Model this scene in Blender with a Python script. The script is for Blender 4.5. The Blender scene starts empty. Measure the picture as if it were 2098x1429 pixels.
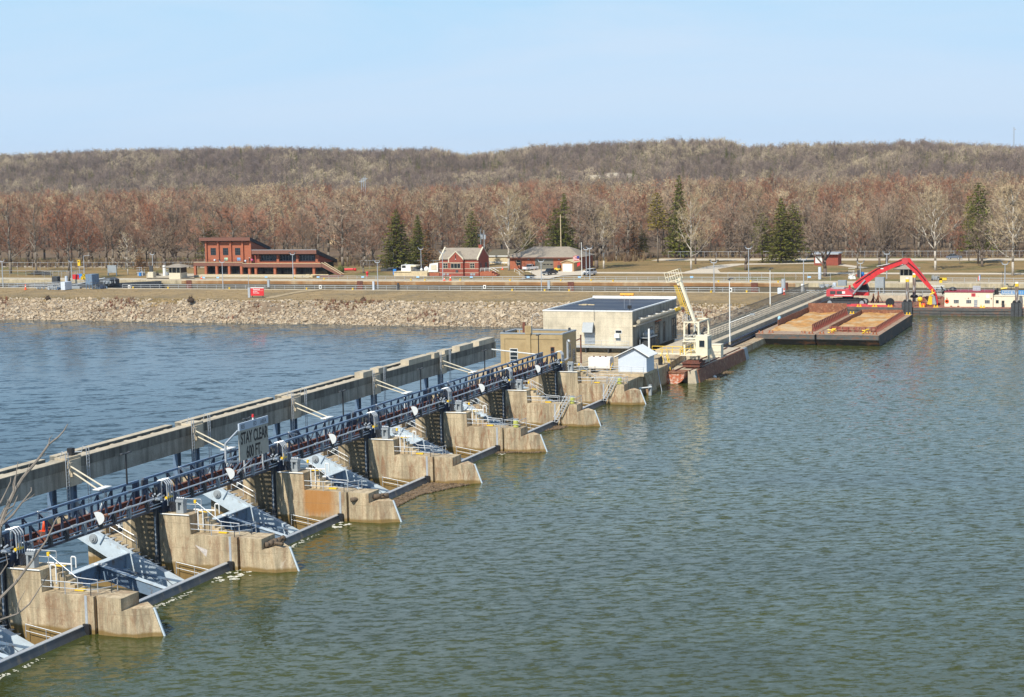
import bpy, math, random
from mathutils import Vector, Matrix
random.seed(7)
S = bpy.context.scene
COL = S.collection
R = math.radians

# ------------------------------------------------------------------ camera
CAMP = (69.8436, -106.6233, 34.1942)
YAW, PITCH, ROLL, FPX, PW, PH = 0.365314, 0.104836, 0.020616, 3475.296, 2098.0, 1429.0
def _basis():
    f = Vector((-math.sin(YAW)*math.cos(PITCH), math.cos(YAW)*math.cos(PITCH), -math.sin(PITCH)))
    r0 = Vector((math.cos(YAW), math.sin(YAW), 0)); u0 = r0.cross(f)
    return (r0*math.cos(ROLL)-u0*math.sin(ROLL), r0*math.sin(ROLL)+u0*math.cos(ROLL), f)
RT, UP, FW = _basis()
cam = bpy.data.cameras.new('camera'); cam_o = bpy.data.objects.new('camera', cam); COL.objects.link(cam_o)
cam.sensor_width = 36; cam.lens = FPX/PW*36; cam.clip_start = 0.5; cam.clip_end = 20000
M3 = Matrix((RT, UP, -FW)).transposed()
cam_o.matrix_world = Matrix.Translation(CAMP) @ M3.to_4x4()
S.camera = cam_o
# ------------------------------------------------------------------ light
SUN_D = Vector((0.18, 0.95, -1.0)).normalized()          # direction the light travels
EL = math.asin(-SUN_D.z)
sun = bpy.data.lights.new('sun', 'SUN'); sun.energy = 5.0; sun.angle = R(0.53); sun.color = (1, 0.94, 0.82)
sun_o = bpy.data.objects.new('sun', sun); COL.objects.link(sun_o)
sun_o.rotation_euler = SUN_D.to_track_quat('-Z', 'Y').to_euler(); sun_o.location = (0, -200, 300)
W = bpy.data.worlds.new('World'); S.world = W; W.use_nodes = True
nt = W.node_tree; nt.nodes.clear()
out = nt.nodes.new('ShaderNodeOutputWorld'); bg = nt.nodes.new('ShaderNodeBackground')
sky = nt.nodes.new('ShaderNodeTexSky'); sky.sky_type = 'NISHITA'; sky.sun_disc = False
sky.sun_elevation = EL; sky.sun_rotation = math.pi + math.atan2(0.18, 0.95)
sky.altitude = 150; sky.air_density = 1.0; sky.dust_density = 0.1; sky.ozone_density = 5.0
tc = nt.nodes.new('ShaderNodeTexCoord'); mp = nt.nodes.new('ShaderNodeMapping')
mp.inputs['Scale'].default_value = (1.2, 1.2, 9.0); mp.inputs['Rotation'].default_value = (R(8), R(5), 0)
nz = nt.nodes.new('ShaderNodeTexNoise'); nz.inputs['Scale'].default_value = 1.6; nz.inputs['Detail'].default_value = 8; nz.inputs['Roughness'].default_value = .6; nz.inputs['Distortion'].default_value = .6
rp = nt.nodes.new('ShaderNodeValToRGB'); rp.color_ramp.elements[0].position = .40; rp.color_ramp.elements[1].position = .68
rp.color_ramp.elements[0].color = (0, 0, 0, 1); rp.color_ramp.elements[1].color = (.80, .80, .80, 1)
L = nt.links.new
sx = nt.nodes.new('ShaderNodeSeparateXYZ'); L(tc.outputs['Generated'], sx.inputs['Vector'])
el = nt.nodes.new('ShaderNodeMapRange'); el.inputs['From Min'].default_value = 0.0; el.inputs['From Min'].default_value = .30; el.inputs['From Max'].default_value = .80; el.inputs['To Min'].default_value = .95; el.inputs['To Max'].default_value = 0; L(sx.outputs['Z'], el.inputs['Value'])
hz = nt.nodes.new('ShaderNodeValToRGB'); hz.color_ramp.elements[0].position = 0.0; hz.color_ramp.elements[0].color = (.475, .618, .81, 1); hz.color_ramp.elements[1].position = .10; hz.color_ramp.elements[1].color = (.375, .60, .80, 1); e3 = hz.color_ramp.elements.new(.40); e3.color = (.14, .345, .66, 1)
L(sx.outputs['Z'], hz.inputs['Fac'])
hs = nt.nodes.new('ShaderNodeVectorMath'); hs.operation = 'SCALE'; hs.inputs['Scale'].default_value = 9.9; L(hz.outputs['Color'], hs.inputs[0])
m0 = nt.nodes.new('ShaderNodeMix'); m0.data_type = 'RGBA'; L(el.outputs['Result'], m0.inputs['Factor']); L(sky.outputs['Color'], m0.inputs['A']); L(hs.outputs['Vector'], m0.inputs['B'])
mx = nt.nodes.new('ShaderNodeMix'); mx.data_type = 'RGBA'; mx.inputs['B'].default_value = (5.1, 6.35, 7.8, 1)
L(tc.outputs['Generated'], mp.inputs['Vector']); L(mp.outputs['Vector'], nz.inputs['Vector']); L(nz.outputs['Fac'], rp.inputs['Fac'])
L(rp.outputs['Color'], mx.inputs['Factor']); L(m0.outputs['Result'], mx.inputs['A']); L(mx.outputs['Result'], bg.inputs['Color'])
bg.inputs['Strength'].default_value = 0.115; L(bg.outputs['Background'], out.inputs['Surface'])
S.view_settings.view_transform = 'Standard'; S.view_settings.look = 'None'; S.view_settings.gamma = 1; S.view_settings.exposure = 0.12
S.view_settings.use_curve_mapping = False
S.cycles.max_bounces = 5; S.cycles.diffuse_bounces = 2; S.cycles.glossy_bounces = 3; S.cycles.transparent_max_bounces = 6
S.cycles.use_adaptive_sampling = True

# ---------------------------------------------- survey: image bearing -> a point on a known plane
def ray(x, y): return (FW*FPX + RT*(x-PW/2) - UP*(y-PH/2)).normalized()
C0 = Vector(CAMP)
def atz(x, y, z=0.0): d = ray(x, y); return C0 + d*((z-C0.z)/d.z)
def aty(x, y, Y): d = ray(x, y); return C0 + d*((Y-C0.y)/d.y)
def atx(x, y, X): d = ray(x, y); return C0 + d*((X-C0.x)/d.x)

# ------------------------------------------------------------------ mesh builder
class MB:
    def __init__(s): s.v = []; s.f = []
    def add(s, vs, fs):
        n = len(s.v); s.v += [tuple(v) for v in vs]; s.f += [tuple(i+n for i in f) for f in fs]; return s
    def box(s, x0, y0, z0, x1, y1, z1):
        if x0 > x1: x0, x1 = x1, x0
        if y0 > y1: y0, y1 = y1, y0
        if z0 > z1: z0, z1 = z1, z0
        return s.add([(x0,y0,z0),(x1,y0,z0),(x1,y1,z0),(x0,y1,z0),(x0,y0,z1),(x1,y0,z1),(x1,y1,z1),(x0,y1,z1)],
              [(0,3,2,1),(4,5,6,7),(0,1,5,4),(1,2,6,5),(2,3,7,6),(3,0,4,7)])
    def cbox(s, c, sx, sy, sz, rz=0):   # centre-bottom box, rotated about z
        ca, sa = math.cos(rz), math.sin(rz); vs = []
        for z in (0, sz):
            for dx, dy in ((-1,-1),(1,-1),(1,1),(-1,1)):
                X, Y = dx*sx/2, dy*sy/2; vs.append((c[0]+X*ca-Y*sa, c[1]+X*sa+Y*ca, c[2]+z))
        return s.add(vs, [(0,3,2,1),(4,5,6,7),(0,1,5,4),(1,2,6,5),(2,3,7,6),(3,0,4,7)])
    def bar(s, p, q, w, h=None, up=(0,0,1)):
        p, q = Vector(p), Vector(q); h = h or w; d = (q-p).normalized(); up = Vector(up)
        if abs(d.dot(up)) > .98: up = Vector((0,1,0))
        a = d.cross(up).normalized()*(w/2); b = a.cross(d).normalized()*(h/2); vs = []
        for o in (p, q): vs += [o-a-b, o+a-b, o+a+b, o-a+b]
        return s.add(vs, [(0,1,2,3),(7,6,5,4),(0,4,5,1),(1,5,6,2),(2,6,7,3),(3,7,4,0)])
    def tube(s, p, q, r, r2=None, n=6, caps=True):
        p, q = Vector(p), Vector(q); r2 = r if r2 is None else r2; d = (q-p)
        if d.length < 1e-6: return s
        d.normalize(); up = Vector((0,0,1)) if abs(d.z) < .95 else Vector((1,0,0))
        a = d.cross(up).normalized(); b = d.cross(a).normalized(); vs = []
        for o, rr in ((p, r), (q, r2)):
            for i in range(n):
                t = 2*math.pi*i/n; vs.append(o + a*(math.cos(t)*rr) + b*(math.sin(t)*rr))
        fs = [(i, (i+1) % n, n+(i+1) % n, n+i) for i in range(n)]
        if caps: fs += [tuple(range(n-1, -1, -1)), tuple(range(n, 2*n))]
        return s.add(vs, fs)
    def path(s, pts, r, n=5, r2=None):
        r2 = r if r2 is None else r2; m = len(pts)-1
        for i in range(m): s.tube(pts[i], pts[i+1], r+(r2-r)*i/m, r+(r2-r)*(i+1)/m, n)
        return s
    def prism(s, pts, axis, a, b):
        def P(u, v, t): return {'y': (u, t, v), 'x': (t, u, v), 'z': (u, v, t)}[axis]
        n = len(pts); vs = [P(u, v, a) for u, v in pts] + [P(u, v, b) for u, v in pts]
        return s.add(vs, [tuple(range(n)), tuple(range(2*n-1, n-1, -1))] + [(i, n+i, n+(i+1) % n, (i+1) % n) for i in range(n)])
    def loft(s, A, B):
        n = len(A); return s.add(list(A)+list(B), [tuple(range(n)), tuple(range(2*n-1, n-1, -1))] + [(i, n+i, n+(i+1) % n, (i+1) % n) for i in range(n)])
    def lathe(s, prof, c, axis=(0,0,1), n=14):
        ax = Vector(axis).normalized(); up = Vector((0,0,1)) if abs(ax.z) < .9 else Vector((1,0,0))
        a = ax.cross(up).normalized(); b = ax.cross(a).normalized(); c = Vector(c); vs = []
        for r, z in prof:
            for i in range(n):
                t = 2*math.pi*i/n; vs.append(c + ax*z + a*(math.cos(t)*r) + b*(math.sin(t)*r))
        m = len(prof); fs = [tuple(range(n)), tuple(range((m-1)*n+n-1, (m-1)*n-1, -1))]
        for j in range(m-1):
            for i in range(n): fs.append((j*n+i, j*n+(i+1) % n, (j+1)*n+(i+1) % n, (j+1)*n+i))
        return s.add(vs, fs)
    def ball(s, c, rx, ry=None, rz=None, n=10, m=6):
        ry = rx if ry is None else ry; rz = rx if rz is None else rz; vs = []; fs = []
        for j in range(m+1):
            ph = math.pi*j/m
            for i in range(n):
                t = 2*math.pi*i/n; k = max(math.sin(ph), 1e-3); vs.append((c[0]+rx*k*math.cos(t), c[1]+ry*k*math.sin(t), c[2]+rz*math.cos(ph)))
        for j in range(m):
            for i in range(n): fs.append((j*n+i, j*n+(i+1) % n, (j+1)*n+(i+1) % n, (j+1)*n+i))
        return s.add(vs, fs)
    def rail(s, pts, h=1.05, r=.03, gap=1.9, mids=(.5,), n=5):
        for i in range(len(pts)-1):
            p, q = Vector(pts[i]), Vector(pts[i+1]); m = max(1, round((q-p).length/gap)); z = Vector((0,0,h))
            for j in range(m+1):
                a = p.lerp(q, j/m); s.tube(a, a+z, r, n=n, caps=False)
            s.tube(p+z, q+z, r*1.1, n=n, caps=False)
            for k in mids: s.tube(p+z*k, q+z*k, r*.9, n=n, caps=False)
        return s
    def build(s, name, mat, parent=None, smooth=False, off=None, kind=None, local=False):
        """world coordinates; with a parent the points are shifted to its origin (unless local)"""
        me = bpy.data.meshes.new(name); o0 = Vector((0,0,0))
        if parent is not None and not local: o0 = ORG.get(parent.name, Vector((0,0,0)))
        if off is not None: o0 = Vector(off)
        me.from_pydata([(v[0]-o0.x, v[1]-o0.y, v[2]-o0.z) for v in s.v], [], s.f)
        if mat: me.materials.append(mat)
        if smooth: me.polygons.foreach_set('use_smooth', [True]*len(me.polygons))
        o = bpy.data.objects.new(name, me); COL.objects.link(o)
        if parent is not None: o.parent = parent; ORG[o.name] = o0
        elif off is not None: o.location = o0
        if kind: o['kind'] = kind
        return o
ORG = {}
def tag(o, label, cat, group=None):
    o['label'] = label; o['category'] = cat
    if group: o['group'] = group
    return o
def thing(name, label, cat, loc=(0,0,0), group=None, rz=0):
    o = bpy.data.objects.new(name, None); COL.objects.link(o); o.location = loc; o.rotation_euler = (0,0,rz); o.empty_display_size = .5
    ORG[o.name] = Vector(loc); return tag(o, label, cat, group)
def solo(name, mb, mat, label, cat, group=None, smooth=False):
    c = [sum(v[i] for v in mb.v)/len(mb.v) for i in (0, 1)] + [min(v[2] for v in mb.v)]
    return tag(mb.build(name, mat, None, smooth, off=c), label, cat, group)
def copy_tree(o, loc=None, label=None, parent=None):
    c = o.copy(); COL.objects.link(c)
    if parent: c.parent = parent
    if loc is not None: c.location = loc
    if label: c['label'] = label
    for ch in o.children: copy_tree(ch, None, None, c)
    ORG[c.name] = Vector(loc) if loc is not None else ORG.get(o.name, Vector((0,0,0)))
    return c
def piece(src, parent, dv):            # a further copy of a part, sharing its mesh
    c = src.copy(); COL.objects.link(c); c.parent = parent; c.location = Vector(src.location) + Vector(dv); return c
def struct(name, mb, mat, smooth=False): return mb.build(name, mat, None, smooth, kind='structure')
def words(name, body, height, mat, parent, origin, right, up, xs=1.0, depth=.02, align='CENTER', bold=.03):
    cu = bpy.data.curves.new(name, 'FONT'); cu.body = body; cu.size = height/0.70; cu.align_x = align; cu.extrude = depth; cu.offset = bold*height
    tmp = bpy.data.objects.new(name, cu); COL.objects.link(tmp)
    bpy.context.view_layer.update()
    me = bpy.data.meshes.new_from_object(tmp.evaluated_get(bpy.context.evaluated_depsgraph_get()))
    bpy.data.objects.remove(tmp)
    r, u = Vector(right).normalized(), Vector(up).normalized(); n = r.cross(u)
    me.transform(Matrix(((r.x*xs, u.x, n.x, 0), (r.y*xs, u.y, n.y, 0), (r.z*xs, u.z, n.z, 0), (0, 0, 0, 1))))
    off = Vector(origin) - (ORG.get(parent.name, Vector((0,0,0))) if parent else Vector((0,0,0)))
    me.transform(Matrix.Translation(off)); me.materials.clear(); me.materials.append(mat); me.name = name
    o = bpy.data.objects.new(name, me); COL.objects.link(o)
    if parent: o.parent = parent
    return o

# ------------------------------------------------------------------ materials
def newmat(name):
    m = bpy.data.materials.new(name); m.use_nodes = True; t = m.node_tree
    return m, t, t.nodes['Principled BSDF']
def node(t, kind, **kw):
    n = t.nodes.new(kind)
    for k, v in kw.items():
        if k in n.inputs.keys(): n.inputs[k].default_value = v
        else: setattr(n, k, v)
    return n
def ramp(t, fac, stops):
    r = t.nodes.new('ShaderNodeValToRGB'); e = r.color_ramp.elements
    while len(e) < len(stops): e.new(.5)
    for i, (p, c) in enumerate(stops):
        e[i].position = p; e[i].color = (*c, 1) if len(c) == 3 else c
    t.links.new(fac, r.inputs['Fac']); return r
def scl(c, k): return tuple(min(1, x*k) for x in c)
def plain(name, col, rough=.6, var=.18, scale=3., metal=0., patch=None, pamt=.6, pscale=1.2, bump=0., coord='Object', stretch=None, spec=.5):
    """a painted / bare surface: base colour with fine mottling and, if asked, patches of wear of a second colour"""
    m, t, b = newmat(name); tc = node(t, 'ShaderNodeTexCoord'); src = tc.outputs[coord]
    if stretch:
        mp = node(t, 'ShaderNodeMapping', Scale=stretch); t.links.new(src, mp.inputs['Vector']); src = mp.outputs['Vector']
    n1 = node(t, 'ShaderNodeTexNoise', Scale=scale, Detail=6.0, Roughness=.6); t.links.new(src, n1.inputs['Vector'])
    c = ramp(t, n1.outputs['Fac'], [(.28, scl(col, 1-var)), (.72, scl(col, 1+var))]).outputs['Color']
    if patch:
        n2 = node(t, 'ShaderNodeTexNoise', Scale=pscale, Detail=8.0, Roughness=.68, Distortion=.4); t.links.new(src, n2.inputs['Vector'])
        k = ramp(t, n2.outputs['Fac'], [(.62-pamt*.3, (0,0,0)), (.74-pamt*.26, (1,1,1))])
        mix = node(t, 'ShaderNodeMix', data_type='RGBA'); t.links.new(k.outputs['Color'], mix.inputs['Factor']); t.links.new(c, mix.inputs['A']); mix.inputs['B'].default_value = (*patch, 1); c = mix.outputs['Result']
    t.links.new(c, b.inputs['Base Color']); b.inputs['Roughness'].default_value = rough; b.inputs['Metallic'].default_value = metal; b.inputs['Specular IOR Level'].default_value = spec
    if bump:
        bp = node(t, 'ShaderNodeBump', Strength=bump, Distance=.05); t.links.new(n1.outputs['Fac'], bp.inputs['Height']); t.links.new(bp.outputs['Normal'], b.inputs['Normal'])
    return m
def concrete(name, col, streak=.35, stain=None, samt=.3, wet=None, scale=.5, joint=None, dark=(.10,.085,.06), aged=False):
    """weathered concrete: blotches, run-down streaks, coloured stains, a wet band above the water, lift joints"""
    m, t, b = newmat(name); g = node(t, 'ShaderNodeNewGeometry'); pos = g.outputs['Position']
    n1 = node(t, 'ShaderNodeTexNoise', Scale=scale, Detail=9.0, Roughness=.62); t.links.new(pos, n1.inputs['Vector'])
    c = ramp(t, n1.outputs['Fac'], [(.30, scl(col, .74)), (.5, col), (.72, scl(col, 1.17))]).outputs['Color']
    n0 = node(t, 'ShaderNodeTexNoise', Scale=9.0, Detail=4.0); t.links.new(pos, n0.inputs['Vector'])
    k0 = ramp(t, n0.outputs['Fac'], [(.3, (.84,.84,.84)), (.7, (1.1,1.1,1.1))])
    def mul(c, k, blend='MULTIPLY', f=1.0):
        x = node(t, 'ShaderNodeMix', data_type='RGBA', blend_type=blend); x.inputs['Factor'].default_value = f
        t.links.new(c, x.inputs['A']); t.links.new(k, x.inputs['B']); return x.outputs['Result']
    def mixc(c, fac, col2):
        x = node(t, 'ShaderNodeMix', data_type='RGBA'); t.links.new(fac, x.inputs['Factor']); t.links.new(c, x.inputs['A']); x.inputs['B'].default_value = (*col2, 1); return x.outputs['Result']
    c = mul(c, k0.outputs['Color'])
    mp = node(t, 'ShaderNodeMapping', Scale=(1.5, 1.5, .09)); t.links.new(pos, mp.inputs['Vector'])
    n2 = node(t, 'ShaderNodeTexNoise', Scale=1.0, Detail=6.0, Roughness=.7); t.links.new(mp.outputs['Vector'], n2.inputs['Vector'])
    k2 = ramp(t, n2.outputs['Fac'], [(.36, (1-streak,)*3), (.58, (1.06,)*3)]); c = mul(c, k2.outputs['Color'])
    if stain:
        mp3 = node(t, 'ShaderNodeMapping', Scale=(.55, .55, .16)); t.links.new(pos, mp3.inputs['Vector'])
        n3 = node(t, 'ShaderNodeTexNoise', Scale=1.0, Detail=8.0, Roughness=.72, Distortion=.8); t.links.new(mp3.outputs['Vector'], n3.inputs['Vector'])
        k3 = ramp(t, n3.outputs['Fac'], [(.70-samt*.4, (0,0,0)), (.86-samt*.3, (.75,.75,.75))]); c = mixc(c, k3.outputs['Color'], stain)
    sp = node(t, 'ShaderNodeSeparateXYZ'); t.links.new(pos, sp.inputs['Vector'])
    def M_(op, a, b=None, c=None):
        x = node(t, 'ShaderNodeMath', operation=op)
        for i, v in enumerate((a, b, c)):
            if v is None: continue
            if isinstance(v, (int, float)): x.inputs[i].default_value = v
            else: t.links.new(v, x.inputs[i])
        return x.outputs[0]
    def MR(v, a, b, lo=0., hi=1.):
        x = node(t, 'ShaderNodeMapRange'); t.links.new(v, x.inputs['Value']); x.inputs['From Min'].default_value = a; x.inputs['From Max'].default_value = b; x.inputs['To Min'].default_value = lo; x.inputs['To Max'].default_value = hi; return x.outputs['Result']
    if aged:
        # the piers nearer the abutment leak far more: rust and lime runs below the lift joint, and map cracks
        old = MR(sp.outputs['Y'], 30., 95., .5, 1.0); band = M_('MULTIPLY', MR(sp.outputs['Z'], 3.1, 2.5), MR(sp.outputs['Z'], -1.2, 1.2, .25, 1.))
        m4 = node(t, 'ShaderNodeMapping', Scale=(1.5, 1.5, .34)); t.links.new(pos, m4.inputs['Vector']); n4 = node(t, 'ShaderNodeTexNoise', Scale=1.0, Detail=9.0, Roughness=.75, Distortion=1.5); t.links.new(m4.outputs['Vector'], n4.inputs['Vector'])
        rst = M_('MULTIPLY', M_('MULTIPLY', MR(n4.outputs['Fac'], .49, .61), band), M_('MULTIPLY', old, .8)); c = mixc(c, rst, (.24,.105,.05))
        m5 = node(t, 'ShaderNodeMapping', Scale=(1.1, 1.1, .5), Location=(7, 3, 2)); t.links.new(pos, m5.inputs['Vector']); n5 = node(t, 'ShaderNodeTexNoise', Scale=1.0, Detail=10.0, Roughness=.8, Distortion=2.0); t.links.new(m5.outputs['Vector'], n5.inputs['Vector'])
        c = mixc(c, M_('MULTIPLY', M_('MULTIPLY', MR(n5.outputs['Fac'], .60, .68), band), .55), (.66,.58,.46))
        vo = node(t, 'ShaderNodeTexVoronoi', feature='DISTANCE_TO_EDGE', Scale=.75); nd = node(t, 'ShaderNodeVectorMath', operation='ADD'); t.links.new(pos, nd.inputs[0]); t.links.new(n5.outputs['Color'], nd.inputs[1]); t.links.new(nd.outputs[0], vo.inputs['Vector'])
        crk = M_('MULTIPLY', M_('LESS_THAN', vo.outputs['Distance'], .022), M_('MULTIPLY', MR(n3.outputs['Fac'], .50, .62), .5)); c = mixc(c, M_('MULTIPLY', crk, MR(sp.outputs['Z'], 4.8, 3.0)), (.20,.12,.07))
        # the one broad ochre run beside the orange-stained pier's gauge strip
        box = M_('MULTIPLY', M_('MULTIPLY', MR(sp.outputs['X'], -9.5, -9.1), MR(sp.outputs['X'], -5.4, -6.6)), M_('MULTIPLY', M_('GREATER_THAN', sp.outputs['Y'], 41.2), M_('LESS_THAN', sp.outputs['Y'], 41.7)))
        low = M_('ADD', MR(sp.outputs['Z'], -.8, 2.2, -.25, .55), n2.outputs['Fac']); c = mixc(c, M_('MULTIPLY', M_('MULTIPLY', box, MR(low, .50, .72)), .85), (.42,.185,.045))
    if joint:
        md = node(t, 'ShaderNodeMath', operation='MODULO'); ad = node(t, 'ShaderNodeMath', operation='ADD'); ad.inputs[1].default_value = 20*joint + .55
        t.links.new(sp.outputs['Z'], ad.inputs[0]); t.links.new(ad.outputs[0], md.inputs[0]); md.inputs[1].default_value = joint
        lt = node(t, 'ShaderNodeMath', operation='LESS_THAN'); t.links.new(md.outputs[0], lt.inputs[0]); lt.inputs[1].default_value = .035
        ml = node(t, 'ShaderNodeMath', operation='MULTIPLY'); t.links.new(lt.outputs[0], ml.inputs[0]); ml.inputs[1].default_value = .55; c = mixc(c, ml.outputs[0], scl(col, .4))
    if wet is not None:
        ad = node(t, 'ShaderNodeMath', operation='MULTIPLY_ADD'); t.links.new(n1.outputs['Fac'], ad.inputs[0]); ad.inputs[1].default_value = -.7; t.links.new(sp.outputs['Z'], ad.inputs[2])
        mr = node(t, 'ShaderNodeMapRange'); t.links.new(ad.outputs[0], mr.inputs['Value'])
        mr.inputs['From Min'].default_value = wet-.3; mr.inputs['From Max'].default_value = wet-.12; mr.inputs['To Min'].default_value = .85; mr.inputs['To Max'].default_value = 0
        c = mixc(c, mr.outputs['Result'], dark)
    t.links.new(c, b.inputs['Base Color']); b.inputs['Roughness'].default_value = .9; b.inputs['Specular IOR Level'].default_value = .25
    bp = node(t, 'ShaderNodeBump', Strength=.35, Distance=.04); t.links.new(n0.outputs['Fac'], bp.inputs['Height']); t.links.new(bp.outputs['Normal'], b.inputs['Normal'])
    return m
def water(name, body, crest, size, slope, rough, calm=False, foam=0.0, skew=.66):
    """rippled water: the surface normal leans by noise-driven wave slopes, steep across the crests and gentle along them"""
    m, t, b = newmat(name); g = node(t, 'ShaderNodeNewGeometry'); th = YAW+crest
    mp = node(t, 'ShaderNodeMapping', vector_type='TEXTURE', Rotation=(0, 0, th), Scale=(size/.45, size, 1)); t.links.new(g.outputs['Position'], mp.inputs['Vector'])
    def N(sc, d, src, dist=.4):
        n = node(t, 'ShaderNodeTexNoise', Scale=sc, Detail=d, Roughness=.55, Distortion=dist); t.links.new(src, n.inputs['Vector']); return n
    def ctr(n):
        v = node(t, 'ShaderNodeVectorMath', operation='SUBTRACT'); t.links.new(n.outputs['Color'], v.inputs[0]); v.inputs[1].default_value = (.5, .5, .5); return v.outputs[0]
    a, c = N(.62, 2.0, mp.outputs['Vector']), N(2.1, 3.0, mp.outputs['Vector']); big = N(.030, 3.0, mp.outputs['Vector'], .8)
    def S(v, k):
        x = node(t, 'ShaderNodeVectorMath', operation='SCALE'); t.links.new(v, x.inputs[0])
        if isinstance(k, (int, float)): x.inputs['Scale'].default_value = k
        else: t.links.new(k, x.inputs['Scale'])
        return x.outputs[0]
    def A(u, v): x = node(t, 'ShaderNodeVectorMath', operation='ADD'); t.links.new(u, x.inputs[0]); t.links.new(v, x.inputs[1]); return x.outputs[0]
    st = node(t, 'ShaderNodeMapRange'); t.links.new(big.outputs['Fac'], st.inputs['Value']); st.inputs['From Min'].default_value = .36; st.inputs['From Max'].default_value = .60
    st.inputs['To Min'].default_value = slope*(.5 if calm else .72); st.inputs['To Max'].default_value = slope
    w = S(A(S(ctr(a), 1.0), S(ctr(c), .75)), st.outputs['Result']); sp = node(t, 'ShaderNodeSeparateXYZ'); t.links.new(w, sp.inputs[0])
    def D(val, vec): x = node(t, 'ShaderNodeVectorMath', operation='SCALE'); x.inputs[0].default_value = vec; t.links.new(val, x.inputs['Scale']); return x.outputs[0]
    ab = node(t, 'ShaderNodeMath', operation='ABSOLUTE'); t.links.new(sp.outputs['X'], ab.inputs[0])
    sk = node(t, 'ShaderNodeMath', operation='MULTIPLY_ADD'); t.links.new(ab.outputs[0], sk.inputs[0]); sk.inputs[1].default_value = -skew; t.links.new(sp.outputs['X'], sk.inputs[2])      # wind waves: one face steeper than the other
    nn = A(A(D(sk.outputs[0], (-math.sin(th), math.cos(th), 0)), D(sp.outputs['Y'], (.55*math.cos(th), .55*math.sin(th), 0))), g.outputs['Normal'])
    nr = node(t, 'ShaderNodeVectorMath', operation='NORMALIZE'); t.links.new(nn, nr.inputs[0]); t.links.new(nr.outputs[0], b.inputs['Normal'])
    col = ramp(t, big.outputs['Fac'], [(.3, scl(body, .85)), (.7, scl(body, 1.15))]).outputs['Color']
    if foam:
        mf = node(t, 'ShaderNodeMapping', vector_type='TEXTURE', Rotation=(0, 0, .5), Scale=(20, 3, 1)); t.links.new(g.outputs['Position'], mf.inputs['Vector'])
        f = N(1.0, 10.0, mf.outputs['Vector'], 1.2); k = ramp(t, f.outputs['Fac'], [(.70-foam*.1, (0,0,0)), (.76-foam*.1, (.55,.55,.55))])
        x = node(t, 'ShaderNodeMix', data_type='RGBA'); t.links.new(k.outputs['Color'], x.inputs['Factor']); t.links.new(col, x.inputs['A']); x.inputs['B'].default_value = (.5,.5,.48,1); col = x.outputs['Result']
    t.links.new(col, b.inputs['Base Color']); b.inputs['Roughness'].default_value = rough; b.inputs['IOR'].default_value = 1.33
    return m

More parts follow.
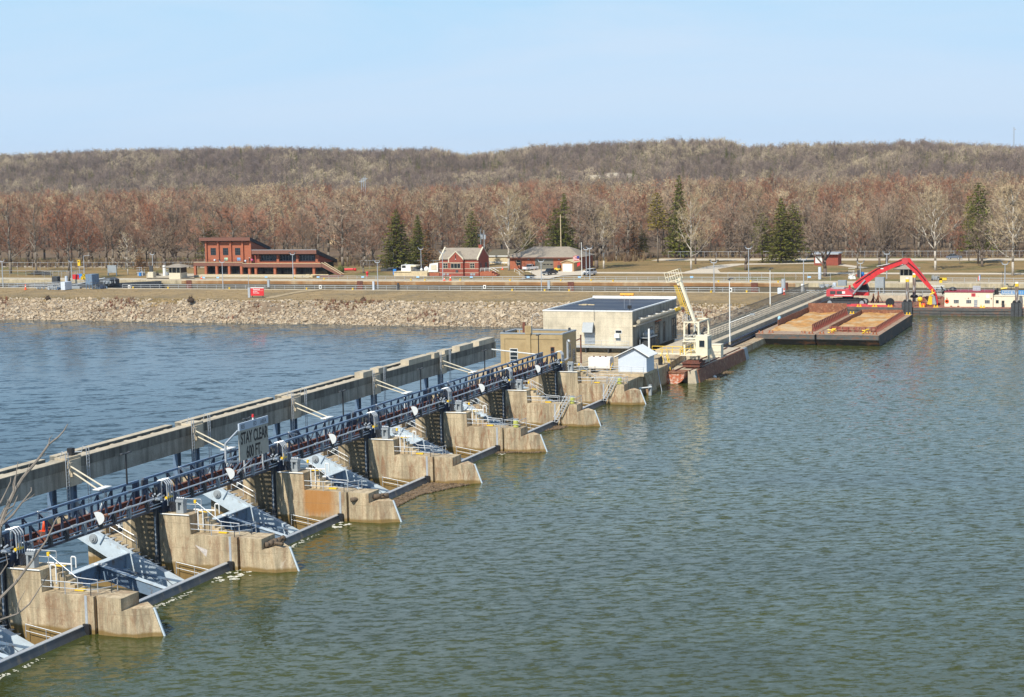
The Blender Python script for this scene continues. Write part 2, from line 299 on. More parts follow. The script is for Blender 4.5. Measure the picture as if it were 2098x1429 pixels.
CONC = (.43, .365, .255)
M = dict(
    pier=concrete('pier_concrete', (.52,.42,.275), .44, (.25,.14,.075), .46, wet=.16, aged=True, joint=2.2, dark=(.20,.125,.035)),
    pier_shadow=concrete('shadow_stained_concrete', (.20,.165,.11), .4),
    pale=concrete('powerhouse_concrete', (.60,.53,.40), .12, (.50,.36,.22), .12, joint=1.55, scale=.3),
    tan=plain('tan_brick', (.42,.31,.16), .9, .10, 1.2, patch=(.36,.26,.13), pamt=.4, pscale=.5),
    girder=concrete('girder_concrete', (.33,.31,.26), .42, (.10,.09,.075), .25),
    girder_top=concrete('stained_girder_band', (.21,.195,.16), .55, (.06,.055,.045), .42),
    coping=concrete('coping_concrete', (.50,.43,.32), .12),
    lock=concrete('lock_concrete', (.50,.42,.28), .25, (.33,.2,.09), .25, wet=None),
    navy=plain('dark_blue_steel', (.035,.055,.10), .45, .25, 2., patch=(.05,.045,.05), pamt=.4),
    steelblue=plain('blue_steel', (.13,.20,.30), .5, .2, 1.5, patch=(.12,.10,.09), pamt=.25),
    paleblue=plain('pale_blue_paint', (.52,.61,.68), .55, .12, 1.6, patch=(.33,.30,.26), pamt=.2, pscale=1.1),
    midblue=plain('slate_blue_paint', (.16,.235,.33), .55, .2, 1.4, patch=(.13,.12,.12), pamt=.35, pscale=1.4),
    black=plain('black_steel', (.018,.018,.02), .5, .3, 3.),
    dark=plain('dark_grey_steel', (.055,.058,.062), .55, .3, 2.),
    grey=plain('grey_paint', (.30,.33,.35), .5, .12, 2.),
    galv=plain('galvanised_steel', (.46,.49,.52), .42, .14, 6., metal=.25),
    white=plain('white_paint', (.80,.80,.77), .45, .05, 2., patch=(.62,.56,.45), pamt=.12),
    cream=plain('cream_paint', (.79,.71,.53), .5, .07, 1.5, patch=(.50,.33,.16), pamt=.1),
    rust=plain('rusty_plate', (.21,.085,.045), .85, .35, 1.5, patch=(.36,.20,.12), pamt=.35, pscale=1.8, bump=.2),
    rust2=plain('orange_rust', (.34,.12,.055), .85, .3, 2., patch=(.55,.36,.24), pamt=.35, pscale=1.3),
    decking=plain('rusty_deck', (.16,.055,.035), .9, .35, 2., patch=(.09,.05,.04), pamt=.4),
    hull=plain('black_hull', (.030,.028,.027), .65, .4, .8, patch=(.20,.085,.04), pamt=.28, pscale=.45, stretch=(1,1,2.2)),
    hullside=plain('worn_hull', (.10,.10,.095), .8, .35, .7, patch=(.20,.085,.04), pamt=.35, pscale=.7, stretch=(1,1,2.5)),
    deckred=plain('red_oxide_deck', (.27,.07,.05), .8, .25, 1.2, patch=(.30,.21,.14), pamt=.55), deckdirt=plain('dirty_deck', (.34,.25,.17), .9, .25, .9, patch=(.27,.10,.06), pamt=.35),
    sand=plain('wet_sand', (.47,.235,.065), .95, .34, .9, patch=(.50,.37,.21), pamt=.5, pscale=.30, bump=.8, stretch=(1,.6,1)),
    red=plain('bright_red_paint', (.64,.035,.04), .42, .12, 1.5, patch=(.40,.04,.035), pamt=.25, pscale=.8),
    redf=plain('faded_red_paint', (.58,.07,.08), .45, .12, 1.5, patch=(.36,.06,.06), pamt=.25),
    yellow=plain('yellow_paint', (.80,.52,.03), .45, .1, 2.),
    lime=plain('yellow_green_plastic', (.46,.48,.12), .45, .12, 3.),
    orange=plain('orange_plastic', (.90,.10,.02), .45, .06, 3.),
    blue=plain('blue_plastic', (.03,.22,.62), .4, .1, 3.),
    glass=plain('dark_glass', (.02,.027,.033), .08, .2, 1.),
    brick=plain('red_brick', (.30,.075,.048), .9, .16, 3., patch=(.25,.065,.045), pamt=.4),
    brick2=plain('orange_brick', (.38,.125,.065), .9, .13, 2.5, patch=(.33,.10,.055), pamt=.4),
    fascia=plain('brown_fascia', (.185,.08,.055), .7, .16, 1.2, stretch=(4,4,.3)),
    roofdark=plain('dark_roof', (.045,.04,.042), .85, .3, .6),
    shingle=plain('taupe_shingles', (.30,.255,.20), .95, .14, 3., patch=(.24,.20,.16), pamt=.4),
    membrane=plain('roof_membrane', (.030,.036,.055), .55, .35, .25, patch=(.055,.058,.07), pamt=.5, pscale=.18),
    stone=plain('cream_stone', (.62,.56,.43), .9, .08, 2.),
    ltstone=plain('limestone_block', (.58,.47,.29), .9, .16, 1.5),
    bark=plain('bark', (.15,.115,.085), .95, .35, 4., stretch=(1,1,.25)),
    barkpale=plain('pale_bark', (.52,.48,.41), .9, .3, 1.2, patch=(.22,.17,.12), pamt=.35),
    twig=plain('bare_twig', (.21,.18,.15), .9, .25, 6.),
    wood=plain('driftwood', (.13,.095,.065), .95, .35, 3., stretch=(.3,3,3)),
    debris=plain('river_drift', (.16,.108,.062), .98, .6, 2.6, patch=(.40,.34,.26), pamt=.16, pscale=4., bump=.6),
    foam=plain('river_foam', (.56,.54,.46), .9, .25, 6.),
    path=plain('pale_gravel', (.56,.48,.37), .95, .1, .8),
    asphalt=plain('asphalt', (.12,.12,.12), .95, .2, .5),
    litter=plain('leaf_litter', (.17,.115,.07), .98, .3, .15, patch=(.22,.17,.11), pamt=.4, pscale=.05),
    rock=plain('pale_rock', (.50,.405,.285), .95, .28, .9, patch=(.36,.30,.23), pamt=.4, pscale=2.),
    rock2=plain('tan_rock', (.41,.315,.205), .95, .3, .9, patch=(.30,.24,.18), pamt=.4, pscale=2.),
    brush=plain('dry_brush', (.22,.125,.075), .95, .35, 2.),
    darkbush=plain('dark_shrub', (.055,.035,.022), .95, .4, 2.),
    lockwet=plain('wet_lock_wall', (.115,.095,.065), .5, .3, .4),
    armor=plain('rust_streaked_armour', (.36,.175,.065), .85, .3, .5, patch=(.55,.40,.24), pamt=.4, pscale=.8, stretch=(.3,1,2)),
    truckwhite=plain('white_car_paint', (.78,.78,.77), .25, .03, 1.),
    truckdark=plain('dark_car_paint', (.02,.025,.04), .2, .1, 1.),
    sheetblue=plain('pale_blue_siding', (.60,.66,.74), .5, .05, 1.5),
)
# =================================================================== WATER
TAIL = -2.4
m_pool = water('pool_water', (.046,.054,.013), .06, .44, .74, .06)
m_tail = water('tail_water', (.030,.048,.052), .22, 1.1, .50, .09, calm=True, foam=.24, skew=1.25)
def sheet(name, pts, z, mat):
    return struct(name, MB().add([(x, y, z) for x, y in pts], [tuple(range(len(pts)))]), mat)
sheet('pool_water', [(-5.22,-260), (420,-260), (420,305.1), (-5.22,305.1)], 0.0, m_pool)
sheet('tail_water', [(-5.3,-260), (-5.3,270), (-900,270), (-900,-260)], TAIL, m_tail)

# =================================================================== DAM
PITCHY = 21.34; HW = 1.2
YK = lambda k: PITCHY*k
ORD = {6:'first', 5:'second', 4:'third', 3:'fourth', 2:'fifth', 1:'sixth', 0:'seventh', -1:'eighth'}
def make_pier(loc):
    t = thing('gate_pier', '', 'dam pier', loc, 'concrete gate piers of the dam')
    def P(name, mb, mat, par=None, **k): return mb.build(name, mat, par or t, local=True, **k)
    b = MB()
    b.prism([(-20,-5), (-4.62,-5), (-4.62,2.9), (-9.25,2.9), (-9.25,3.05), (-9.32,4.6), (-16.2,4.6), (-16.2,2.35), (-20,2.0)], 'y', -HW, HW)
    b.box(-4.62,-.85,-5, -4.30,.85,2.87)
    b.prism([(-4.30,-5), (-2.2,-5), (-2.2,2.9), (-4.30,2.9)], 'y', -HW, HW)
    P('pier_body', b, M['pier'])
    n = MB(); bot = [(-2.2,-HW,-5), (.1,-HW*.98,-5), (2.6,-.16,-5), (2.6,.16,-5), (.1,HW*.98,-5), (-2.2,HW,-5)]
    top = [(-2.2,-HW,1.95), (-1.35,-HW*.9,2.2), (-.15,-.14,2.05), (-.15,.14,2.05), (-1.35,HW*.9,2.2), (-2.2,HW,1.95)]
    n.loft(bot, top); P('pier_nose', n, M['pier'])
    a = MB(); a.bar((2.62,0,-5), (-.13,0,2.1), .20, .12, up=(0,1,0)); P('nose_armour', a, M['paleblue'])
    P('shadow_stain', MB().box(-15.35,-HW-.006,-3,-12.75,-HW-.003,4.55), M['pier_shadow'])  # bridge shadow deepened by a painted dark patch, with some brown staining
    P('trunnion_block', MB().prism([(-18.2,2.4), (-24.9,2.65), (-24.9,3.49), (-18.2,3.49)], 'y', -.95, .95), M['pier'])
    c = MB(); c.box(-5.42,-HW-.03,-4, -5.2,-HW-.003,2.95); P('rub_strip', c, M['galv'])
    s0 = None
    for i in range(6):
        s = MB().box(-9.22+i*.42, .05, 2.91, -8.80+i*.42, 1.1, 4.42-i*.28); P('stair_tread', s, M['pier'])
    r = MB(); r.rail([(-9.5,-HW+.1,2.9), (-4.9,-HW+.1,2.9), (-4.0,.3,2.9), (-4.0,HW-.1,2.9)], .95, .035); P('railing', r, M['galv'])
    r = MB(); r.rail([(-12.0,HW-.1,4.6), (-9.45,HW-.1,4.6)], 1.0, .035); r.path([(-9.45,.1,5.6), (-7.0,.1,3.95), (-6.4,.1,3.9), (-5.1,.1,3.85)], .035)
    for x, z in ((-9.45,4.6), (-8.2,3.7), (-6.9,2.9), (-5.1,2.9)): r.tube((x,.1,z), (x,.1,z+1.0), .035, caps=False)
    P('stair_railing', r, M['galv'])
    [P('yellow_guard', MB().box(*q), M['yellow']) for q in ((-9.55,.02,5.45,-9.35,.2,5.75), (-7.1,-.05,2.92,-6.3,.35,3.05), (-9.2,.3,4.62,-8.2,.6,4.68))]
    g = MB(); g.box(-12.72,-HW-.42,-3,-12.38,-HW-.36,7.0).box(-12.72,-HW-.12,-3,-12.38,-HW-.06,7.0).box(-12.58,-HW-.38,-3,-12.52,-HW-.1,7.0); P('guide_column', g, M['dark'])
    st = MB(); st.box(-12.62,-HW-.43,1.0,-12.50,-HW-.424,4.4); P('gauge_strip', st, M['galv'])
    h = MB(); h.tube((-12.2,-HW-.06,4.63), (-9.3,-HW-.06,4.63), .055); P('edge_pipe', h, M['white'])
    return t
piers = []
PIER_L = {0:'concrete gate pier nearest the camera, with bare branches hanging in front of it',
 1:'second nearest concrete gate pier, with a white triangular patch on its side', 2:'concrete gate pier with an orange stain and a grey log on its nose',
 3:'concrete gate pier with brown drift trapped against its near side', 4:'concrete gate pier carrying the nearest yellow green barrel',
 5:'concrete gate pier second from the abutment, with a leaning ladder', 6:'concrete gate pier next to the abutment below the white tank'}
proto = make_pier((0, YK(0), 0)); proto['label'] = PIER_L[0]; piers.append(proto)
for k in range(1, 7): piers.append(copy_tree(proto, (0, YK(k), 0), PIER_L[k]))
# marks that only one pier has
stn = plain('orange_stain', (.42,.17,.035), .95, .35, 1.5, stretch=(1,1,.2))
def flat_stain(k, pts, mat):
    mb = MB(); y = YK(k)-HW-.004
    mb.add([(x, y, z) for x, z in pts], [tuple(range(len(pts)))]); mb.build('stain', mat, piers[k])
0 and flat_stain(2, [(-9.3,2.85), (-5.6,2.85), (-6.0,1.6), (-6.4,1.9), (-6.9,.4), (-7.4,.9), (-7.9,-.6), (-8.3,.5), (-8.7,-.2), (-9.2,-.9), (-9.4,1.2)], stn)
flat_stain(1, [(-8.85,2.02), (-7.6,1.62), (-7.75,1.0)], plain('patch_white', (.55,.50,.46), .9, .3, 8.))

# ---- small things standing on the pier towers
def cabinet():
    t = thing('gate_control_cabinet', 'grey gate control cabinet on the tower of the pier', 'control cabinet', (-10.6, YK(0)-.35, 4.6), 'gate control cabinets on the piers')
    b = MB().box(-.36,-.3,0,.36,.3,.28); b.box(-.36,-.3,.28,-.18,.3,1.0).box(.18,-.3,.28,.36,.3,1.0).box(-.18,-.05,.28,.18,.3,1.0).box(-.4,-.34,1.0,.4,.34,1.22)
    b.build('cabinet_body', M['grey'], t, local=True)
    q = MB()
    for i in range(4): q.ball((-.3+.2*i, -.1, 1.34), .12, n=8, m=5)
    q.build('motor_cap', M['galv'], t, local=True); return t
cab = cabinet()
cab['label'] = 'grey gate control cabinet on the pier nearest the camera'
CABN = {1:'on the second nearest pier, beside white pipes', 2:'on the pier behind the STAY CLEAR sign', 3:'on the pier with drift below it', 4:'on the pier with the nearest yellow barrel', 5:'on the second pier out from the abutment', 6:'on the pier next to the abutment'}
for k in range(1, 7): copy_tree(cab, (-10.6, YK(k)-.35, 4.6), 'grey gate control cabinet '+CABN[k])
def upipes():
    t = thing('vent_pipe', '', 'vent pipe', (-8.7, YK(0), 4.0), 'white looped vent pipes on the piers')
    for (x, y, h, w, d) in ((0, -.75, 1.0, .5, 0), (.85, .75, 1.35, .42, 1)):
        b = MB(); b.path([(x,y,-.75 if not d else .2), (x,y,h-.12), (x+.06,y,h), (x+w-.06,y,h), (x+w,y,h-.12), (x+w,y,-.5 if not d else .5)],  .055, 7); b.build('loop_pipe', M['white'], t, local=True)
    h = MB().tube((-1.6,.7,.75), (.85,.75,.75), .07); h.build('header_pipe', M['white'], t, local=True); return t
vp = upipes(); vp['label'] = 'pair of white looped vent pipes on the pier nearest the camera'
for k in range(1, 5): copy_tree(vp, (-8.7, YK(k), 4.0), 'pair of white looped vent pipes '+CABN[k].split(',')[0])
def barrel():
    b = MB().lathe([(.0,0),(.33,0),(.35,.1),(.31,.3),(.35,.5),(.31,.72),(.34,.95),(.0,.97)], (0,0,0), n=12); return b
for k, nm in ((4,'nearest'), (5,'middle'), (6,'farthest')):
    t = thing('plastic_barrel', 'yellow green plastic barrel on a pier platform, the %s of the three' % nm, 'barrel', (-3.2, YK(k)-.2, 2.9), 'yellow green barrels on the piers')
    barrel().build('barrel_body', M['lime'], t, smooth=True, local=True); MB().lathe([(0,.97),(.36,.97),(.36,1.04),(0,1.05)], (0,0,0), n=12).build('barrel_lid', M['grey'], t, local=True)
    r = MB().rail([(-4.3,YK(k)-HW+.1,2.9), (-2.35,YK(k)-HW+.1,2.9), (-2.35,YK(k)+HW-.1,2.9)], 1.0, .03); r.build('platform_railing', M['galv'], piers[k])
for k, nm in ((5,'nearer'), (6,'farther')):
    t = thing('access_ladder', 'pale sloping access ladder between gate edge and pier platform, the %s of two' % nm, 'ladder', (-5.2, YK(k)-HW-.9, .6), 'sloping access ladders at the gates')
    p0, p1 = Vector((-5.3, YK(k)-HW-.5, .6)), Vector((-3.5, YK(k)-HW-.25, 3.9)); b = MB(); d = Vector((.45,0,-.05))
    b.bar(p0, p1, .07, .12).bar(p0+d, p1+d, .07, .12); b.build('stringer', M['galv'], t); g = MB()
    for i in range(10): g.tube(p0.lerp(p1, i/10)+Vector((0,0,.02)), p0.lerp(p1, i/10)+d, .02, n=5)
    g.build('rung', M['galv'], t); MB().tube(p0+Vector((0,-.2,.7)), p1+Vector((0,-.2,.6)), .03).build('handrail', M['white'], t)

# ---- tainter gates
def make_gate(loc):
    t = thing('tainter_gate', '', 'dam gate', loc, 'tainter gates between the piers')
    def P(name, mb, mat, par=None): return mb.build(name, mat, par or t, local=True)
    y0, y1 = HW+.06, PITCHY-HW-.06
    prof = [(-5.45,.62), (-5.22,0.), (-5.05,-.9), (-5.0,-1.9), (-5.1,-3.2)]
    sk = MB().prism(prof+[(x-.14, z) for x, z in reversed(prof)], 'y', y0, y1); P('skin_plate', sk, plain('gate_skin', (.075,.085,.095), .55, .25, .8, patch=(.20,.16,.12), pamt=.3, stretch=(1,1,.3)))
    P('top_flange', MB().box(-5.85,y0,.60,-5.40,y1,.66), M['galv'])
    P('end_seal', MB().box(-5.5,y1-.22,-3,-4.95,y1-.02,.8).box(-5.5,y0+.02,-3,-4.95,y0+.2,.7), M['black'])
    rb = MB()
    for z in (-.3, -1.3): rb.box(-5.75,y0,z-.12,-5.25,y1,z+.12)
    P('skin_stiffener', rb, M['midblue'])
    for ya, s in ((y1-1.15, 1), (y0+1.15, -1)):
        A, Bp = Vector((-20.9,ya,3.35)), Vector((-5.4,ya,-2.35)); ar = MB()
        ar.prism([(-21.0,2.55), (-19.6,3.55), (-14.9,1.35), (-9.0,-1.15), (-5.5,-1.3), (-5.5,-2.6), (-9.6,-2.7), (-15.4,-.1), (-19.9,2.2)], 'y', ya-.3, ya+.3)
        a = P('gate_arm', ar, M['paleblue'])
        P('trunnion_hub', MB().lathe([(0,0),(.42,0),(.42,.12),(.30,.12),(.30,.2),(.14,.2),(.14,.3),(0,.3)], (-18.3,ya-.3,2.35), (0,-1,0), 16), M['grey'], a)
        rbs = MB()
        for f in (-19.2, -17.3): rbs.bar((f-.35,ya-.33,1.85+(-17.3-f)*.48), (f+.25,ya-.33,2.75+(-17.3-f)*.48), .12, .08)
        P('arm_rib', rbs, M['midblue'], a)
        # tread plates up the top of the arm, and the hand rail
        for i in range(14):
            f = i/13; q = Vector((-19.3,ya+.75,3.45)).lerp(Vector((-11.3,ya+.75,-.35)), f)
            P('arm_tread', MB().box(q.x-.2, ya+.3 if s > 0 else ya-.3-.55, q.z-.03, q.x+.22, ya+.85 if s > 0 else ya-.3, q.z+.02), M['galv'], a)
        e = .82*s
        for p, q in (((-18.7,3.35), (-14.6,1.45)), ((-10.6,-.6), (-6.9,-1.15))):
            P('arm_handrail', MB().rail([(p[0],ya+e,p[1]), (q[0],ya+e,q[1])], 1.05, .03, 1.6), M['galv'], a)
    cg = MB().box(-15.05,y0+1.5,-.1,-14.95,y1-1.5,1.22); P('cross_girder', cg, M['midblue'])
    P('girder_flange', MB().box(-15.35,y0+1.5,1.22,-14.6,y1-1.5,1.30).box(-15.3,y0+1.5,-.16,-14.65,y1-1.5,-.1), M['paleblue'])
    ym = (y0+y1)/2
    for yy in (ym-3.8, ym+3.8):
        ia = MB(); ia.prism([(-15.0,1.0), (-14.4,1.0), (-5.6,-1.2), (-5.6,-2.2), (-14.8,-.1)], 'y', yy-.14, yy+.14); P('inner_arm', ia, M['midblue'])
        P('inner_arm_flange', MB().bar((-14.7,yy,1.06), (-5.6,yy,-1.15), .55, .05), M['paleblue'])
    # bracing lattices lying between the arms
    for (ya, yb) in ((ym+4.1, y1-1.6), (y0+1.6, ym-4.1)):
        lt = MB()
        p0, p1 = Vector((-14.4,ya,.85)), Vector((-6.6,yb,-1.2)); off = Vector((0,0,-.9))
        lt.bar(p0, p1, .22, .16).bar(p0+off, p1+off, .22, .16); nseg = 7
        for i in range(nseg):
            a, b = p0.lerp(p1, i/nseg), p0.lerp(p1, (i+1)/nseg); lt.bar(a, b+off, .06).bar(a+off, b, .06)
        P('arm_lattice', lt, M['midblue'])
    st = MB(); st.box(-14.6,ym-2.0,1.31,-13.4,ym-1.8,1.4).box(-14.9,ym+3.0,1.32,-13.7,ym+3.25,1.42); P('girder_bracket', st, M['white'])
    P('gate_sill', MB().box(-9,y0,-5,-4.6,y1,-3.2), M['pier'])
    return t
GATE_L = {-1:'tainter gate cut off by the left edge, nearest the camera', 0:'tainter gate in the nearest full bay, foam floating at its far end',
 1:'tainter gate in the bay just in front of the STAY CLEAR sign', 2:'tainter gate with brown drift piled along its upstream edge', 3:'tainter gate in the fourth bay counting out from the abutment',
 4:'tainter gate in the third bay counting out from the abutment', 5:'tainter gate in the bay beside the last pier before the abutment'}
g0 = make_gate((0, YK(-1), 0)); g0['label'] = GATE_L[-1]
for k in range(0, 6): copy_tree(g0, (0, YK(k), 0), GATE_L[k])

# ---- service bridge: dark blue through-truss spans
XN, XF, ZB, ZT = -12.75, -15.0, 4.98, 7.28
def make_span(loc):
    t = thing('service_bridge_span', '', 'footbridge span', loc, 'spans of the blue service bridge')
    def P(name, mb, mat, par=None): return mb.build(name, mat, par or t, local=True)
    y0, y1 = .35, PITCHY-.35; n = 10; dy = (y1-y0)/n
    for X in (XN, XF):
        P('top_chord', MB().box(X-.13,y0,ZT-.09,X+.13,y1,ZT+.09), M['steelblue']); P('bottom_chord', MB().box(X-.12,y0,ZB-.1,X+.12,y1,ZB+.1), M['navy'])
        for i in range(n+1):
            y = min(max(y0+i*dy, y0+.1), y1-.1); w = .34 if i in (0, n) else .13
            P('truss_post', MB().box(X-.07,y-w/2-.03,ZB+.1,X+.07,y+w/2+.03,ZT-.09), M['navy'])
        for i in range(n):
            a, b = ((ZB+.1, ZT-.1) if i >= n//2 else (ZT-.1, ZB+.1))
            P('truss_diagonal', MB().bar((X,y0+i*dy,a), (X,y0+(i+1)*dy,b), .10, .09), M['navy'])
        P('end_plate', MB().box(X-.03,y0,ZB,X+.03,y0+.9,ZT).box(X-.03,y1-.9,ZB,X+.03,y1,ZT), M['navy'])
    lace = MB()
    for i in range(n):
        lace.bar((XN,y0+i*dy,ZB), (XF,y0+(i+1)*dy,ZB), .07, .06).bar((XF,y0+i*dy,ZB+.08), (XN,y0+(i+1)*dy,ZB+.08), .07, .06)
    P('bottom_lacing', lace, M['black'])
    P('crane_rail_beam', MB().box(-14.35,y0,5.28,-14.22,y1,5.95).box(-14.45,y0,5.95,-14.12,y1,6.0), M['decking'])
    src = P('deck_tie', MB().box(XF+.15,y0,5.16,XN-.15,y0+.19,5.24), M['decking'])
    for i in range(1, 45): piece(src, t, (0, i*(y1-y0-.25)/45, 0))
    gr = MB()
    for i in range(13): x = -14.05+i*.1; gr.box(x,y0,5.245,x+.035,y1,5.27)
    P('deck_grating', gr, M['decking'])
    P('conduit', MB().tube((-12.35,y0,6.06), (-12.35,y1,6.06), .085, n=8).tube((-12.38,y0,5.5), (-12.38,y1,5.5), .045).tube((-12.36,y0,5.25), (-12.36,y1,5.25), .06), M['galv'])
    rnd = random.Random(3)
    for i in range(8):
        y = 2.0+i*2.3+rnd.uniform(-.3,.3); b = MB().box(-12.5,y-.13,5.55,-12.2,y+.13,5.98).box(-12.45,y-.3,5.2,-12.25,y-.2,5.8).box(-12.42,y+.2,5.15,-12.3,y+.3,5.7).tube((-12.3,y,5.1), (-12.3,y,5.6), .1)
        P('junction_box', b, M['dark'] if i % 3 else M['grey'])
    P('conduit_coupling', MB().tube((-12.35,7.2,6.06), (-12.35,7.9,6.06), .15, n=8), M['grey']); P('conduit_coupling', MB().tube((-12.35,14.9,6.06), (-12.35,15.8,6.06), .14, n=8), M['grey'])
    P('red_valve', MB().tube((-12.35,11.5,6.06), (-12.35,12.2,6.06), .15, n=8), M['rust2'])
    P('access_gate', MB().path([(-14.9,6.3,6.0), (-14.9,6.3,7.4), (-14.9,7.4,6.5)], .05).path([(-14.9,6.3,7.4), (-14.9,8.2,6.9)], .05), M['white'])
    return t
sp0 = make_span((0, YK(-1), 0))
SPAN_L = {-1:'dark blue truss bridge span cut by the left edge, before the orange cone', 0:'dark blue truss bridge span over the nearest full gate bay',
 1:'dark blue truss bridge span with the STAY CLEAR sign bolted to it', 2:'dark blue truss bridge span just beyond the STAY CLEAR sign', 3:'dark blue truss bridge span, third back from the control house',
 4:'dark blue truss bridge span, second back from the control house', 5:'dark blue truss bridge span ending in front of the tan control house'}
sp0['label'] = SPAN_L[-1]
for k in range(0, 6): copy_tree(sp0, (0, YK(k), 0), SPAN_L[k])

# ---- hoists, discs, lamp poles on the bridge
def make_hoist(loc):
    t = thing('gate_hoist', '', 'gate hoist', loc, 'gate hoists on the service bridge')
    def P(name, mb, mat): return mb.build(name, mat, t, local=True)
    P('hoist_frame', MB().box(-14.9,-.9,4.65,-12.2,.2,5.0).box(-13.6,-.9,5.0,-12.2,.1,5.9).box(-12.35,-.2,4.65,-11.6,.4,5.5).box(-13.2,.3,4.65,-12.0,1.0,6.2), M['navy'])
    hs = MB()
    for i in range(4):
        y = -.7+i*.3; hs.path([(-12.9,y,5.9), (-12.9,y,7.1), (-12.75,y+.1,7.45), (-12.3,y+.25,7.5), (-12.0,y+.3,7.1), (-11.95,y+.3,5.2)], .055, 6)
    P('hose_loop', hs, M['galv'])
    P('yellow_valve', MB().tube((-12.05,-.5,5.9), (-12.05,.4,5.9), .14, n=8).tube((-12.05,0,5.9), (-12.05,0,6.3), .08), M['yellow'])
    rn = random.Random(5); q = MB()
    for i in range(16):
        x, y, z = rn.uniform(-12.8,-12.0), rn.uniform(-2.4,1.6), rn.uniform(5.4,6.3); q.tube((x,y,z), (x+rn.uniform(-.3,.3), y+rn.uniform(-.4,.4), z+rn.uniform(-.1,.2)), rn.uniform(.05,.14), n=6)
    P('pipe_fittings', q, M['galv'])
    w = MB()
    for i in range(5): w.tube((-11.9+.12*i,-.3,5.6), (-11.6+.18*i,-.4,4.65), .035)
    P('hoist_cable', w, M['black']); return t
h0 = make_hoist((0, YK(0), 0)); HO = {0:'above the pier nearest the camera', 1:'above the second nearest pier', 2:'just right of the STAY CLEAR sign', 3:'above the pier with drift below it', 4:'above the pier with the nearest yellow barrel', 5:'above the second pier out from the abutment', 6:'at the far end of the bridge'}
h0['label'] = 'gate hoist with looping hoses and yellow valve '+HO[0]
for k in range(1, 7): copy_tree(h0, (0, YK(k), 0), 'gate hoist with looping hoses and yellow valve '+HO[k])
def disc():
    t = thing('signal_disc', '', 'disc', (-12.05, 10.4, 6.15), 'white discs along the service bridge')
    n = Vector((.62,-.78,.12)).normalized()
    a1 = -n.cross(Vector((0,0,1))).normalized(); a2 = a1.cross(n); c_ = [a1*(-.12*k_)*0+(a1*math.cos(R(q))+a2*math.sin(R(q)))*.56 for k_, q in enumerate(range(-118, 79, 14))]; MB().loft([v-n*.05 for v in c_], [v+n*.05 for v in c_]).build('disc_face', M['white'], t, local=True)
    MB().tube((-.1,.05,-.05), (-.45,.2,-.1), .12).build('disc_bracket', M['galv'], t, local=True); return t
d0 = disc(); DL = ['nearest the orange cone', 'below the STAY CLEAR sign', 'right after the STAY CLEAR sign', 'on the fourth span from the left', 'on the third last span', 'on the second last span', 'on the last span before the control house']
d0['label'] = 'white round disc on the bridge conduit, '+DL[0]
for i in range(1, 6): copy_tree(d0, (-12.05, 10.4+PITCHY*i, 6.15), 'white round disc on the bridge conduit, '+DL[i if i < 3 else i+1 if i > 3 else i])
def blamp():
    t = thing('bridge_lamp', '', 'lamp post', (-14.9, 19.15, 7.3), 'dark lamp poles on the service bridge')
    MB().tube((0,0,0), (0,0,2.75), .085, .07, n=8).build('lamp_pole', M['black'], t, local=True)
    MB().box(-.08,-.6,2.72,.08,.6,2.8).box(-.12,-.75,2.74,.12,-.4,2.86).box(-.12,.4,2.74,.12,.75,2.86).build('lamp_head', M['dark'], t, local=True); return t
b0 = blamp(); BL = {0:'on the nearest full span', 1:'right behind the STAY CLEAR sign', 2:'on the first span past the STAY CLEAR sign', 3:'on the third span from the control house', 4:'on the second span from the control house', 5:'in front of the tan control house'}
b0['label'] = 'dark T-shaped lamp pole '+BL[0]
for k in range(1, 6): copy_tree(b0, (-14.9, 19.15+PITCHY*k, 7.3), 'dark T-shaped lamp pole '+BL[k])

# ---- concrete crane girders on the downstream side
GX0, GX1 = -22.1, -23.2
def make_girder(loc, y0, y1):
    t = thing('crane_girder', '', 'concrete girder', loc, 'concrete crane girders on the downstream side')
    for X in (GX0, GX1-1.2):
        w = 1.1 if X == GX0 else .8
        MB().box(X-w,y0,8.02,X,y1,8.86).build('stained_band', M['girder_top'], t, local=True); MB().box(X-w+.1,y0,6.5,X-.09,y1,8.02).build('girder_web', M['girder'], t, local=True)
        MB().box(X-w-.02,y0+.02,8.86,X+.02,y1-.02,8.92).build('girder_coping', M['coping'], t, local=True)
    b = MB()
    for i in range(9):
        y = y0+.4+i*(y1-y0-.8)/8; b.box(GX1-.4,y-.2,8.45,GX1,y+.2,8.89)
    b.build('spacer_block', M['coping'], t, local=True); return t
gd = make_girder((0, YK(-1), 0), .87, 20.47)
GL = {-1:'concrete crane girder span running out of the left edge', 0:'concrete crane girder span nearest the camera, in full view', 1:'concrete crane girder span behind the STAY CLEAR sign',
 2:'concrete crane girder span just past the STAY CLEAR sign', 3:'concrete crane girder span, third back from the control house', 4:'concrete crane girder span with raised blocks, second from the control house', 5:'concrete crane girder span ending beside the tan control house'}
gd['label'] = GL[-1]; GD = {-1: gd}
for k in range(0, 5): GD[k] = copy_tree(gd, (0, YK(k), 0), GL[k])
GD[5] = make_girder((0, YK(5), 0), .87, 19.9); GD[5]['label'] = GL[5]
for k, segs in ((3, ((17.8,20.4),)), (4, ((.9,3.4), (10.2,17.6), (18.6,20.4))), (5, ((.9,3.3), (6.3,11.3), (13.6,19.8)))):
    for a, b in segs: MB().box(GX0-1.15,YK(k)+a,8.93,GX0+.05,YK(k)+b,9.6).build('raised_block', M['coping'], GD[k])
MB().box(GX0-1.12,YK(5)+19.92,6.5,GX0+.02,YK(5)+20.4,8.9).build('end_block', M['coping'], GD[5])
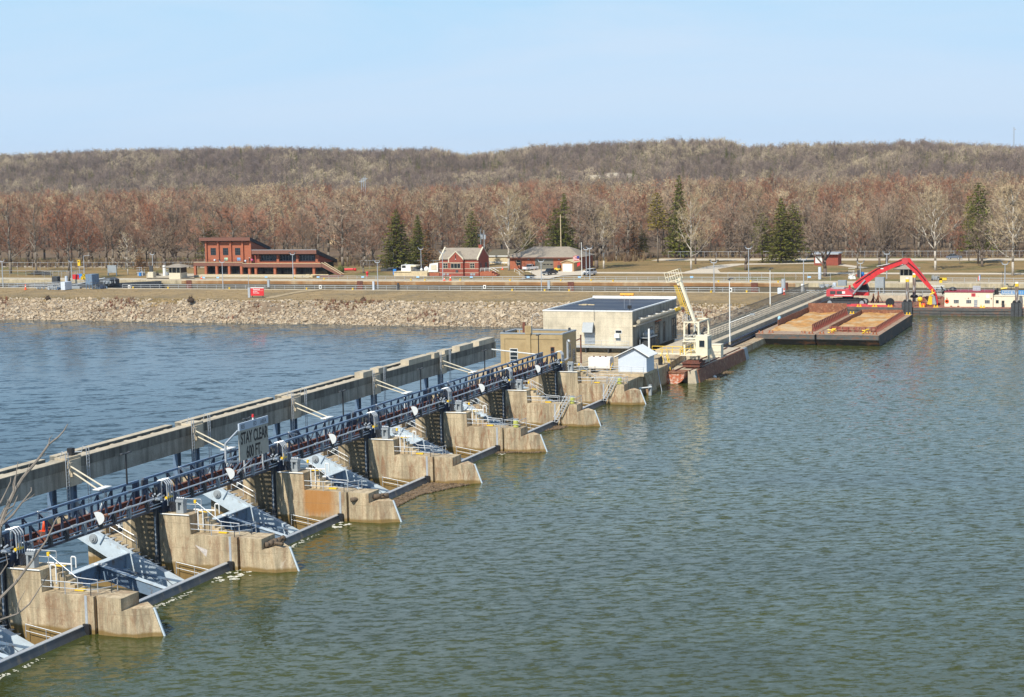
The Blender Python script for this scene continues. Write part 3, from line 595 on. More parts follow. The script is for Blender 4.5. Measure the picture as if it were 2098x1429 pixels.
def make_bent(loc):
    t = thing('girder_support', '', 'support', loc, 'blue steel supports under the crane girders')
    def P(name, mb, mat): return mb.build(name, mat, t, local=True)
    P('corbel', MB().prism([(-.86,8.9), (.86,8.9), (.86,6.5), (-.86,6.5)], 'x', GX0-1.15, GX0+.3).box(GX0-1.2,-1.0,8.93,GX0+.1,1.2,9.12), M['coping'])
    for x in (GX0-.5, GX1-1.65):
        c = MB().box(x-.28,.1,3.5,x+.28,.17,6.5).box(x-.28,.73,3.5,x+.28,.8,6.5).box(x-.04,.17,3.5,x+.04,.73,6.5); P('column', c, M['steelblue'])
    P('gusset', MB().prism([(GX0-.2,3.5), (GX0+1.6,3.5), (GX0-.2,5.1)], 'y', .4, .5), M['grey'])
    for y in (-1.45, 1.75):
        l = MB().tube((GX0+.45,y-.2,4.0), (GX0+.45,y-.2,9.7), .035, caps=False).tube((GX0+.45,y+.2,4.0), (GX0+.45,y+.2,9.7), .035, caps=False)
        for i in range(17): l.tube((GX0+.45,y-.2,4.1+i*.32), (GX0+.45,y+.2,4.1+i*.32), .02, n=4, caps=False)
        l.path([(GX0+.45,y-.2,9.7), (GX0+.1,y-.2,9.85), (GX0-.1,y-.2,9.2)], .03); P('ladder', l, M['galv'])
    return t
bn = make_bent((0, YK(0), 0)); BN = {0:'at the left, nearest the camera', 1:'left of the STAY CLEAR sign', 2:'right of the STAY CLEAR sign', 3:'at the fourth pier from the camera', 4:'at the third last pier', 5:'at the second last pier'}
for k in range(0, 6):
    o = bn if k == 0 else copy_tree(bn, (0, YK(k), 0)); o['label'] = 'blue steel column support under the concrete girder '+BN[k]
def make_struts(loc):
    t = thing('hoist_strut', '', 'strut', loc, 'white sloping struts between girder and bridge')
    for a, b in (((-21.8,-.9,8.45), (-15.3,-5.0,7.5)), ((-21.8,-.5,7.78), (-15.3,-5.8,7.38))):
        a, b = Vector(a), Vector(b)
        MB().tube(a, b, .07, n=7).tube(a+Vector((0,.24,-.10)), b+Vector((0,.24,-.10)), .045, n=6).build('strut_tube', M['stone'], t, local=True)
    f = MB(); X = -15.35
    f.bar((X,-4.8,5.2), (X,-4.8,7.5), .12).bar((X,-6.0,5.2), (X,-6.0,7.4), .12).bar((X,-6.0,7.0), (X,-4.8,5.3), .07).bar((X,-6.0,5.3), (X,-4.8,7.2), .07).box(X-.3,-6.3,7.5,X+.4,-4.4,7.57)
    f.build('strut_frame', M['white'], t, local=True)
    MB().box(GX0+.3,-1.2,8.2,GX0+.6,-.6,8.7).box(GX0+.3,-.8,7.4,GX0+.55,-.2,7.9).build('strut_bracket', M['coping'], t, local=True); return t
s0 = make_struts((0, YK(0), 0)); SL = {0:'at the left edge of view', 1:'left of the STAY CLEAR sign', 2:'right of the STAY CLEAR sign', 3:'above the pier with drift beside it', 4:'third last before the control house', 5:'second last before the control house'}
s0['label'] = 'pair of white sloping struts '+SL[0]
for k in range(1, 6): copy_tree(s0, (0, YK(k), 0), 'pair of white sloping struts '+SL[k])
t = thing('hoist_strut', 'single white sloping strut ending at the tan control house', 'strut', (GX0, 124.5, 7.6)); MB().tube((GX0+.2,124.5,8.0), (-15.3,126.6,7.1), .09).tube((GX0+.2,124.8,7.9), (-15.3,126.9,7.0), .06).build('strut_tube', M['white'], t); MB().box(-15.6,126,5.3,-15.2,127.2,7.2).build('strut_frame', M['grey'], t)
o = thing('float_switch', 'small black box on top of the nearest girder support', 'box', (GX0-.5, 22.0, 9.13)); MB().box(GX0-.8,21.7,9.13,GX0-.3,22.2,9.8).build('box_body', M['black'], o); MB().tube((GX0-.3,22.1,9.4), (GX0+.2,22.5,9.4), .06).build('box_arm', M['galv'], o)

# ---- STAY CLEAR sign
t = thing('warning_sign', 'large white STAY CLEAR 600 FT board with a faded RESTRICTED AREA strip above', 'sign', (-12.0, 36.7, 6.95))
SX, ya, yb = -12.0, 33.85, 39.5
MB().box(SX-.10,ya,6.98,SX,yb,8.38).build('board_panel', plain('sign_board', (.40,.385,.33), .6, .07, 1.2, patch=(.32,.305,.26), pamt=.3), t)
MB().box(SX-.10,ya,8.395,SX,yb,9.86).build('board_panel', bpy.data.materials['sign_board'], t)
MB().box(SX-.10,ya,9.9,SX+.06,yb,10.62).build('header_panel', plain('sign_header', (.46,.53,.62), .5, .06, 1.2), t)
m_let = plain('sign_letters', (.018,.018,.02), .6, .2, 3.); m_fade = plain('faded_letters', (.20,.22,.25), .6, .3, 6.)
words('lettering', 'STAY CLEAR', 1.14, m_let, t, (SX+.012, 36.75, 8.55), (0,1,0), (0,0,1), .575, .008)
words('lettering', '600 FT.', 1.12, m_let, t, (SX+.012, 36.6, 7.12), (0,1,0), (0,0,1), .6, .008)
words('faded_lettering', 'RES', .40, m_fade, t, (SX+.07, 34.15, 10.05), (0,1,0), (0,0,1), .8, .006, 'LEFT')
words('faded_lettering', 'ED', .40, m_fade, t, (SX+.07, 36.85, 10.05), (0,1,0), (0,0,1), .85, .006)
words('faded_lettering', 'AREA', .40, m_fade, t, (SX+.07, 38.5, 10.05), (0,1,0), (0,0,1), .85, .006)
MB().bar((SX-.12,31.45,7.35), (SX-.12,31.45,9.05), .16).bar((SX-.12,31.45,9.05), (SX-.12,ya,9.95), .14).bar((SX-.12,31.45,7.3), (SX-.12,ya,7.0), .16).bar((SX-.05,31.9,5.9), (SX-.05,ya,6.95), .12).bar((SX-.05,33.4,5.9), (SX-.05,36.5,6.95), .10).bar((SX-.2,35,5.3), (SX-.2,35,10.4), .14).bar((SX-.2,38.6,5.3), (SX-.2,38.6,10.4), .14).build('sign_frame', M['galv'], t)
MB().tube((SX-.05,36.7,10.62), (SX-.05,36.7,10.85), .08).build('lamp_base', M['white'], t); MB().tube((SX-.05,36.7,10.85), (SX-.05,36.7,11.15), .13, .11, n=8).build('warning_lamp', M['red'], t)
for i, (x, y, l) in enumerate(((-13.3, 4.9, 'orange traffic cone standing on the blue service bridge'),)):
    t = thing('traffic_cone', l, 'traffic cone', (x, y, 6.2)); MB().tube((x,y,6.24), (x,y,7.05), .19, .05, n=12).build('cone_body', M['orange'], t, smooth=True); MB().box(x-.27,y-.27,6.18,x+.27,y+.27,6.24).build('cone_base', M['orange'], t)
    MB().box(x-.4,y-.4,5.32,x+.4,y+.4,6.17).build('cone_plinth', M['decking'], t)
# ---- drift, logs and foam on the pool
def log(p, q, r, label):
    p, q = Vector(p), Vector(q); b = MB(); pts = [p.lerp(q, i/5)+Vector((0, random.uniform(-.08,.08), random.uniform(-.06,.06))) for i in range(6)]
    b.path(pts, r, 8, r*1.25); b.tube(pts[4], pts[4]+Vector((.5,-.3,.35)), r*.5, r*.2); b.tube(pts[1], pts[1]+Vector((.2,.4,.3)), r*.4, r*.2); return solo('drift_log', b, M['wood'], label, 'log', 'logs washed onto pier noses', True)
log((-4.0,41.2,2.3), (-1.0,43.6,2.45), .22, 'long grey log lying over the nose of the pier with the orange stain')
log((-2.1,20.6,2.25), (-1.35,22.6,2.55), .24, 'dark broken log jammed on the second nearest pier nose')
log((-2.0,21.6,2.25), (-.6,21.0,2.45), .13, 'thin dark branch lying beside the log on the second nearest pier nose')
def patch_mat(name, edge, z, mat, chunks, cmat):
    b = MB(); n = len(edge); cx = sum(e[0] for e in edge)/n; cy = sum(e[1] for e in edge)/n
    fine = []
    for i in range(n):
        a, c = Vector(edge[i]), Vector(edge[(i+1) % n])
        for j in range(5): f = a.lerp(c, j/5); fine.append((f.x+random.uniform(-.12,.12), f.y+random.uniform(-.12,.12), .015))
    b.add([(cx, cy, .06)]+fine, [(0, i+1, (i+1) % len(fine)+1) for i in range(len(fine))])
    for i in range(chunks):
        a = random.randrange(len(fine)); f = math.sqrt(random.random())*.98; x, y = cx+(fine[a][0]-cx)*f, cy+(fine[a][1]-cy)*f; s = random.uniform(.05,.22); d = random.uniform(0, 3.1)
        b.cbox((x, y, .02), s*3*random.uniform(.4,1), s*.6, s*.5, d)
    o = b.build(name, mat); o['kind'] = 'stuff'; return o
patch_mat('drift_debris', [(-5.0,44.3), (-2.9,47.2), (-3.2,50), (-3.6,55.5), (-1.6,61), (-.2,63), (-2.2,63.2), (-5.1,63), (-5.1,55)], .03, M['debris'], 900, M['wood'])
patch_mat('drift_debris', [(-5.0,101), (-3.6,103), (-3.2,105.2), (-5.1,105.4)], .03, M['debris'], 160, M['wood'])
patch_mat('drift_debris', [(-1.8,106.2), (.6,107.6), (.4,108.4), (-1.5,105.4)], .03, M['debris'], 90, M['wood'])
patch_mat('drift_debris', [(-5.0,82.5), (-3.0,84), (.3,85.2), (-.2,84.1), (-5.1,84)], .03, M['debris'], 240, M['wood'])
from mathutils import noise as NZ0
def foam(c, sx, sy, n):
    b = MB()
    for i in range(n):
        a, r = random.uniform(0, 6.28), random.random()**.8; x, y = c[0]+sx*r*math.cos(a), c[1]+sy*r*math.sin(a)
        if n > 100 and NZ0.noise(Vector((x*1.9, y*1.3, 1.0))) < -.02+.25*r: continue
        s = random.uniform(.015,.075); b.ball((x,y,.0), s*2.2, s, random.uniform(.01,.03), 6, 4)
    o = b.build('river_foam', M['foam']); o['kind'] = 'stuff'
foam((-4.1,18.2,0), 1.5, 2.6, 900); foam((-4.5,40.0,0), .9, 1.7, 500); foam((-4.3,61.5,0), .3, .5, 6); foam((-4.6,104,0), .4, .9, 10); foam((-4.6,8,0), .4, 6, 70); foam((-4.6,30,0), .4, 6, 60); foam((-4.6,-12,0), .4, 6, 60); foam((-4.2,82.6,0), .4, .8, 16)
# =================================================================== CONTROL HOUSE, POWERHOUSE, FOREBAY
def wnd(parent, x0, z0, x1, z1, y, rows=1, cols=1, frame=None, face=-1, d=.10):
    """window in a wall that lies in a plane of constant y (face -1 looks toward the river camera side)"""
    f = MB(); fw = .07; y1 = y+face*.05
    f.box(x0,y,z0,x0+fw,y1,z1).box(x1-fw,y,z0,x1,y1,z1).box(x0+fw,y,z1-fw,x1-fw,y1,z1).box(x0+fw,y,z0,x1-fw,y1,z0+fw)
    for i in range(1, rows): z = z0+(z1-z0)*i/rows; f.box(x0+fw,y,z-.035,x1-fw,y1,z+.035)
    for i in range(1, cols): x = x0+(x1-x0)*i/cols; f.box(x-.035,y,z0+fw,x+.035,y1-face*.004,z1-fw)
    w = f.build('window', frame or M['grey'], parent)
    MB().box(x0+fw,y-face*.01,z0+fw,x1-fw,y+face*.012,z1-fw).build('pane', M['glass'], w); return w
def wndx(parent, y0, z0, y1, z1, x, rows=1, cols=1, frame=None):
    f = MB(); fw = .08; a, b = x+.003, x+.06
    f.box(a,y0,z0,b,y0+fw,z1).box(a,y1-fw,z0,b,y1,z1).box(a,y0+fw,z1-fw,b,y1-fw,z1).box(a,y0+fw,z0,b,y1-fw,z0+fw)
    for i in range(1, rows): z = z0+(z1-z0)*i/rows; f.box(a,y0+fw,z-.04,b,y1-fw,z+.04)
    for i in range(1, cols): y = y0+(y1-y0)*i/cols; f.box(a,y-.04,z0+fw,b-.004,y+.04,z1-fw)
    w = f.build('window', frame or M['grey'], parent); MB().box(a,y0+fw,z0+fw,x+.02,y1-fw,z1-fw).build('pane', M['glass'], w); return w
# abutment the buildings stand on
ab = MB(); ab.prism([(-26,129.3), (-2.6,129.3), (-2.6,150.5), (-4.2,168.2), (-30,168.2), (-30,135)], 'z', -6, 3.0)
ab.prism([(-2.6,-5), (-.2,-5), (-2.6,3.4)], 'y', 138.0, 142.4); ab.box(-9.5,136.0,3.0,-1.9,142.5,3.4)
o = solo('abutment', ab, M['pier'], 'concrete abutment beyond the last pier, carrying the control house and shed', 'abutment')
# tan control house
HX0, HX1, HY0, HY1, HZ = -24.05, -14.0, 134.0, 140.4, 9.45
t = thing('control_house', 'tan brick control house with flat parapet roof at the end of the bridge', 'building', (-19, 134, 3.0))
w = MB(); w.box(HX0,HY0,3.0,HX1,HY0+.3,HZ-.12).box(HX1-.3,HY0+.3,3.0,HX1,HY1,HZ-.12).box(HX0,HY0+.3,3.0,HX0+.3,HY1,HZ-.12).box(HX0+.3,HY1-.3,3.0,HX1-.3,HY1,HZ-.12)
w.build('wall', M['tan'], t)
rr = MB().box(HX0+.3,HY0+.3,HZ-.9,HX1-.3,HY1-.3,HZ-.8).build('roof', M['membrane'], t)
q = MB(); e = .06; q.box(HX0-e,HY0-e,HZ-.12,HX1+e,HY0+.36,HZ+.06).box(HX0-e,HY1-.36,HZ-.12,HX1+e,HY1+e,HZ+.06).box(HX0-e,HY0+.36,HZ-.12,HX0+.36,HY1-.36,HZ+.06).box(HX1-.36,HY0+.36,HZ-.12,HX1+e,HY1-.36,HZ+.06); q.build('parapet_cap', M['grey'], rr)
MB().box(-20.75,134.9,HZ-.8,-20.35,135.3,HZ+1.6).build('stack', M['decking'], rr); MB().tube((-21.2,134.8,HZ-.8), (-21.2,134.8,HZ+.45), .09).build('vent', M['galv'], rr)
MB().box(HX1-1.0,139.6,HZ-.8,HX1-.7,139.9,HZ+.4).box(HX0+.2,134.5,HZ,HX0+.5,134.8,HZ+.35).build('roof_lamp', M['dark'], rr)
MB().box(-19.85,133.78,5.9,-19.1,133.997,HZ-.13).box(-19.95,133.7,HZ+.061,-18.95,134.4,HZ+1.15).box(-19.9,133.72,HZ-.12,-19.05,133.93,HZ+.06).build('pilaster', M['tan'], t)
for x in (-19.75,-19.5,-19.25): MB().box(x-.04,133.66,HZ+.3,x+.04,133.698,HZ+1.1).build('pilaster_rib', M['tan'], t)
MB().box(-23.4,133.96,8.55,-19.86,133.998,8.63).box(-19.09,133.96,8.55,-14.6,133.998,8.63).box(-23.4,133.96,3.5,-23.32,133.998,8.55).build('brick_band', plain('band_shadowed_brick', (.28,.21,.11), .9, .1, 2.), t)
wnd(t, -22.55, 4.75, -21.25, 7.1, 133.998, 4, 1, M['white']); wnd(t, -15.95, 5.9, -15.3, 7.45, 133.998, 2, 1, M['rust'])
wndx(t, 136.6, 5.5, 137.6, 7.6, HX1, 2); wndx(t, 138.6, 4.6, 139.5, 6.6, HX1, 3)
dk = MB().tube((-13.55,134.9,5.6), (-13.55,134.9,8.2), .16, n=8).tube((-13.55,134.9,8.2), (-13.3,134.7,8.45), .16).tube((-13.3,134.7,8.45), (-13.1,134.6,8.2), .16).tube((-13.55,134.9,5.6), (-14.6,130.2,4.9), .15); dk.build('exhaust_duct', M['galv'], t)
MB().tube((-18.85,133.9,HZ), (-18.85,133.9,HZ+2.3), .03).path([(-18.85,133.9,HZ+2.3), (-18.6,133.9,HZ+2.9), (-18.0,133.9,HZ+3.1), (-17.5,133.9,HZ+2.7)], .03).build('lamp_arm', M['galv'], t)
# powerhouse
PX0, PX1, PY0, PY1, PZ = -29.4, -13.35, 168.2, 196.5, 10.0
t = thing('powerhouse', 'large cream concrete powerhouse with flat black roof and white edge', 'building', (-21, 182, 0))
w = MB(); w.box(PX0,PY0,-5,PX1,PY0+.4,PZ-.14).box(PX0,PY0+.4,-5,PX0+.4,PY1,PZ-.14).box(PX0+.4,PY1-.4,-5,PX1-.4,PY1,PZ-.14); w.build('wall', M['pale'], t); MB().box(PX1-.4,PY0+.401,2.6,PX1,PY1,PZ-.14).build('shaded_wall', M['girder'], t)  # upstream side: shade put into its darker grey concrete colour
rf = MB().box(PX0+.4,PY0+.4,PZ-.4,PX1-.4,PY1-.4,PZ-.12).build('roof', M['membrane'], t)
q = MB(); e = .08; q.box(PX0-e,PY0-e,PZ-.14,PX1+e,PY0+.42,PZ+.05).box(PX0-e,PY1-.42,PZ-.14,PX1+e,PY1+e,PZ+.35).box(PX0-e,PY0+.42,PZ-.14,PX0+.3,PY1-.42,PZ+.05).box(PX1-.3,PY0+.42,PZ-.14,PX1+e,PY1-.42,PZ+.05); q.build('roof_edge', M['white'], rf)
for i in range(1, 4):
    MB().box(PX0+.45,PY0+i*7,PZ-.119,PX1-.45,PY0+i*7+.08,PZ-.113).build('membrane_seam', M['grey'], rf)
b = MB()
for i in range(9): b.cbox((-25.6+random.uniform(-1.1,1.1), 181+random.uniform(-.4,.4), PZ-.12), .9, .35, random.uniform(.08,.2), random.uniform(-.2,.2))
solo('plank_pile', b, M['ltstone'], 'loose pile of pale planks on the flat black roof', 'planks')
t2 = thing('floodlight', 'small black floodlight on the near corner of the powerhouse roof', 'floodlight', (-13.9,168.5,PZ+.05)); MB().tube((-13.9,168.5,PZ+.05), (-13.9,168.5,PZ+.4), .06).build('stand', M['dark'], t2); MB().box(-14.2,168.3,PZ+.4,-13.6,168.7,PZ+.95).build('lamp_housing', M['black'], t2)
t2 = thing('buoy_float', 'orange cylindrical float lying beyond the powerhouse roof', 'float', (-22.5,198,PZ-.1)); MB().tube((-24.1,196.3,PZ+.62), (-21.5,196.3,PZ+.62), .26, n=10).build('float_body', plain('amber_plastic', (.85,.36,.02), .5, .1, 3.), t2); MB().box(-23.6,196.1,PZ+.35,-23.4,196.5,PZ+.5).box(-22.2,196.1,PZ+.35,-22.0,196.5,PZ+.5).build('float_cradle', M['dark'], t2)
t2 = thing('antenna', 'thin whip antenna on the powerhouse front edge', 'antenna', (-20,168.3,PZ)); MB().tube((-20.1,168.1,PZ-1.7), (-20.1,168.1,PZ+.7), .03).build('mast', M['dark'], t2)
t2 = thing('antenna', 'pair of thin antennas standing in the middle of the powerhouse roof', 'antenna', (-16.5,174,PZ)); MB().tube((-16.5,174,PZ-.1), (-16.5,174,PZ+2.3), .025).build('mast', M['galv'], t2); MB().tube((-15.8,175,PZ-.1), (-15.8,175,PZ+2.0), .025).build('mast', M['galv'], t2)
t = bpy.data.objects['powerhouse']; y = PY0-.004
hd = MB().prism([(y,8.0), (y-.25,8.0), (y-1.0,6.35), (y,6.35)], 'x', -22.1, -20.2); hd.build('louvre_hood', M['grey'], t); MB().box(-20.19,y-.5,6.4,-20.05,y,7.5).build('hood_side', M['dark'], t)
MB().box(-21.85,y-.02,4.3,-20.05,y,6.3).build('louvre_back', M['grey'], t)
sl = MB().box(-21.85,y-.12,4.32,-20.05,y-.02,4.44).build('louvre_slat', M['galv'], t)
for i in range(1, 9): piece(sl, t, (0,0,i*.225))
wnd(t, -16.4, 6.15, -15.2, 6.75, y, 1, 1, M['white']); MB().box(-16.4,y-.5,5.45,-15.55,y,6.1).build('window_cooler', M['white'], t); MB().box(-16.25,y-.04,4.95,-15.4,y,5.4).build('vent_panel', M['grey'], t)
wnd(t, -25.0, 1.5, -23.7, 3.35, y, 2, 1, M['white']); MB().box(-15.1,y-.03,8.6,-15.0,y,8.9).build('wall_mark', M['ltstone'], t)
# upstream face of the powerhouse: cornice, brackets, bus pipes, tall openings
MB().box(PX1+.003,PY0+.2,7.35,PX1+.55,PY1,7.55).build('cornice', M['pale'], t)
for i, yy in enumerate((172,176.6,181.2,185.8,190.4,194.6)):
    MB().prism([(PX1+.004,8.6), (PX1+1.35,8.45), (PX1+.004,7.95)], 'y', yy, yy+.14).build('roof_bracket', M['white'], t)
MB().tube((PX1+.95,PY0+.4,8.15), (PX1+.95,PY1,8.15), .34, n=10).build('bus_duct', plain('beige_duct', (.36,.32,.24), .7, .15, 2.), t); MB().tube((PX1+1.3,PY0+.4,8.95), (PX1+1.3,PY1+1,8.95), .07).build('cable', M['black'], t)
b = MB()
for i in range(4): b.ball((PX1+1.25,191.4+i*.8,8.3), .34, n=8, m=5)
b.build('yellow_insulator', M['yellow'], t)
for i in range(11): MB().path([(PX1+1.0,169.2+i*.95,7.85), (PX1+1.4,169.3+i*.95,7.6), (PX1+.6,169.5+i*.95,7.45)], .04).build('duct_hanger', M['galv'], t)
for (a, b_, z0, z1, r) in ((179.0,180.4,3.0,6.3,1), (181.9,184.7,2.75,6.9,4), (187.2,188.6,2.9,6.5,1), (193.0,195.6,2.9,6.6,1)): wndx(t, a, z0, b_, z1, PX1, r, 2 if r == 1 else 1, M['dark'])
MB().box(PX1+.05,181.8,6.95,PX1+.5,184.9,7.15).build('door_lintel', M['rust2'], t)
t2 = thing('pipe_gantry', 'tall dark grey steel post at the far corner of the powerhouse', 'post', (-11.2,197.5,2.6)); MB().box(-11.45,197.3,2.6,-11.05,197.7,9.2).build('post_column', M['dark'], t2); MB().bar((-11.25,197.5,9.0), (-12.3,196.9,9.5), .25).build('post_arm', M['dark'], t2); MB().box(-11.8,197.2,7.4,-10.7,197.8,7.5).build('cross_arm', M['grey'], t2)
t2 = thing('transformer_rack', 'grey steel rack of transformers against the powerhouse side', 'transformer rack', (-12.0,173.5,2.8))
MB().box(-12.9,170.8,2.8,-12.75,170.95,6.4).box(-11.4,170.8,2.8,-11.25,170.95,6.4).box(-12.9,176.2,2.8,-12.75,176.35,6.4).box(-12.9,170.8,5.1,-11.25,176.35,5.25).build('rack_frame', M['grey'], t2)
for i in range(4): MB().ball((-12.1,171.7+i*1.3,5.75), .42, n=9, m=6).tube((-12.1,171.7+i*1.3,6.1), (-12.1,171.7+i*1.3,6.5), .07).build('transformer', M['grey'], t2)
for i in range(5): MB().box(-12.6,171.2+i*1.0,3.4,-11.4,171.9+i*1.0,4.9).build('switch_box', M['dark'], t2)
# concrete ledge and walkway platform between the two buildings
t = thing('access_platform', 'steel railed platform at the foot of the powerhouse front', 'platform', (-19,167,3.0)); MB().box(-25.5,165.8,3.9,-13.2,168.0,4.05).build('platform_deck', M['galv'], t); MB().rail([(-25.4,165.9,4.05), (-13.3,165.9,4.05)], 1.05, .028, 2.4).build('railing', M['galv'], t)
for x in (-25,-21,-17,-13.6): MB().box(x-.1,166,3.0,x+.1,167.5,3.9).build('platform_leg', M['dark'], t)
t = thing('pipe_support', 'dark brown pipe support rising behind the white tank', 'pipe support', (-17.4,150,3)); q = MB(); q.box(-18.0,150,3,-17.85,150.15,6.2).box(-16.95,151,3,-16.75,151.2,7.6).box(-19.0,148,3.8,-18.85,148.15,6.0); q.build('frame_post', M['decking'], t); MB().bar((-19.0,148.1,6.05), (-16.85,151.1,7.0), .16).build('frame_beam', M['decking'], t)
# white tank, metal shed
t = thing('fuel_tank', 'white rectangular fuel tank with rounded edges beside the pale blue shed', 'tank', (-9.8,140,3.4)); b = MB(); r = .28
sec = [(138.9+r,3.55), (140.9-r,3.55), (140.9,3.55+r), (140.9,5.35-r), (140.9-r,5.4), (138.9+r,5.4), (138.9,5.35-r), (138.9,3.55+r)]
b.prism(sec, 'x', -11.6, -8.15); b.build('tank_body', plain('tank_white', (.82,.79,.74), .5, .03, 2., patch=(.75,.55,.48), pamt=.22, pscale=.6), t); MB().box(-11.3,139.1,3.05,-11.0,140.7,3.55).box(-8.8,139.1,3.05,-8.5,140.7,3.55).build('tank_foot', M['black'], t)
q = MB()
for x in (-10.9,-9.9,-9.0): q.tube((x,139.6,5.38), (x,139.6,5.6), .12)
q.build('tank_fitting', M['decking'], t); MB().path([(-8.1,139.0,3.5), (-7.9,139.0,4.2), (-7.7,139.0,4.6)], .07).build('yellow_hose', M['yellow'], t)
t = thing('metal_shed', 'small pale blue corrugated metal shed with white gable roof', 'shed', (-4.3,138,3.4)); s0x, s1x, sy0, sy1 = -6.5, -2.05, 138.0, 142.1
w = MB(); w.prism([(s0x,3.4), (s1x,3.4), (s1x,5.85), (-3.95,7.0), (s0x,5.75)], 'y', sy0, sy1); w.build('wall', M['sheetblue'], t)
rb = MB().box(s0x+.1,sy0-.03,3.45,s0x+.16,sy0-.002,5.9).build('siding_rib', M['sheetblue'], t)
for i in range(1, 20): piece(rb, t, (i*.222, 0, min(0, 0)))
rf = MB().prism([(s0x-.5,5.62), (-3.95,7.14), (-3.95,7.24), (s0x-.55,5.74)], 'y', sy0-.35, sy1+.35).prism([(s1x+.5,5.72), (-3.95,7.14), (-3.95,7.24), (s1x+.55,5.84)], 'y', sy0-.35, sy1+.35).build('roof', M['white'], t)
MB().prism([(s0x-.45,5.5), (-3.95,7.02), (-3.95,7.13), (s0x-.5,5.62)], 'y', sy0-.37, sy0-.33).prism([(s1x+.45,5.6), (-3.95,7.02), (-3.95,7.13), (s1x+.5,5.72)], 'y', sy0-.37, sy0-.33).build('barge_board', M['dark'], t)
t = thing('deck_railing', 'galvanised railing along the edge of the abutment in front of the shed', 'railing', (-10,136.2,3)); MB().rail([(-14.5,135.9,3.0), (-9.6,136.1,3.4), (-2.0,136.1,3.4)], 1.05, .035, 2.0, (.33,.66)).build('rail', M['galv'], t)
t = thing('deck_railing', 'galvanised railing at the lower edge of the abutment face', 'railing', (-8,129.5,3)); MB().rail([(-12.0,129.4,3.0), (-2.8,129.4,3.0)], 1.05, .03, 2.4).build('rail', M['galv'], t)
t = thing('discharge_pipe', 'white pipe running along the abutment face to a grey pile by the water', 'pipe', (-1.9,137,0)); MB().tube((-4.5,133.5,1.25), (-1.2,137.6,1.25), .12).build('pipe_run', M['white'], t); MB().box(-1.65,137.5,-2,-1.2,137.9,1.6).build('pile', M['grey'], t)
t = thing('mooring_pole', 'thin pale pole leaning against the end of the abutment', 'pole', (-.7,141.9,0)); MB().tube((-.6,141.8,-1), (-1.8,142.6,4.3), .06).build('pole_shaft', M['galv'], t)
t = thing('pump_group', 'cluster of dark pumps and motors between shed and crane', 'pump', (-4.5,149,3)); random.seed(11)
for i in range(9):
    x, yy = -5.2+random.uniform(-1.2,1.6), 145.5+random.uniform(-1.5,6); h = random.uniform(.5,1.5); MB().tube((x,yy,3.0), (x,yy,3.0+h), random.uniform(.2,.45), n=9).tube((x,yy,3+h), (x+.2,yy,3.2+h), .14).build('pump_body', M['black'] if i % 3 else M['galv'], t)
MB().box(-5.6,144.4,4.1,-3.7,146.0,4.25).box(-5.4,144.6,3,-5.2,144.8,4.1).box(-3.9,144.6,3,-3.7,144.8,4.1).build('pump_stand', M['grey'], t)
random.seed(7)
# =================================================================== WALKWAY TO THE LOCK
t = thing('forebay_wall', 'long concrete forebay wall carrying the railed walkway from powerhouse to lock', 'wall', (-6,230,0))
MB().box(-9.4,168.3,-6,-4.9,302.9,3.5).build('walkway_deck', M['coping'], t); MB().box(-4.89,168.3,-6,-3.4,302.9,3.05).build('wall_ledge', M['coping'], t); MB().box(-3.39,186,-6,-2.9,302.9,1.9).build('wall_face', M['lockwet'], t)
for i, (x, z) in enumerate(((-3.0,2.2), (-2.75,1.55), (-2.6,.95))): MB().box(x-.16,188,z-.12,x+.16,300,z+.12).build('fender_beam', M['navy'], t)
MB().rail([(-5.05,170,3.5), (-5.05,302,3.5)], 1.25, .045, 1.15, (.33,.66)).build('walkway_railing', M['dark'], t)
MB().box(-5.12,170,3.5,-5.0,302,3.68).build('toe_kerb', M['coping'], t)
MB().box(-9.4,197,3.5,-9.1,302,3.85).build('parapet', M['coping'], t); t2 = thing('picket_fence', 'dense dark picket fence along the downstream side of the walkway', 'fence', (-9.25,250,3.85))
MB().box(-9.28,197,4.0,-9.22,302,4.06).box(-9.28,197,5.3,-9.22,302,5.36).build('fence_rail', M['dark'], t2)
pk = MB().box(-9.265,197.1,3.85,-9.235,197.165,5.5).build('picket', M['dark'], t2)
for i in range(1, 299): piece(pk, t2, (0, i*.351, 0))
# low concrete wall with rounded top at the end of the crane deck
b = MB(); b.prism([(-2.3,-5), (.9,-5), (-.2,1.3), (-2.3,1.3)], 'y', 188.4, 212.5); solo('guide_wall', b, M['pier'], 'low sloping concrete guide wall between the crane deck and the barges', 'wall')
# crane deck with rusty bulkhead
t = thing('crane_deck', 'concrete crane deck faced with rusty steel bulkheads', 'quay', (0,170,0)); MB().box(-4.2,154.6,-6,1.35,188.2,1.95).build('deck_slab', M['coping'], t); MB().prism([(-5.6,-5), (-2.2,-5), (-3.6,1.95), (-5.6,1.95)], 'y', 142.6, 151.0).build('ramp_block', M['pier'], t)
for i, (a, b_) in enumerate(((153.8,158.6), (158.7,164.0), (164.1,170.6), (170.7,178.4), (178.5,186.0))): MB().prism([(1.38,-3), (2.75,-3), (1.75,2.0), (1.38,2.0)], 'y', a, b_).build('bulkhead_plate', M['rust'], t)
MB().prism([(1.38,-3), (2.75,-3), (1.75,2.0), (1.38,2.0)], 'y', 186.05, 188.3).build('bulkhead_plate', M['grey'], t); MB().prism([(.5,-3), (2.4,-3), (1.6,2.0), (.5,2.0)], 'y', 152.4, 154.5).build('bulkhead_end', M['coping'], t)
MB().box(-1.6,152,1.95,-1.45,187,2.12).box(.75,152,1.95,.9,187,2.12).build('crane_rail', M['decking'], t)
t = thing('trash_skip', 'rust orange dredge bucket skip hanging over the end of the crane deck', 'skip', (-1.2,151,0)); b = MB(); n = 9; A = []; B = []
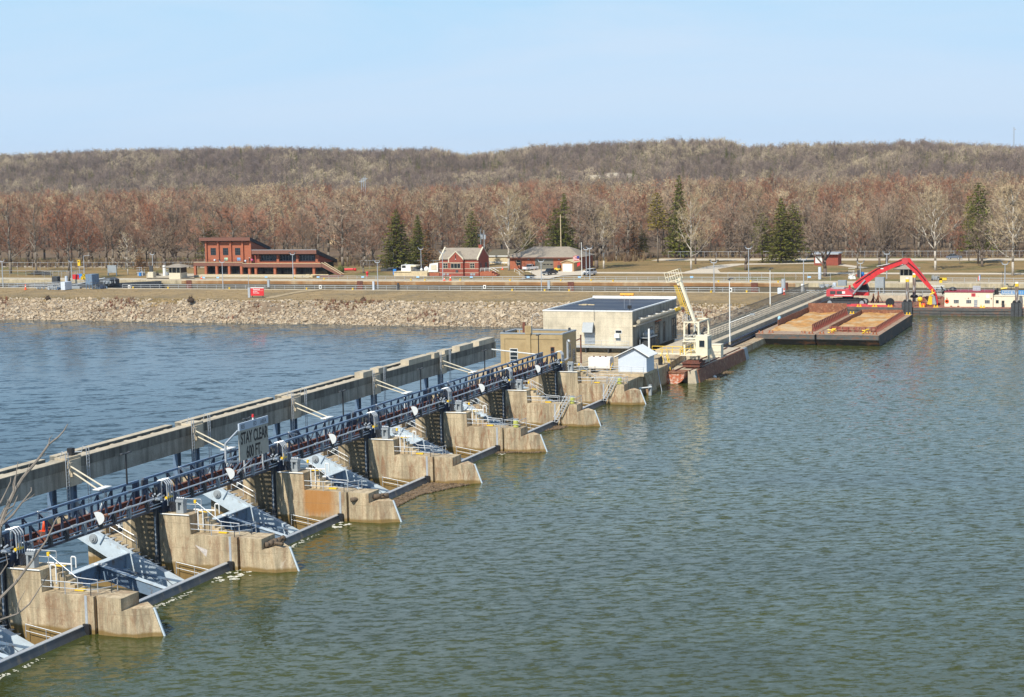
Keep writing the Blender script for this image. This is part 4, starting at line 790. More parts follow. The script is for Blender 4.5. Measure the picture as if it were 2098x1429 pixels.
for i in range(n):
    a = math.pi*i/(n-1); A.append((-1.75-1.95*math.cos(a), 151.4, 1.65-1.75*math.sin(a)**.8)); B.append((-1.75-1.95*math.cos(a), 154.5, 1.75-1.6*math.sin(a)**.8))
b.loft(A, B); b.build('skip_body', plain('flaking_orange', (.50,.13,.055), .85, .25, 1.8, patch=(.66,.50,.40), pamt=.5, pscale=2.2), t); MB().box(-3.75,151.3,1.66,.25,154.55,1.9).build('skip_rim', M['rust'], t)
o = solo('steel_grate', MB().box(-1.2,155.5,2.2,1.6,158.9,2.75).box(-1.3,155.3,2.75,1.7,159.1,2.95).box(-1.0,155.9,2.95,1.4,158.5,3.15), M['decking'], 'stack of rusty steel grates under the cream crane', 'grate')
for i in range(26):
    pass
b = MB(); random.seed(4)
for i in range(70):
    x, yy = 2.7+random.random()**2*1.3, 157+random.random()*12; b.cbox((x,yy,.0), random.uniform(.2,1.2), .15, .12, random.uniform(0,3))
q = b.build('drift_debris', M['debris']); q['kind'] = 'stuff'
solo('plastic_jug', MB().ball((2.9,160.2,.1), .35,.3,.3), M['white'], 'white plastic float caught in the drift below the crane', 'float'); random.seed(7)
# cream trash-rake crane
t = thing('rake_crane', 'cream and yellow trash rake crane with tall leaning boom', 'crane', (0,160,2.1)); cx0, cx1, cy0, cy1 = -1.5, .85, 156.4, 166.2
for x in (cx0, cx1):
    for yy in (158.0, 164.5): MB().box(x-.14,yy-.14,2.1,x+.14,yy+.14,9.2).build('leg', M['cream'], t)
fr = MB()
for z in (4.0, 6.6, 9.2): fr.box(cx0-.1,157.9,z-.1,cx1+.1,158.1,z+.1).box(cx0-.1,164.4,z-.1,cx1+.1,164.6,z+.1).box(cx0-.1,158.1,z-.1,cx0+.1,164.4,z+.1).box(cx1-.1,158.1,z-.1,cx1+.1,164.4,z+.1)
fr.bar((cx0,158,4.0), (cx0+.9,158,4.9), .1).bar((cx1,158,4.0), (cx1-.9,158,4.9), .1).bar((cx0,158,8.3), (cx0+.7,158,9.1), .1).bar((cx1,158,8.3), (cx1-.7,158,9.1), .1); fr.build('portal_frame', M['cream'], t)
MB().box(cx0-.2,157.4,6.05,cx1,165,6.15).box(cx0-.4,156.5,3.9,1.2,165,4.02).build('platform', M['cream'], t); MB().rail([(cx0-.4,156.6,4.02), (cx1,156.6,4.02)], 1.05, .04, 1.0).rail([(cx0-.3,165,4.02), (cx0-.3,156.6,4.02)], 1.05, .04).build('platform_railing', M['yellow'], t); MB().rail([(cx0-.1,157.5,9.3), (cx0-.1,164.5,9.3), (cx1-1.0,164.5,9.3)], 1.0, .035, 1.4).rail([(cx0,157.6,6.15), (cx1,157.6,6.15)], 1.0, .035).build('upper_railing', M['white'], t)
cb = MB().box(.95,155.6,4.1,2.9,158.3,7.2).build('cab', M['cream'], t); wnd(t, 1.5, 5.4, 2.5, 6.6, 155.597, 1, 1, M['cream']); MB().box(2.9,156.3,5.2,3.05,157.4,6.7).build('cab_window', M['grey'], cb)
rnd = random.Random(2); mq = MB()
for i in range(12): x, yy, z = rnd.uniform(-1.0,.5), rnd.uniform(158.5,163.5), rnd.uniform(6.2,7.6); mq.tube((x,yy,z), (x+rnd.uniform(-.5,.5), yy, z+rnd.uniform(.2,.9)), rnd.uniform(.08,.28), n=7)
mq.build('winch', M['dark'], t)
p, q = Vector((.55,160.2,6.6)), Vector((-3.3,161.5,16.3))
MB().bar(p, q, .42, .38).build('boom', M['cream'], t); MB().tube((-.3,160,7.0), (-.3,160,9.2), .1).build('hydraulic_ram', M['galv'], t)
for i in range(2): MB().bar(p.lerp(q, .35)+Vector((-.55-.28*i,0,.1)), p.lerp(q, .82)+Vector((-.6-.28*i,0,.1)), .06).build('boom_stay', M['yellow'], t)
hd = MB(); c = q+Vector((-.9,0,.2)); ux = Vector((.96,0,.28)); uz = Vector((-.28,0,.96)); yv = Vector((0,.7,0))
for sy in (-1, 1):
    for a in (-1.2,-.4,.4,1.2): hd.bar(c+ux*a+yv*sy-uz*.8, c+ux*a+yv*sy+uz*.8, .07)
    for e in (-.8, 0, .8): hd.bar(c-ux*1.25+yv*sy+uz*e, c+ux*1.25+yv*sy+uz*e, .08)
for a in (-1.2, 1.2):
    for e in (-.8, .8): hd.bar(c+ux*a-yv+uz*e, c+ux*a+yv+uz*e, .08)
hd.build('boom_cage', M['cream'], t); MB().bar(c-uz*.9+ux*.2, c-uz*1.7+ux*.45, .4, .3).build('boom_hose_rack', M['cream'], t)
rk = MB()
for i in range(4): rk.bar(p.lerp(q, .5)+Vector((-.9-.18*i,0,0)), p.lerp(q, .86)+Vector((-.9-.14*i,0,0)), .045)
rk.build('rake_tine', M['yellow'], t)
t = thing('stair_tower', 'yellow railed steel stair beside the cream crane', 'stairs', (-4,155,2)); sa = Vector((-5.6,158,4.0)); sb = Vector((-3.4,152.5,2.1))
MB().rail([(-7.0,158.2,4.1), (-1.9,158.2,4.1)], 1.1, .05, 1.6).build('landing_railing', M['yellow'], t); MB().box(-7.0,157.6,3.95,-1.8,159,4.1).build('landing', M['cream'], t)
MB().bar(sa, sb, .1, .22).bar(sa+Vector((1,0,0)), sb+Vector((1,0,0)), .1, .22).bar(sa+Vector((0,0,1)), sb+Vector((0,0,1)), .06).bar(sa+Vector((1,0,1)), sb+Vector((1,0,1)), .06).build('stringer', M['yellow'], t)
tr = MB().box(-5.6,157.6,3.85,-4.6,157.9,3.9).build('tread', M['cream'], t)
for i in range(1, 9): piece(tr, t, ((sb-sa)*(i/9)))
solo('plastic_drum', MB().lathe([(0,0),(.42,0),(.48,.9),(.4,1.0),(0,1.0)], (-3.2,153.2,2.0), n=12), M['blue'], 'bright blue plastic drum at the foot of the yellow stair', 'drum')
t = thing('service_post', 'tall white pipe post standing between shed and crane', 'post', (-7.2,158,3)); MB().tube((-7.3,157.5,3), (-7.3,157.5,8.1), .16, n=8).build('post_pipe', M['white'], t)
for i, (x, yy) in enumerate(((-1.6,172.5), (.4,171.5))):
    solo('storage_locker', MB().box(x-.9,yy,1.96,x+.75,yy+1.8,4.0+.1*i).box(x-.95,yy-.05,4.0+.1*i,x+.8,yy+1.85,4.1+.1*i), M['cream'], ['cream storage locker behind the crane cab, the left one', 'cream storage locker behind the crane cab, the right one next to the lamp pole'][i], 'locker', 'cream lockers on the crane deck')
def deck_lamp(x, y, z0, h, label, arm=0):
    t = thing('lamp_post', label, 'lamp post', (x, y, z0), 'white lamp posts along walkway and crane deck')
    MB().tube((x,y,z0), (x,y,z0+h), .13, .07, n=8).build('post', M['white'], t); MB().tube((x,y,z0), (x,y,z0+.5), .2).build('post_base', M['coping'], t)
    MB().box(x-.25,y-.25,z0+h-.1,x+.1,y+.25,z0+h+.1).box(x,y-.2,z0+h+.1,x+.7,y+.2,z0+h+.3).build('lamp_head', M['dark'], t)
    if arm: MB().tube((x,y,z0+arm), (x+3.9,y,z0+arm+1.5), .06).build('side_arm', M['white'], t); MB().box(x+3.8,y-.2,z0+arm+1.4,x+4.6,y+.2,z0+arm+1.7).build('side_lamp', M['grey'], t)
P0 = atz(1495.5, 706.5, 1.96); deck_lamp(P0.x, P0.y, 1.96, aty(1494.3, 573, P0.y).z-1.96, 'white lamp post with a long side arm beside the cream lockers', 4.0)
P0 = atz(1578, 628, 3.6); deck_lamp(P0.x, P0.y, 3.6, aty(1579, 552, P0.y).z-3.6, 'white lamp post on the downstream side of the walkway')
# =================================================================== BARGES
def hopper(x0, x1, y0, y1, label, high):
    t = thing('hopper_barge', label, 'barge', ((x0+x1)/2, y0, 0), 'sand barges moored side by side')
    MB().prism([(y0+1.6,-1.2), (y0,1.15), (y0,2.05), (y1,2.05), (y1,1.0), (y1-2,-1.2)], 'x', x0, x1).build('hull', M['hull'], t)
    MB().box(x0+.15,y0-.02,1.18,x1-.15,y0-.003,2.0).build('headlog', M['hullside'], t); MB().box(x0,y0,2.055,x1,y1,2.12).build('deck', M['deckdirt'], t)
    ix0, ix1, iy0, iy1 = x0+1.5, x1-1.5, y0+5.5, y1-2.5; zt = 3.55 if high else 3.15
    for a in (ix0, ix1-.12): MB().box(a,iy0+ (8 if high and a == ix0 else 0),2.13,a+.12,iy1,zt).build('coaming', M['rust'], t)
    MB().box(ix0+.121,iy1-.12,2.13,ix1-.121,iy1,zt+(.9 if high else .1)).build('end_coaming', M['rust'], t)
    if not high: MB().box(ix0+.121,iy0,2.13,ix1-.121,iy0+.12,zt).build('end_coaming', M['deckred'], t)
    n = 22; st = MB().prism([(ix1+.005,2.13), (ix1+.55,2.13), (ix1+.1,zt), (ix1+.005,zt)], 'y', iy0+.3, iy0+.4).build('coaming_stiffener', M['deckred'], t)
    for i in range(1, n): piece(st, t, (0, i*(iy1-iy0-.6)/n, 0))
    if not high:
        s2 = MB().box(ix0+.3,iy0-.3,2.13,ix0+.4,iy0-.005,zt).build('coaming_stiffener', M['deckred'], t)
        for i in range(1, 8): piece(s2, t, (i*(ix1-ix0-.7)/7.5, 0, 0))
        MB().box(ix0,iy0-.32,2.6,ix1,iy0-.28,2.7).build('coaming_rail', M['deckred'], t)
    # sand load: an uneven surface
    g = MB(); nx, ny = 16, 40; rnd = random.Random(int(x0*10)); ph = [rnd.uniform(0, 6.28) for _ in range(6)]
    for j in range(ny+1):
        for i in range(nx+1):
            u, v = i/nx, j/ny; x = ix0+.13+u*(ix1-ix0-.26); y = iy0+.15+v*(iy1-iy0-.3)
            z = 2.5+.06*math.sin(v*17+ph[0]+u*3)+.05*math.sin(v*41+ph[1]-u*7)+.05*math.sin(u*11+ph[2]+v*9)+rnd.uniform(-.06,.06)-(.2 if abs(u-.5) > .45 else 0)
            if v < .09: z = 2.1+(z-2.1)*v/.09
            g.v.append((x, y, z))
    for j in range(ny):
        for i in range(nx): a = j*(nx+1)+i; g.f.append((a, a+1, a+nx+2, a+nx+1))
    g.build('sand_load', M['sand'], t, True)
    for i, (x, yy) in enumerate(((x0+.9,y0+1.0), (x1-1.0,y0+1.2), (x0+2.6,y0+2.2), (x1-2.6,y0+2.0), (x1-.7,y1-1.2), (x0+.8,y1-1.4))):
        MB().tube((x-.3,yy,2.13), (x-.3,yy,2.6), .14, n=8).tube((x+.3,yy,2.13), (x+.3,yy,2.6), .14, n=8).box(x-.55,yy-.2,2.125,x+.55,yy+.2,2.2).build('mooring_bitt', M['yellow'] if i == 4 else M['rust2'], t)
    return t
bg1 = hopper(-2.0, 9.45, 211.5, 258.5, 'left sand barge with one open side and a tall rusty end wall', True)
bg2 = hopper(9.6, 21.4, 211.9, 257.5, 'right sand barge boxed in by red coaming walls', False)
rp = MB(); rnd = random.Random(9)
for (cx, cy) in ((12.1,214.6), (18.6,214.2)):
    for i in range(8): a = rnd.uniform(0,6.28); rp.tube((cx,cy,2.2+.1*i), (cx+math.cos(a)*.8, cy+math.sin(a)*.5, 2.25+.1*i), .12)
rp.build('mooring_rope', M['yellow'], bg2)
solo('blue_tarp', MB().ball((-1.0,229,3.5), .35,.7,.5, 8, 5), plain('cyan_sheet', (.35,.62,.75), .6, .1, 3.), 'scrap of pale blue sheet draped on the left sand barge wall', 'tarp')
# work barge with the excavator, spuds and deckhouse
DX0, DX1, DY0, DY1, DZ = -4.2, 62.0, 279.2, 297.0, 1.72
t = thing('work_barge', 'long black work barge carrying excavator and cream deckhouse', 'barge', (25,280,0)); MB().box(DX0,DY0,-1.5,DX1,DY1,DZ-.06).build('hull', M['hullside'], t); MB().box(DX0,DY0,DZ-.055,DX1,DY1,DZ).build('deck', M['deckred'], t)
MB().box(DX0,DY0-.06,DZ-.75,DX1,DY0-.003,DZ-.62).box(DX0,DY0-.06,.3,DX1,DY0-.003,.42).build('rub_rail', M['hull'], t)
for i in range(14): MB().box(-3+i*4.6,DY0-.05,-.5,-2.9+i*4.6,DY0-.004,DZ-.8).build('hull_rib', M['hull'], t)
for i, (x, yy) in enumerate(((-2,281), (2.6,280.4), (6.5,280.2), (10,280.2), (13.4,280.3), (20.5,280.4), (23.5,280.3), (33.6,280.2))): MB().tube((x-.3,yy,DZ), (x-.3,yy,DZ+.5), .17).tube((x+.3,yy,DZ), (x+.3,yy,DZ+.5), .17).box(x-.6,yy-.25,DZ,x+.6,yy+.25,DZ+.08).build('mooring_bitt', M['yellow'], t)
solo('deck_plate_stack', MB().box(3.0,280.9,DZ,14.0,282.3,DZ+.35).box(4.5,281.0,DZ+.35,8,282.2,DZ+.5), M['redf'], 'row of red deck boards lying in front of the excavator', 'boards')
solo('timber_mat', MB().box(8.3,281.0,DZ+.36,12.4,281.9,DZ+.7), M['ltstone'], 'pale timber mat on the red deck boards', 'timber mat')
solo('hose_reel', MB().lathe([(0,0),(.95,0),(.95,.12),(.6,.14),(.6,.8),(.95,.82),(.95,.94),(0,.94)], (13.2,281.0,DZ+.95), (0,1,0), 16), M['black'], 'black hose reel on the deck between excavator and spuds', 'hose reel')
# spuds
def spud(x, y, zt, label, front):
    t = thing('spud_pile', label, 'spud', (x, y, DZ), 'spud piles of the work barge')
    if front: MB().box(x-1.15,DY0-.7,-1.2,x+1.15,DY0-.07,DZ+1.2).build('spud_well', M['dark'], t); MB().box(x-.5,DY0-.78,-1,x-.38,DY0-.71,DZ+1.1).box(x+.38,DY0-.78,-1,x+.5,DY0-.71,DZ+1.1).build('well_rib', M['black'], t)
    MB().box(x-.34,y-.34,-2,x+.34,y+.34,zt-1.0).build('pile', plain('spud_steel', (.17,.125,.10), .7, .4, 1.4, patch=(.45,.47,.48), pamt=.35, stretch=(3,3,.5)), t); MB().box(x-.36,y-.36,zt-1.0,x+.36,y+.36,zt-.35).build('yellow_band', M['yellow'], t); MB().box(x-.3,y-.3,zt-.35,x+.3,y+.3,zt).build('pile_cap', M['white'], t)
    MB().tube((x-.5,y-.4,DZ+1.45), (x-.5,y+.4,DZ+1.45), .35, n=10).tube((x+.5,y-.4,DZ+1.45), (x+.5,y+.4,DZ+1.45), .35, n=10).box(x-.9,y-.5,DZ+1.22,x+.9,y+.5,DZ+1.4).build('sheave', M['black'], t)
Y = DY0+.1
spud(aty(1859, 610, Y).x, Y, aty(1859, 569, Y).z, 'front spud pile rising beside the excavator dipper', True)
Y = 293.0; spud(aty(1873, 600, Y).x, Y, aty(1873, 560, Y).z, 'rear spud pile with yellow band, farther back on the deck', False)
Y = DY0+.1; spud(aty(2083, 620, Y).x, Y, aty(2083, 578, Y).z, 'right spud pile in front of the blue CRANE sign', True)
# deckhouse
Y = 282.6; A = aty(1935, 632, Y); B = aty(2034, 633, Y); zt = aty(1935, 598, Y).z
t = thing('deckhouse', 'cream deckhouse with dark red roof edge and three windows on the work barge', 'deckhouse', ((A.x+B.x)/2, Y, DZ)); x0, x1 = A.x, B.x
MB().box(x0,Y,DZ,x1,Y+6,zt-.14).build('wall', M['cream'], t); MB().box(x0-.1,Y-.1,zt-.14,x1+.1,Y+6.1,zt+.04).build('roof', plain('maroon', (.30,.04,.05), .6, .1, 2.), t)
fx = lambda px: aty(px, 620, Y).x; fz = lambda py: aty(1985, py, Y).z
for a, b_ in ((1954,1964.5), (1979.5,1990), (2017.5,2028)): wnd(t, fx(a), fz(622.3), fx(b_), fz(615), Y-.004, 2, 3, M['grey'])
MB().box(fx(1995.5),Y-.05,fz(629),fx(2002.5),Y-.004,fz(614.5)).build('door', M['grey'], t); MB().box(fx(1990),Y-.03,fz(608),fx(1998.5),Y-.004,fz(601.3)).build('red_plaque', M['redf'], t); words('lettering', 'W', .3, M['black'], t, (fx(1994.2), Y-.036, fz(606)), (1,0,0), (0,0,1), 1.0, .004)
MB().lathe([(.24,0),(.45,0),(.45,.1),(.24,.1),(.24,0)], (fx(1940),Y-.012,fz(618)), (0,-1,0), 16).build('life_ring', M['orange'], t); MB().box(fx(2020.5),Y-.03,fz(611),fx(2027),Y-.004,fz(604)).build('notice_board', M['white'], t)
for a in (1948.5, 1963.5): MB().box(fx(a)-.25,Y-.03,fz(629.2),fx(a)+.25,Y-.004,fz(627)).build('low_vent', M['rust'], t)
for a in (1940,1984,2031): MB().box(fx(a)-.1,Y-.12,fz(612.6),fx(a)+.1,Y-.004,fz(610.6)).build('wall_lamp', M['rust2'], t)
MB().rail([(x0+1.5,280.3,DZ), (x1-.2,280.3,DZ)], 1.0, .025, 2.0).build('deck_railing', M['cream'], t)
MB().rail([(x0+.1,Y+.2,zt+.05), (x1-.1,Y+.2,zt+.05), (x1-.1,Y+5.8,zt+.05)], .9, .025, 1.8).build('roof_railing', M['grey'], t)
t2 = thing('deckhouse', 'lower cream deckhouse at the right edge with a dark doorway', 'deckhouse', (x1+5, Y, DZ)); zl = aty(2060, 606.5, Y).z
MB().box(x1+.12,Y+.2,DZ,x1+15,Y+6,zl-.1).build('wall', M['cream'], t2); MB().box(x1+.12,Y+.1,zl-.1,x1+15,Y+6.1,zl+.02).build('roof', M['cream'], t2)
wnd(t2, fx(2040), fz(621.5), fx(2046), fz(615), Y+.196, 1, 1, M['dark']); MB().box(fx(2052),Y+.1,fz(629),fx(2057.5),Y+.196,fz(616)).build('doorway', M['black'], t2); MB().tube((fx(2055),Y-.2,DZ), (fx(2055),Y-.2,DZ+.9), .3).build('bollard', M['dark'], t2)
t2 = thing('name_sign', 'blue sign reading CRANE BARGE on the lower deckhouse roof', 'sign', (fx(2066), Y+2, zl+.03)); MB().box(fx(2050),Y+2,zl+.15,fx(2106),Y+2.12,zl+1.1).build('sign_panel', plain('sign_blue', (.07,.24,.50), .5, .08, 2.), t2); MB().box(fx(2051),Y+1.985,zl+.2,fx(2077.5),Y+1.997,zl+1.05).build('sign_field', M['galv'], t2)
words('lettering', 'CRANE BA', .55, plain('letter_blue', (.05,.2,.45), .5, .05, 2.), t2, (fx(2064.5), Y+1.98, zl+.36), (1,0,0), (0,0,1), .92, .004); words('lettering', '11', .55, M['galv'], t2, (fx(2091), Y+1.99, zl+.36), (1,0,0), (0,0,1), .9, .004)
MB().box(fx(2055),Y+2.1,zl+.03,fx(2055)+.15,Y+2.2,zl+.15).box(fx(2095),Y+2.1,zl+.03,fx(2095)+.15,Y+2.2,zl+.15).build('sign_foot', M['dark'], t2)
t2 = thing('roof_equipment', 'black ventilator and yellow winch on the lower deckhouse roof', 'winch', (fx(2042), Y+3, zl+.02)); MB().tube((fx(2039),Y+3,zl), (fx(2039),Y+3,zl+1.1), .42, n=10).tube((fx(2042),Y+3,zl), (fx(2041),Y+3,zl+1.5), .2).tube((fx(2049),Y+3.4,zl+1.2), (fx(2058),Y+3.4,zl+1.35), .22, n=8).build('ventilator', M['black'], t2); MB().tube((fx(2048),Y+3,zl+1.35), (fx(2061),Y+3,zl+1.5), .2).build('winch_drum', M['yellow'], t2); MB().tube((fx(2051),Y+3,zl), (fx(2051),Y+3,zl+5.0), .04).build('radio_mast', M['dark'], t2)
t2 = thing('roof_equipment', 'black dome and coiled gear on the tall deckhouse roof', 'roof gear', (fx(1949), Y+3, zt)); MB().ball((fx(1949),Y+3,zt+.3), .85,.85,.6).build('dome', M['black'], t2); MB().box(fx(1990),Y+3,zt+.05,fx(2006),Y+3.4,zt+1.1).build('roof_box', M['galv'], t2)
rnd = random.Random(12); q = MB()
for i in range(14): x, z = fx(rnd.uniform(1929,1940)), zt+rnd.uniform(-.7,.7); q.tube((x,Y+rnd.uniform(0,2),z), (x+rnd.uniform(-.4,.4), Y+1, z+rnd.uniform(-.4,.5)), rnd.uniform(.08,.2))
q.build('coiled_hose', M['black'], t2)
t2 = thing('flag', 'small red white and blue flag on a thin staff behind the deckhouse', 'flag', (fx(2002), Y+5, zt)); MB().tube((fx(2003.5),Y+5,zt), (fx(2003.5),Y+5,zt+3.6), .03).build('staff', M['grey'], t2); MB().box(fx(1999),Y+5,zt+2.2,fx(2000.5),Y+5.03,zt+3.1).build('red_stripe', M['red'], t2); MB().box(fx(2000.5),Y+5,zt+2.2,fx(2002),Y+5.03,zt+3.3).build('white_stripe', M['white'], t2); MB().box(fx(2002),Y+5,zt+2.5,fx(2003.2),Y+5.03,zt+3.5).build('blue_canton', M['blue'], t2)
# loose deck gear
t2 = thing('clamshell_bucket', 'yellow grab bucket on deck under the end of the red dipper arm', 'grab bucket', (22,283.5,DZ)); gx = aty(1910, 625, 283.5).x
MB().tube((gx,283.5,DZ+3.0), (gx,283.5,DZ+3.9), .16).tube((gx-.5,283.5,DZ+2.6), (gx+.5,283.5,DZ+3.1), .2).build('grab_head', M['yellow'], t2)
MB().loft([(gx-1.0,282.6,DZ+.5), (gx+.1,282.6,DZ+.3), (gx+.1,282.6,DZ+2.0), (gx-.6,282.6,DZ+2.4)], [(gx-1.0,284.4,DZ+.5), (gx+.1,284.4,DZ+.3), (gx+.1,284.4,DZ+2.0), (gx-.6,284.4,DZ+2.4)]).build('grab_shell', M['yellow'], t2); MB().loft([(gx+1.0,282.6,DZ+.5), (gx+.14,282.6,DZ+.3), (gx+.14,282.6,DZ+2.0), (gx+.6,282.6,DZ+2.4)], [(gx+1.0,284.4,DZ+.5), (gx+.14,284.4,DZ+.3), (gx+.14,284.4,DZ+2.0), (gx+.6,284.4,DZ+2.4)]).build('grab_shell', M['grey'], t2)
for i, (px, py, r, m, l) in enumerate(((1885,614,.62,'yellow','large yellow ball buoy standing on the barge deck'), (1892,626,.48,'orange','orange drum with yellow foot near the barge edge'))):
    p = aty(px, py, 282.5+i*-1.2); t2 = thing('deck_buoy', l, 'buoy', (p.x, p.y, DZ)); MB().ball(tuple(p), r, n=12, m=8).build('buoy_ball', M[m], t2, True); MB().box(p.x-.2,p.y-.2,DZ,p.x+.2,p.y+.2,p.z-r*.8).build('buoy_stand', M['yellow'], t2)
MB_ = MB(); rnd = random.Random(21)
for i in range(40):
    x, yy = rnd.uniform(15.8,24), rnd.uniform(281.5,292); MB_.cbox((x,yy,DZ), rnd.uniform(.3,1.6), rnd.uniform(.2,.8), rnd.uniform(.2,.9), rnd.uniform(0,3))
q = MB_.build('deck_clutter', M['deckred']); q['kind'] = 'stuff'
solo('red_winch_house', MB().box(19.4,289,DZ,24.2,292,DZ+1.5).box(20.0,288.8,DZ+1.5,23.6,292,DZ+1.65), M['deckred'], 'low dull red machinery box behind the yellow buoy', 'machinery box')
for i, px in enumerate((1789.5, 1799.5)):
    Y2 = 290.0+i*1.5; p = aty(px, 618, Y2); t2 = thing('steel_trestle', ['rusty three legged steel trestle nearer the excavator', 'rusty three legged steel trestle farther from the excavator'][i], 'trestle', (p.x, Y2, DZ), 'rusty trestles behind the excavator'); zt2 = aty(px, 602 if i == 0 else 598, Y2).z
    MB().tube((p.x,Y2,DZ), (p.x,Y2,zt2), .2).build('trestle_post', M['rust'], t2); q = MB()
    for a in (0,2.1,4.2): q.bar((p.x,Y2,zt2-.6), (p.x+1.1*math.cos(a), Y2+1.1*math.sin(a), DZ), .12)
    q.build('trestle_leg', M['rust'], t2)
# red long-reach excavator
Y = 284.0; e7 = lambda x, y, Yq=Y: aty(1640+x/7.938, 480+y/7.938, Yq)
t = thing('excavator', 'bright red long reach excavator on black crawler tracks', 'excavator', (3, Y, DZ))
for yy in (282.6, 287.0):
    b = MB(); A = e7(470,1080); x0, x1, z0, z1 = -1.3, 7.5, DZ+.03, DZ+1.35
    prof = [(x0+.5,z0), (x1-.5,z0), (x1-.1,z0+.3), (x1,z0+.7), (x1-.2,z1-.15), (x1-.7,z1), (x0+.7,z1), (x0+.2,z1-.15), (x0,z0+.7), (x0+.1,z0+.3)]
    tr = b.prism(prof, 'y', yy-.45, yy+.45).build('crawler_track', M['black'], t)
    sh = MB().box(x0+.6,yy-.5,z1+.001,x0+.85,yy+.5,z1+.07).build('track_shoe', M['dark'], tr)
    for i in range(1, 22): piece(sh, tr, (i*.33,0,0))
    MB().lathe([(0,0),(.5,0),(.5,.14),(.2,.16),(0,.16)], (x1-.75,yy-.45,z0+.66), (0,-1,0), 14).lathe([(0,0),(.5,0),(.5,.14),(.2,.16),(0,.16)], (x0+.75,yy-.45,z0+.66), (0,-1,0), 14).build('idler_wheel', M['grey'], tr); MB().box(x0+1.4,yy-.56,z0+.35,x1-1.5,yy-.46,z0+1.0).build('track_frame', M['dark'], tr)
MB().box(.5,283.1,DZ+.7,5.4,286.5,DZ+1.6).tube((3.2,284.8,DZ+1.6), (3.2,284.8,DZ+2.1), 1.3, n=16).build('undercarriage', M['black'], t)
hz0 = e7(435,1000).z; hz1 = e7(435,895).z
MB().prism([(-1.45,hz0+.1), (-1.2,hz0-.1), (4.6,hz0-.1), (4.6,hz0+.4), (3.5,hz1), (-1.35,hz1)], 'y', 282.6, 287.6).build('engine_house', M['redf'], t)
for a, b_ in ((500,585), (610,692)): MB().box(e7(a,940).x,282.55,hz0+.45,e7(b_,940).x,282.597,hz0+1.15).build('radiator_grille', M['dark'], t)
MB().box(.4,282.56,hz0+.08,4.4,282.598,hz0+.22).box(2.2,282.56,hz0+.55,2.9,282.598,hz0+1.1).build('white_marking', M['white'], t); MB().rail([(-.3,283,hz1), (2.6,283,hz1)], .5, .04, 1.2).build('engine_deck_rail', M['galv'], t); MB().box(.0,283.5,hz1,2.4,286.5,hz1+.3).build('engine_deck', M['grey'], t)
MB().box(4.61,285.7,hz0-.1,7.7,287.5,hz0+.75).build('cab_base', M['red'], t)
MB().loft([(5.0,285.7,hz0+.76), (7.7,285.7,hz0+.76), (7.65,285.7,hz0+1.6), (7.2,285.7,hz0+2.6), (6.0,285.7,hz0+2.6)], [(5.0,287.5,hz0+.76), (7.7,287.5,hz0+.76), (7.65,287.5,hz0+1.6), (7.2,287.5,hz0+2.6), (6.0,287.5,hz0+2.6)]).build('cab', M['black'], t); MB().box(5.2,285.67,hz0+.76,7.6,285.697,hz0+1.15).box(5.95,285.6,hz0+2.62,7.25,287.6,hz0+2.72).build('cab_trim', M['white'], t)
def limb(name, pts, ws, mat, yc=284.4, th=.95):
    A = []; 
    up, dn = [], []
    for i, p in enumerate(pts):
        p = Vector((p.x, 0, p.z)); a = Vector((pts[max(i-1,0)].x, 0, pts[max(i-1,0)].z)); c = Vector((pts[min(i+1,len(pts)-1)].x, 0, pts[min(i+1,len(pts)-1)].z)); d = (c-a).normalized(); n = Vector((-d.z, 0, d.x)); up.append(p+n*ws[i]); dn.append(p-n*ws[i])
    poly = [(v.x, v.z) for v in up]+[(v.x, v.z) for v in reversed(dn)]
    return MB().prism(poly, 'y', yc-th/2, yc+th/2).build(name, mat, t)
yb = 284.4; E = lambda x, y: e7(x, y, yb)
limb('boom', [E(870,850), E(1030,755), E(1250,610), E(1500,510), E(1690,430)], [.55,.95,.75,.55,.6], M['red'])
MB().tube((E(1705,440).x,yb-.56,E(1705,440).z), (E(1705,440).x,yb+.56,E(1705,440).z), .75, n=14).build('boom_knuckle', M['redf'], t)
limb('dipper_arm', [E(1660,440), E(1740,440), E(1880,590), E(2010,745), E(2130,890)], [.45,.85,.62,.5,.36], M['red'], th=.8)
k = E(2130,890); limb('dipper_tip', [E(2110,862), E(2165,930), E(2200,1000), E(2218,1100), E(2222,1190)], [.38,.38,.32,.26,.12], M['red'], th=.7)
for yy in (yb-.62, yb+.62): MB().tube((4.4,yy,hz0+.25), (E(1060,745).x,yy,E(1060,745).z), .19, n=8).build('boom_cylinder', M['grey'], t)
MB().tube((E(1400,545).x,yb-.3,E(1400,545).z-.1), (E(1685,490).x,yb-.3,E(1685,490).z), .13, n=8).tube((E(1240,560).x,yb,E(1240,560).z+.5), (E(1480,520).x,yb,E(1480,520).z+.6), .07).build('stick_cylinder', M['galv'], t)
h_ = MB()
for dz in (.0, .16): h_.path([E(900,830)+Vector((0,-.5,.3+dz)), E(1060,720)+Vector((0,-.5,.25+dz)), E(1260,585)+Vector((0,-.5,.2+dz)), E(1480,495)+Vector((0,-.5,.15+dz)), E(1660,425)+Vector((0,-.5,dz)), E(1760,470)+Vector((0,-.5,dz)), E(1900,600)+Vector((0,-.45,.1+dz)), E(2040,770)+Vector((0,-.45,.1+dz))], .05)
h_.build('hydraulic_hose', M['black'], t)
for a_, b_ in ((1120,660), (1330,560)): MB().box(E(a_,b_).x-.35,yb-.49,E(a_,b_).z-.12,E(a_,b_).x+.35,yb-.478,E(a_,b_).z+.12).build('boom_marking', M['white'] if a_ > 1200 else M['dark'], t)
MB().tube((E(800,860).x,284.4,hz1), (E(800,820).x,284.4,hz1+.9), .25).build('exhaust_stack', M['red'], t)
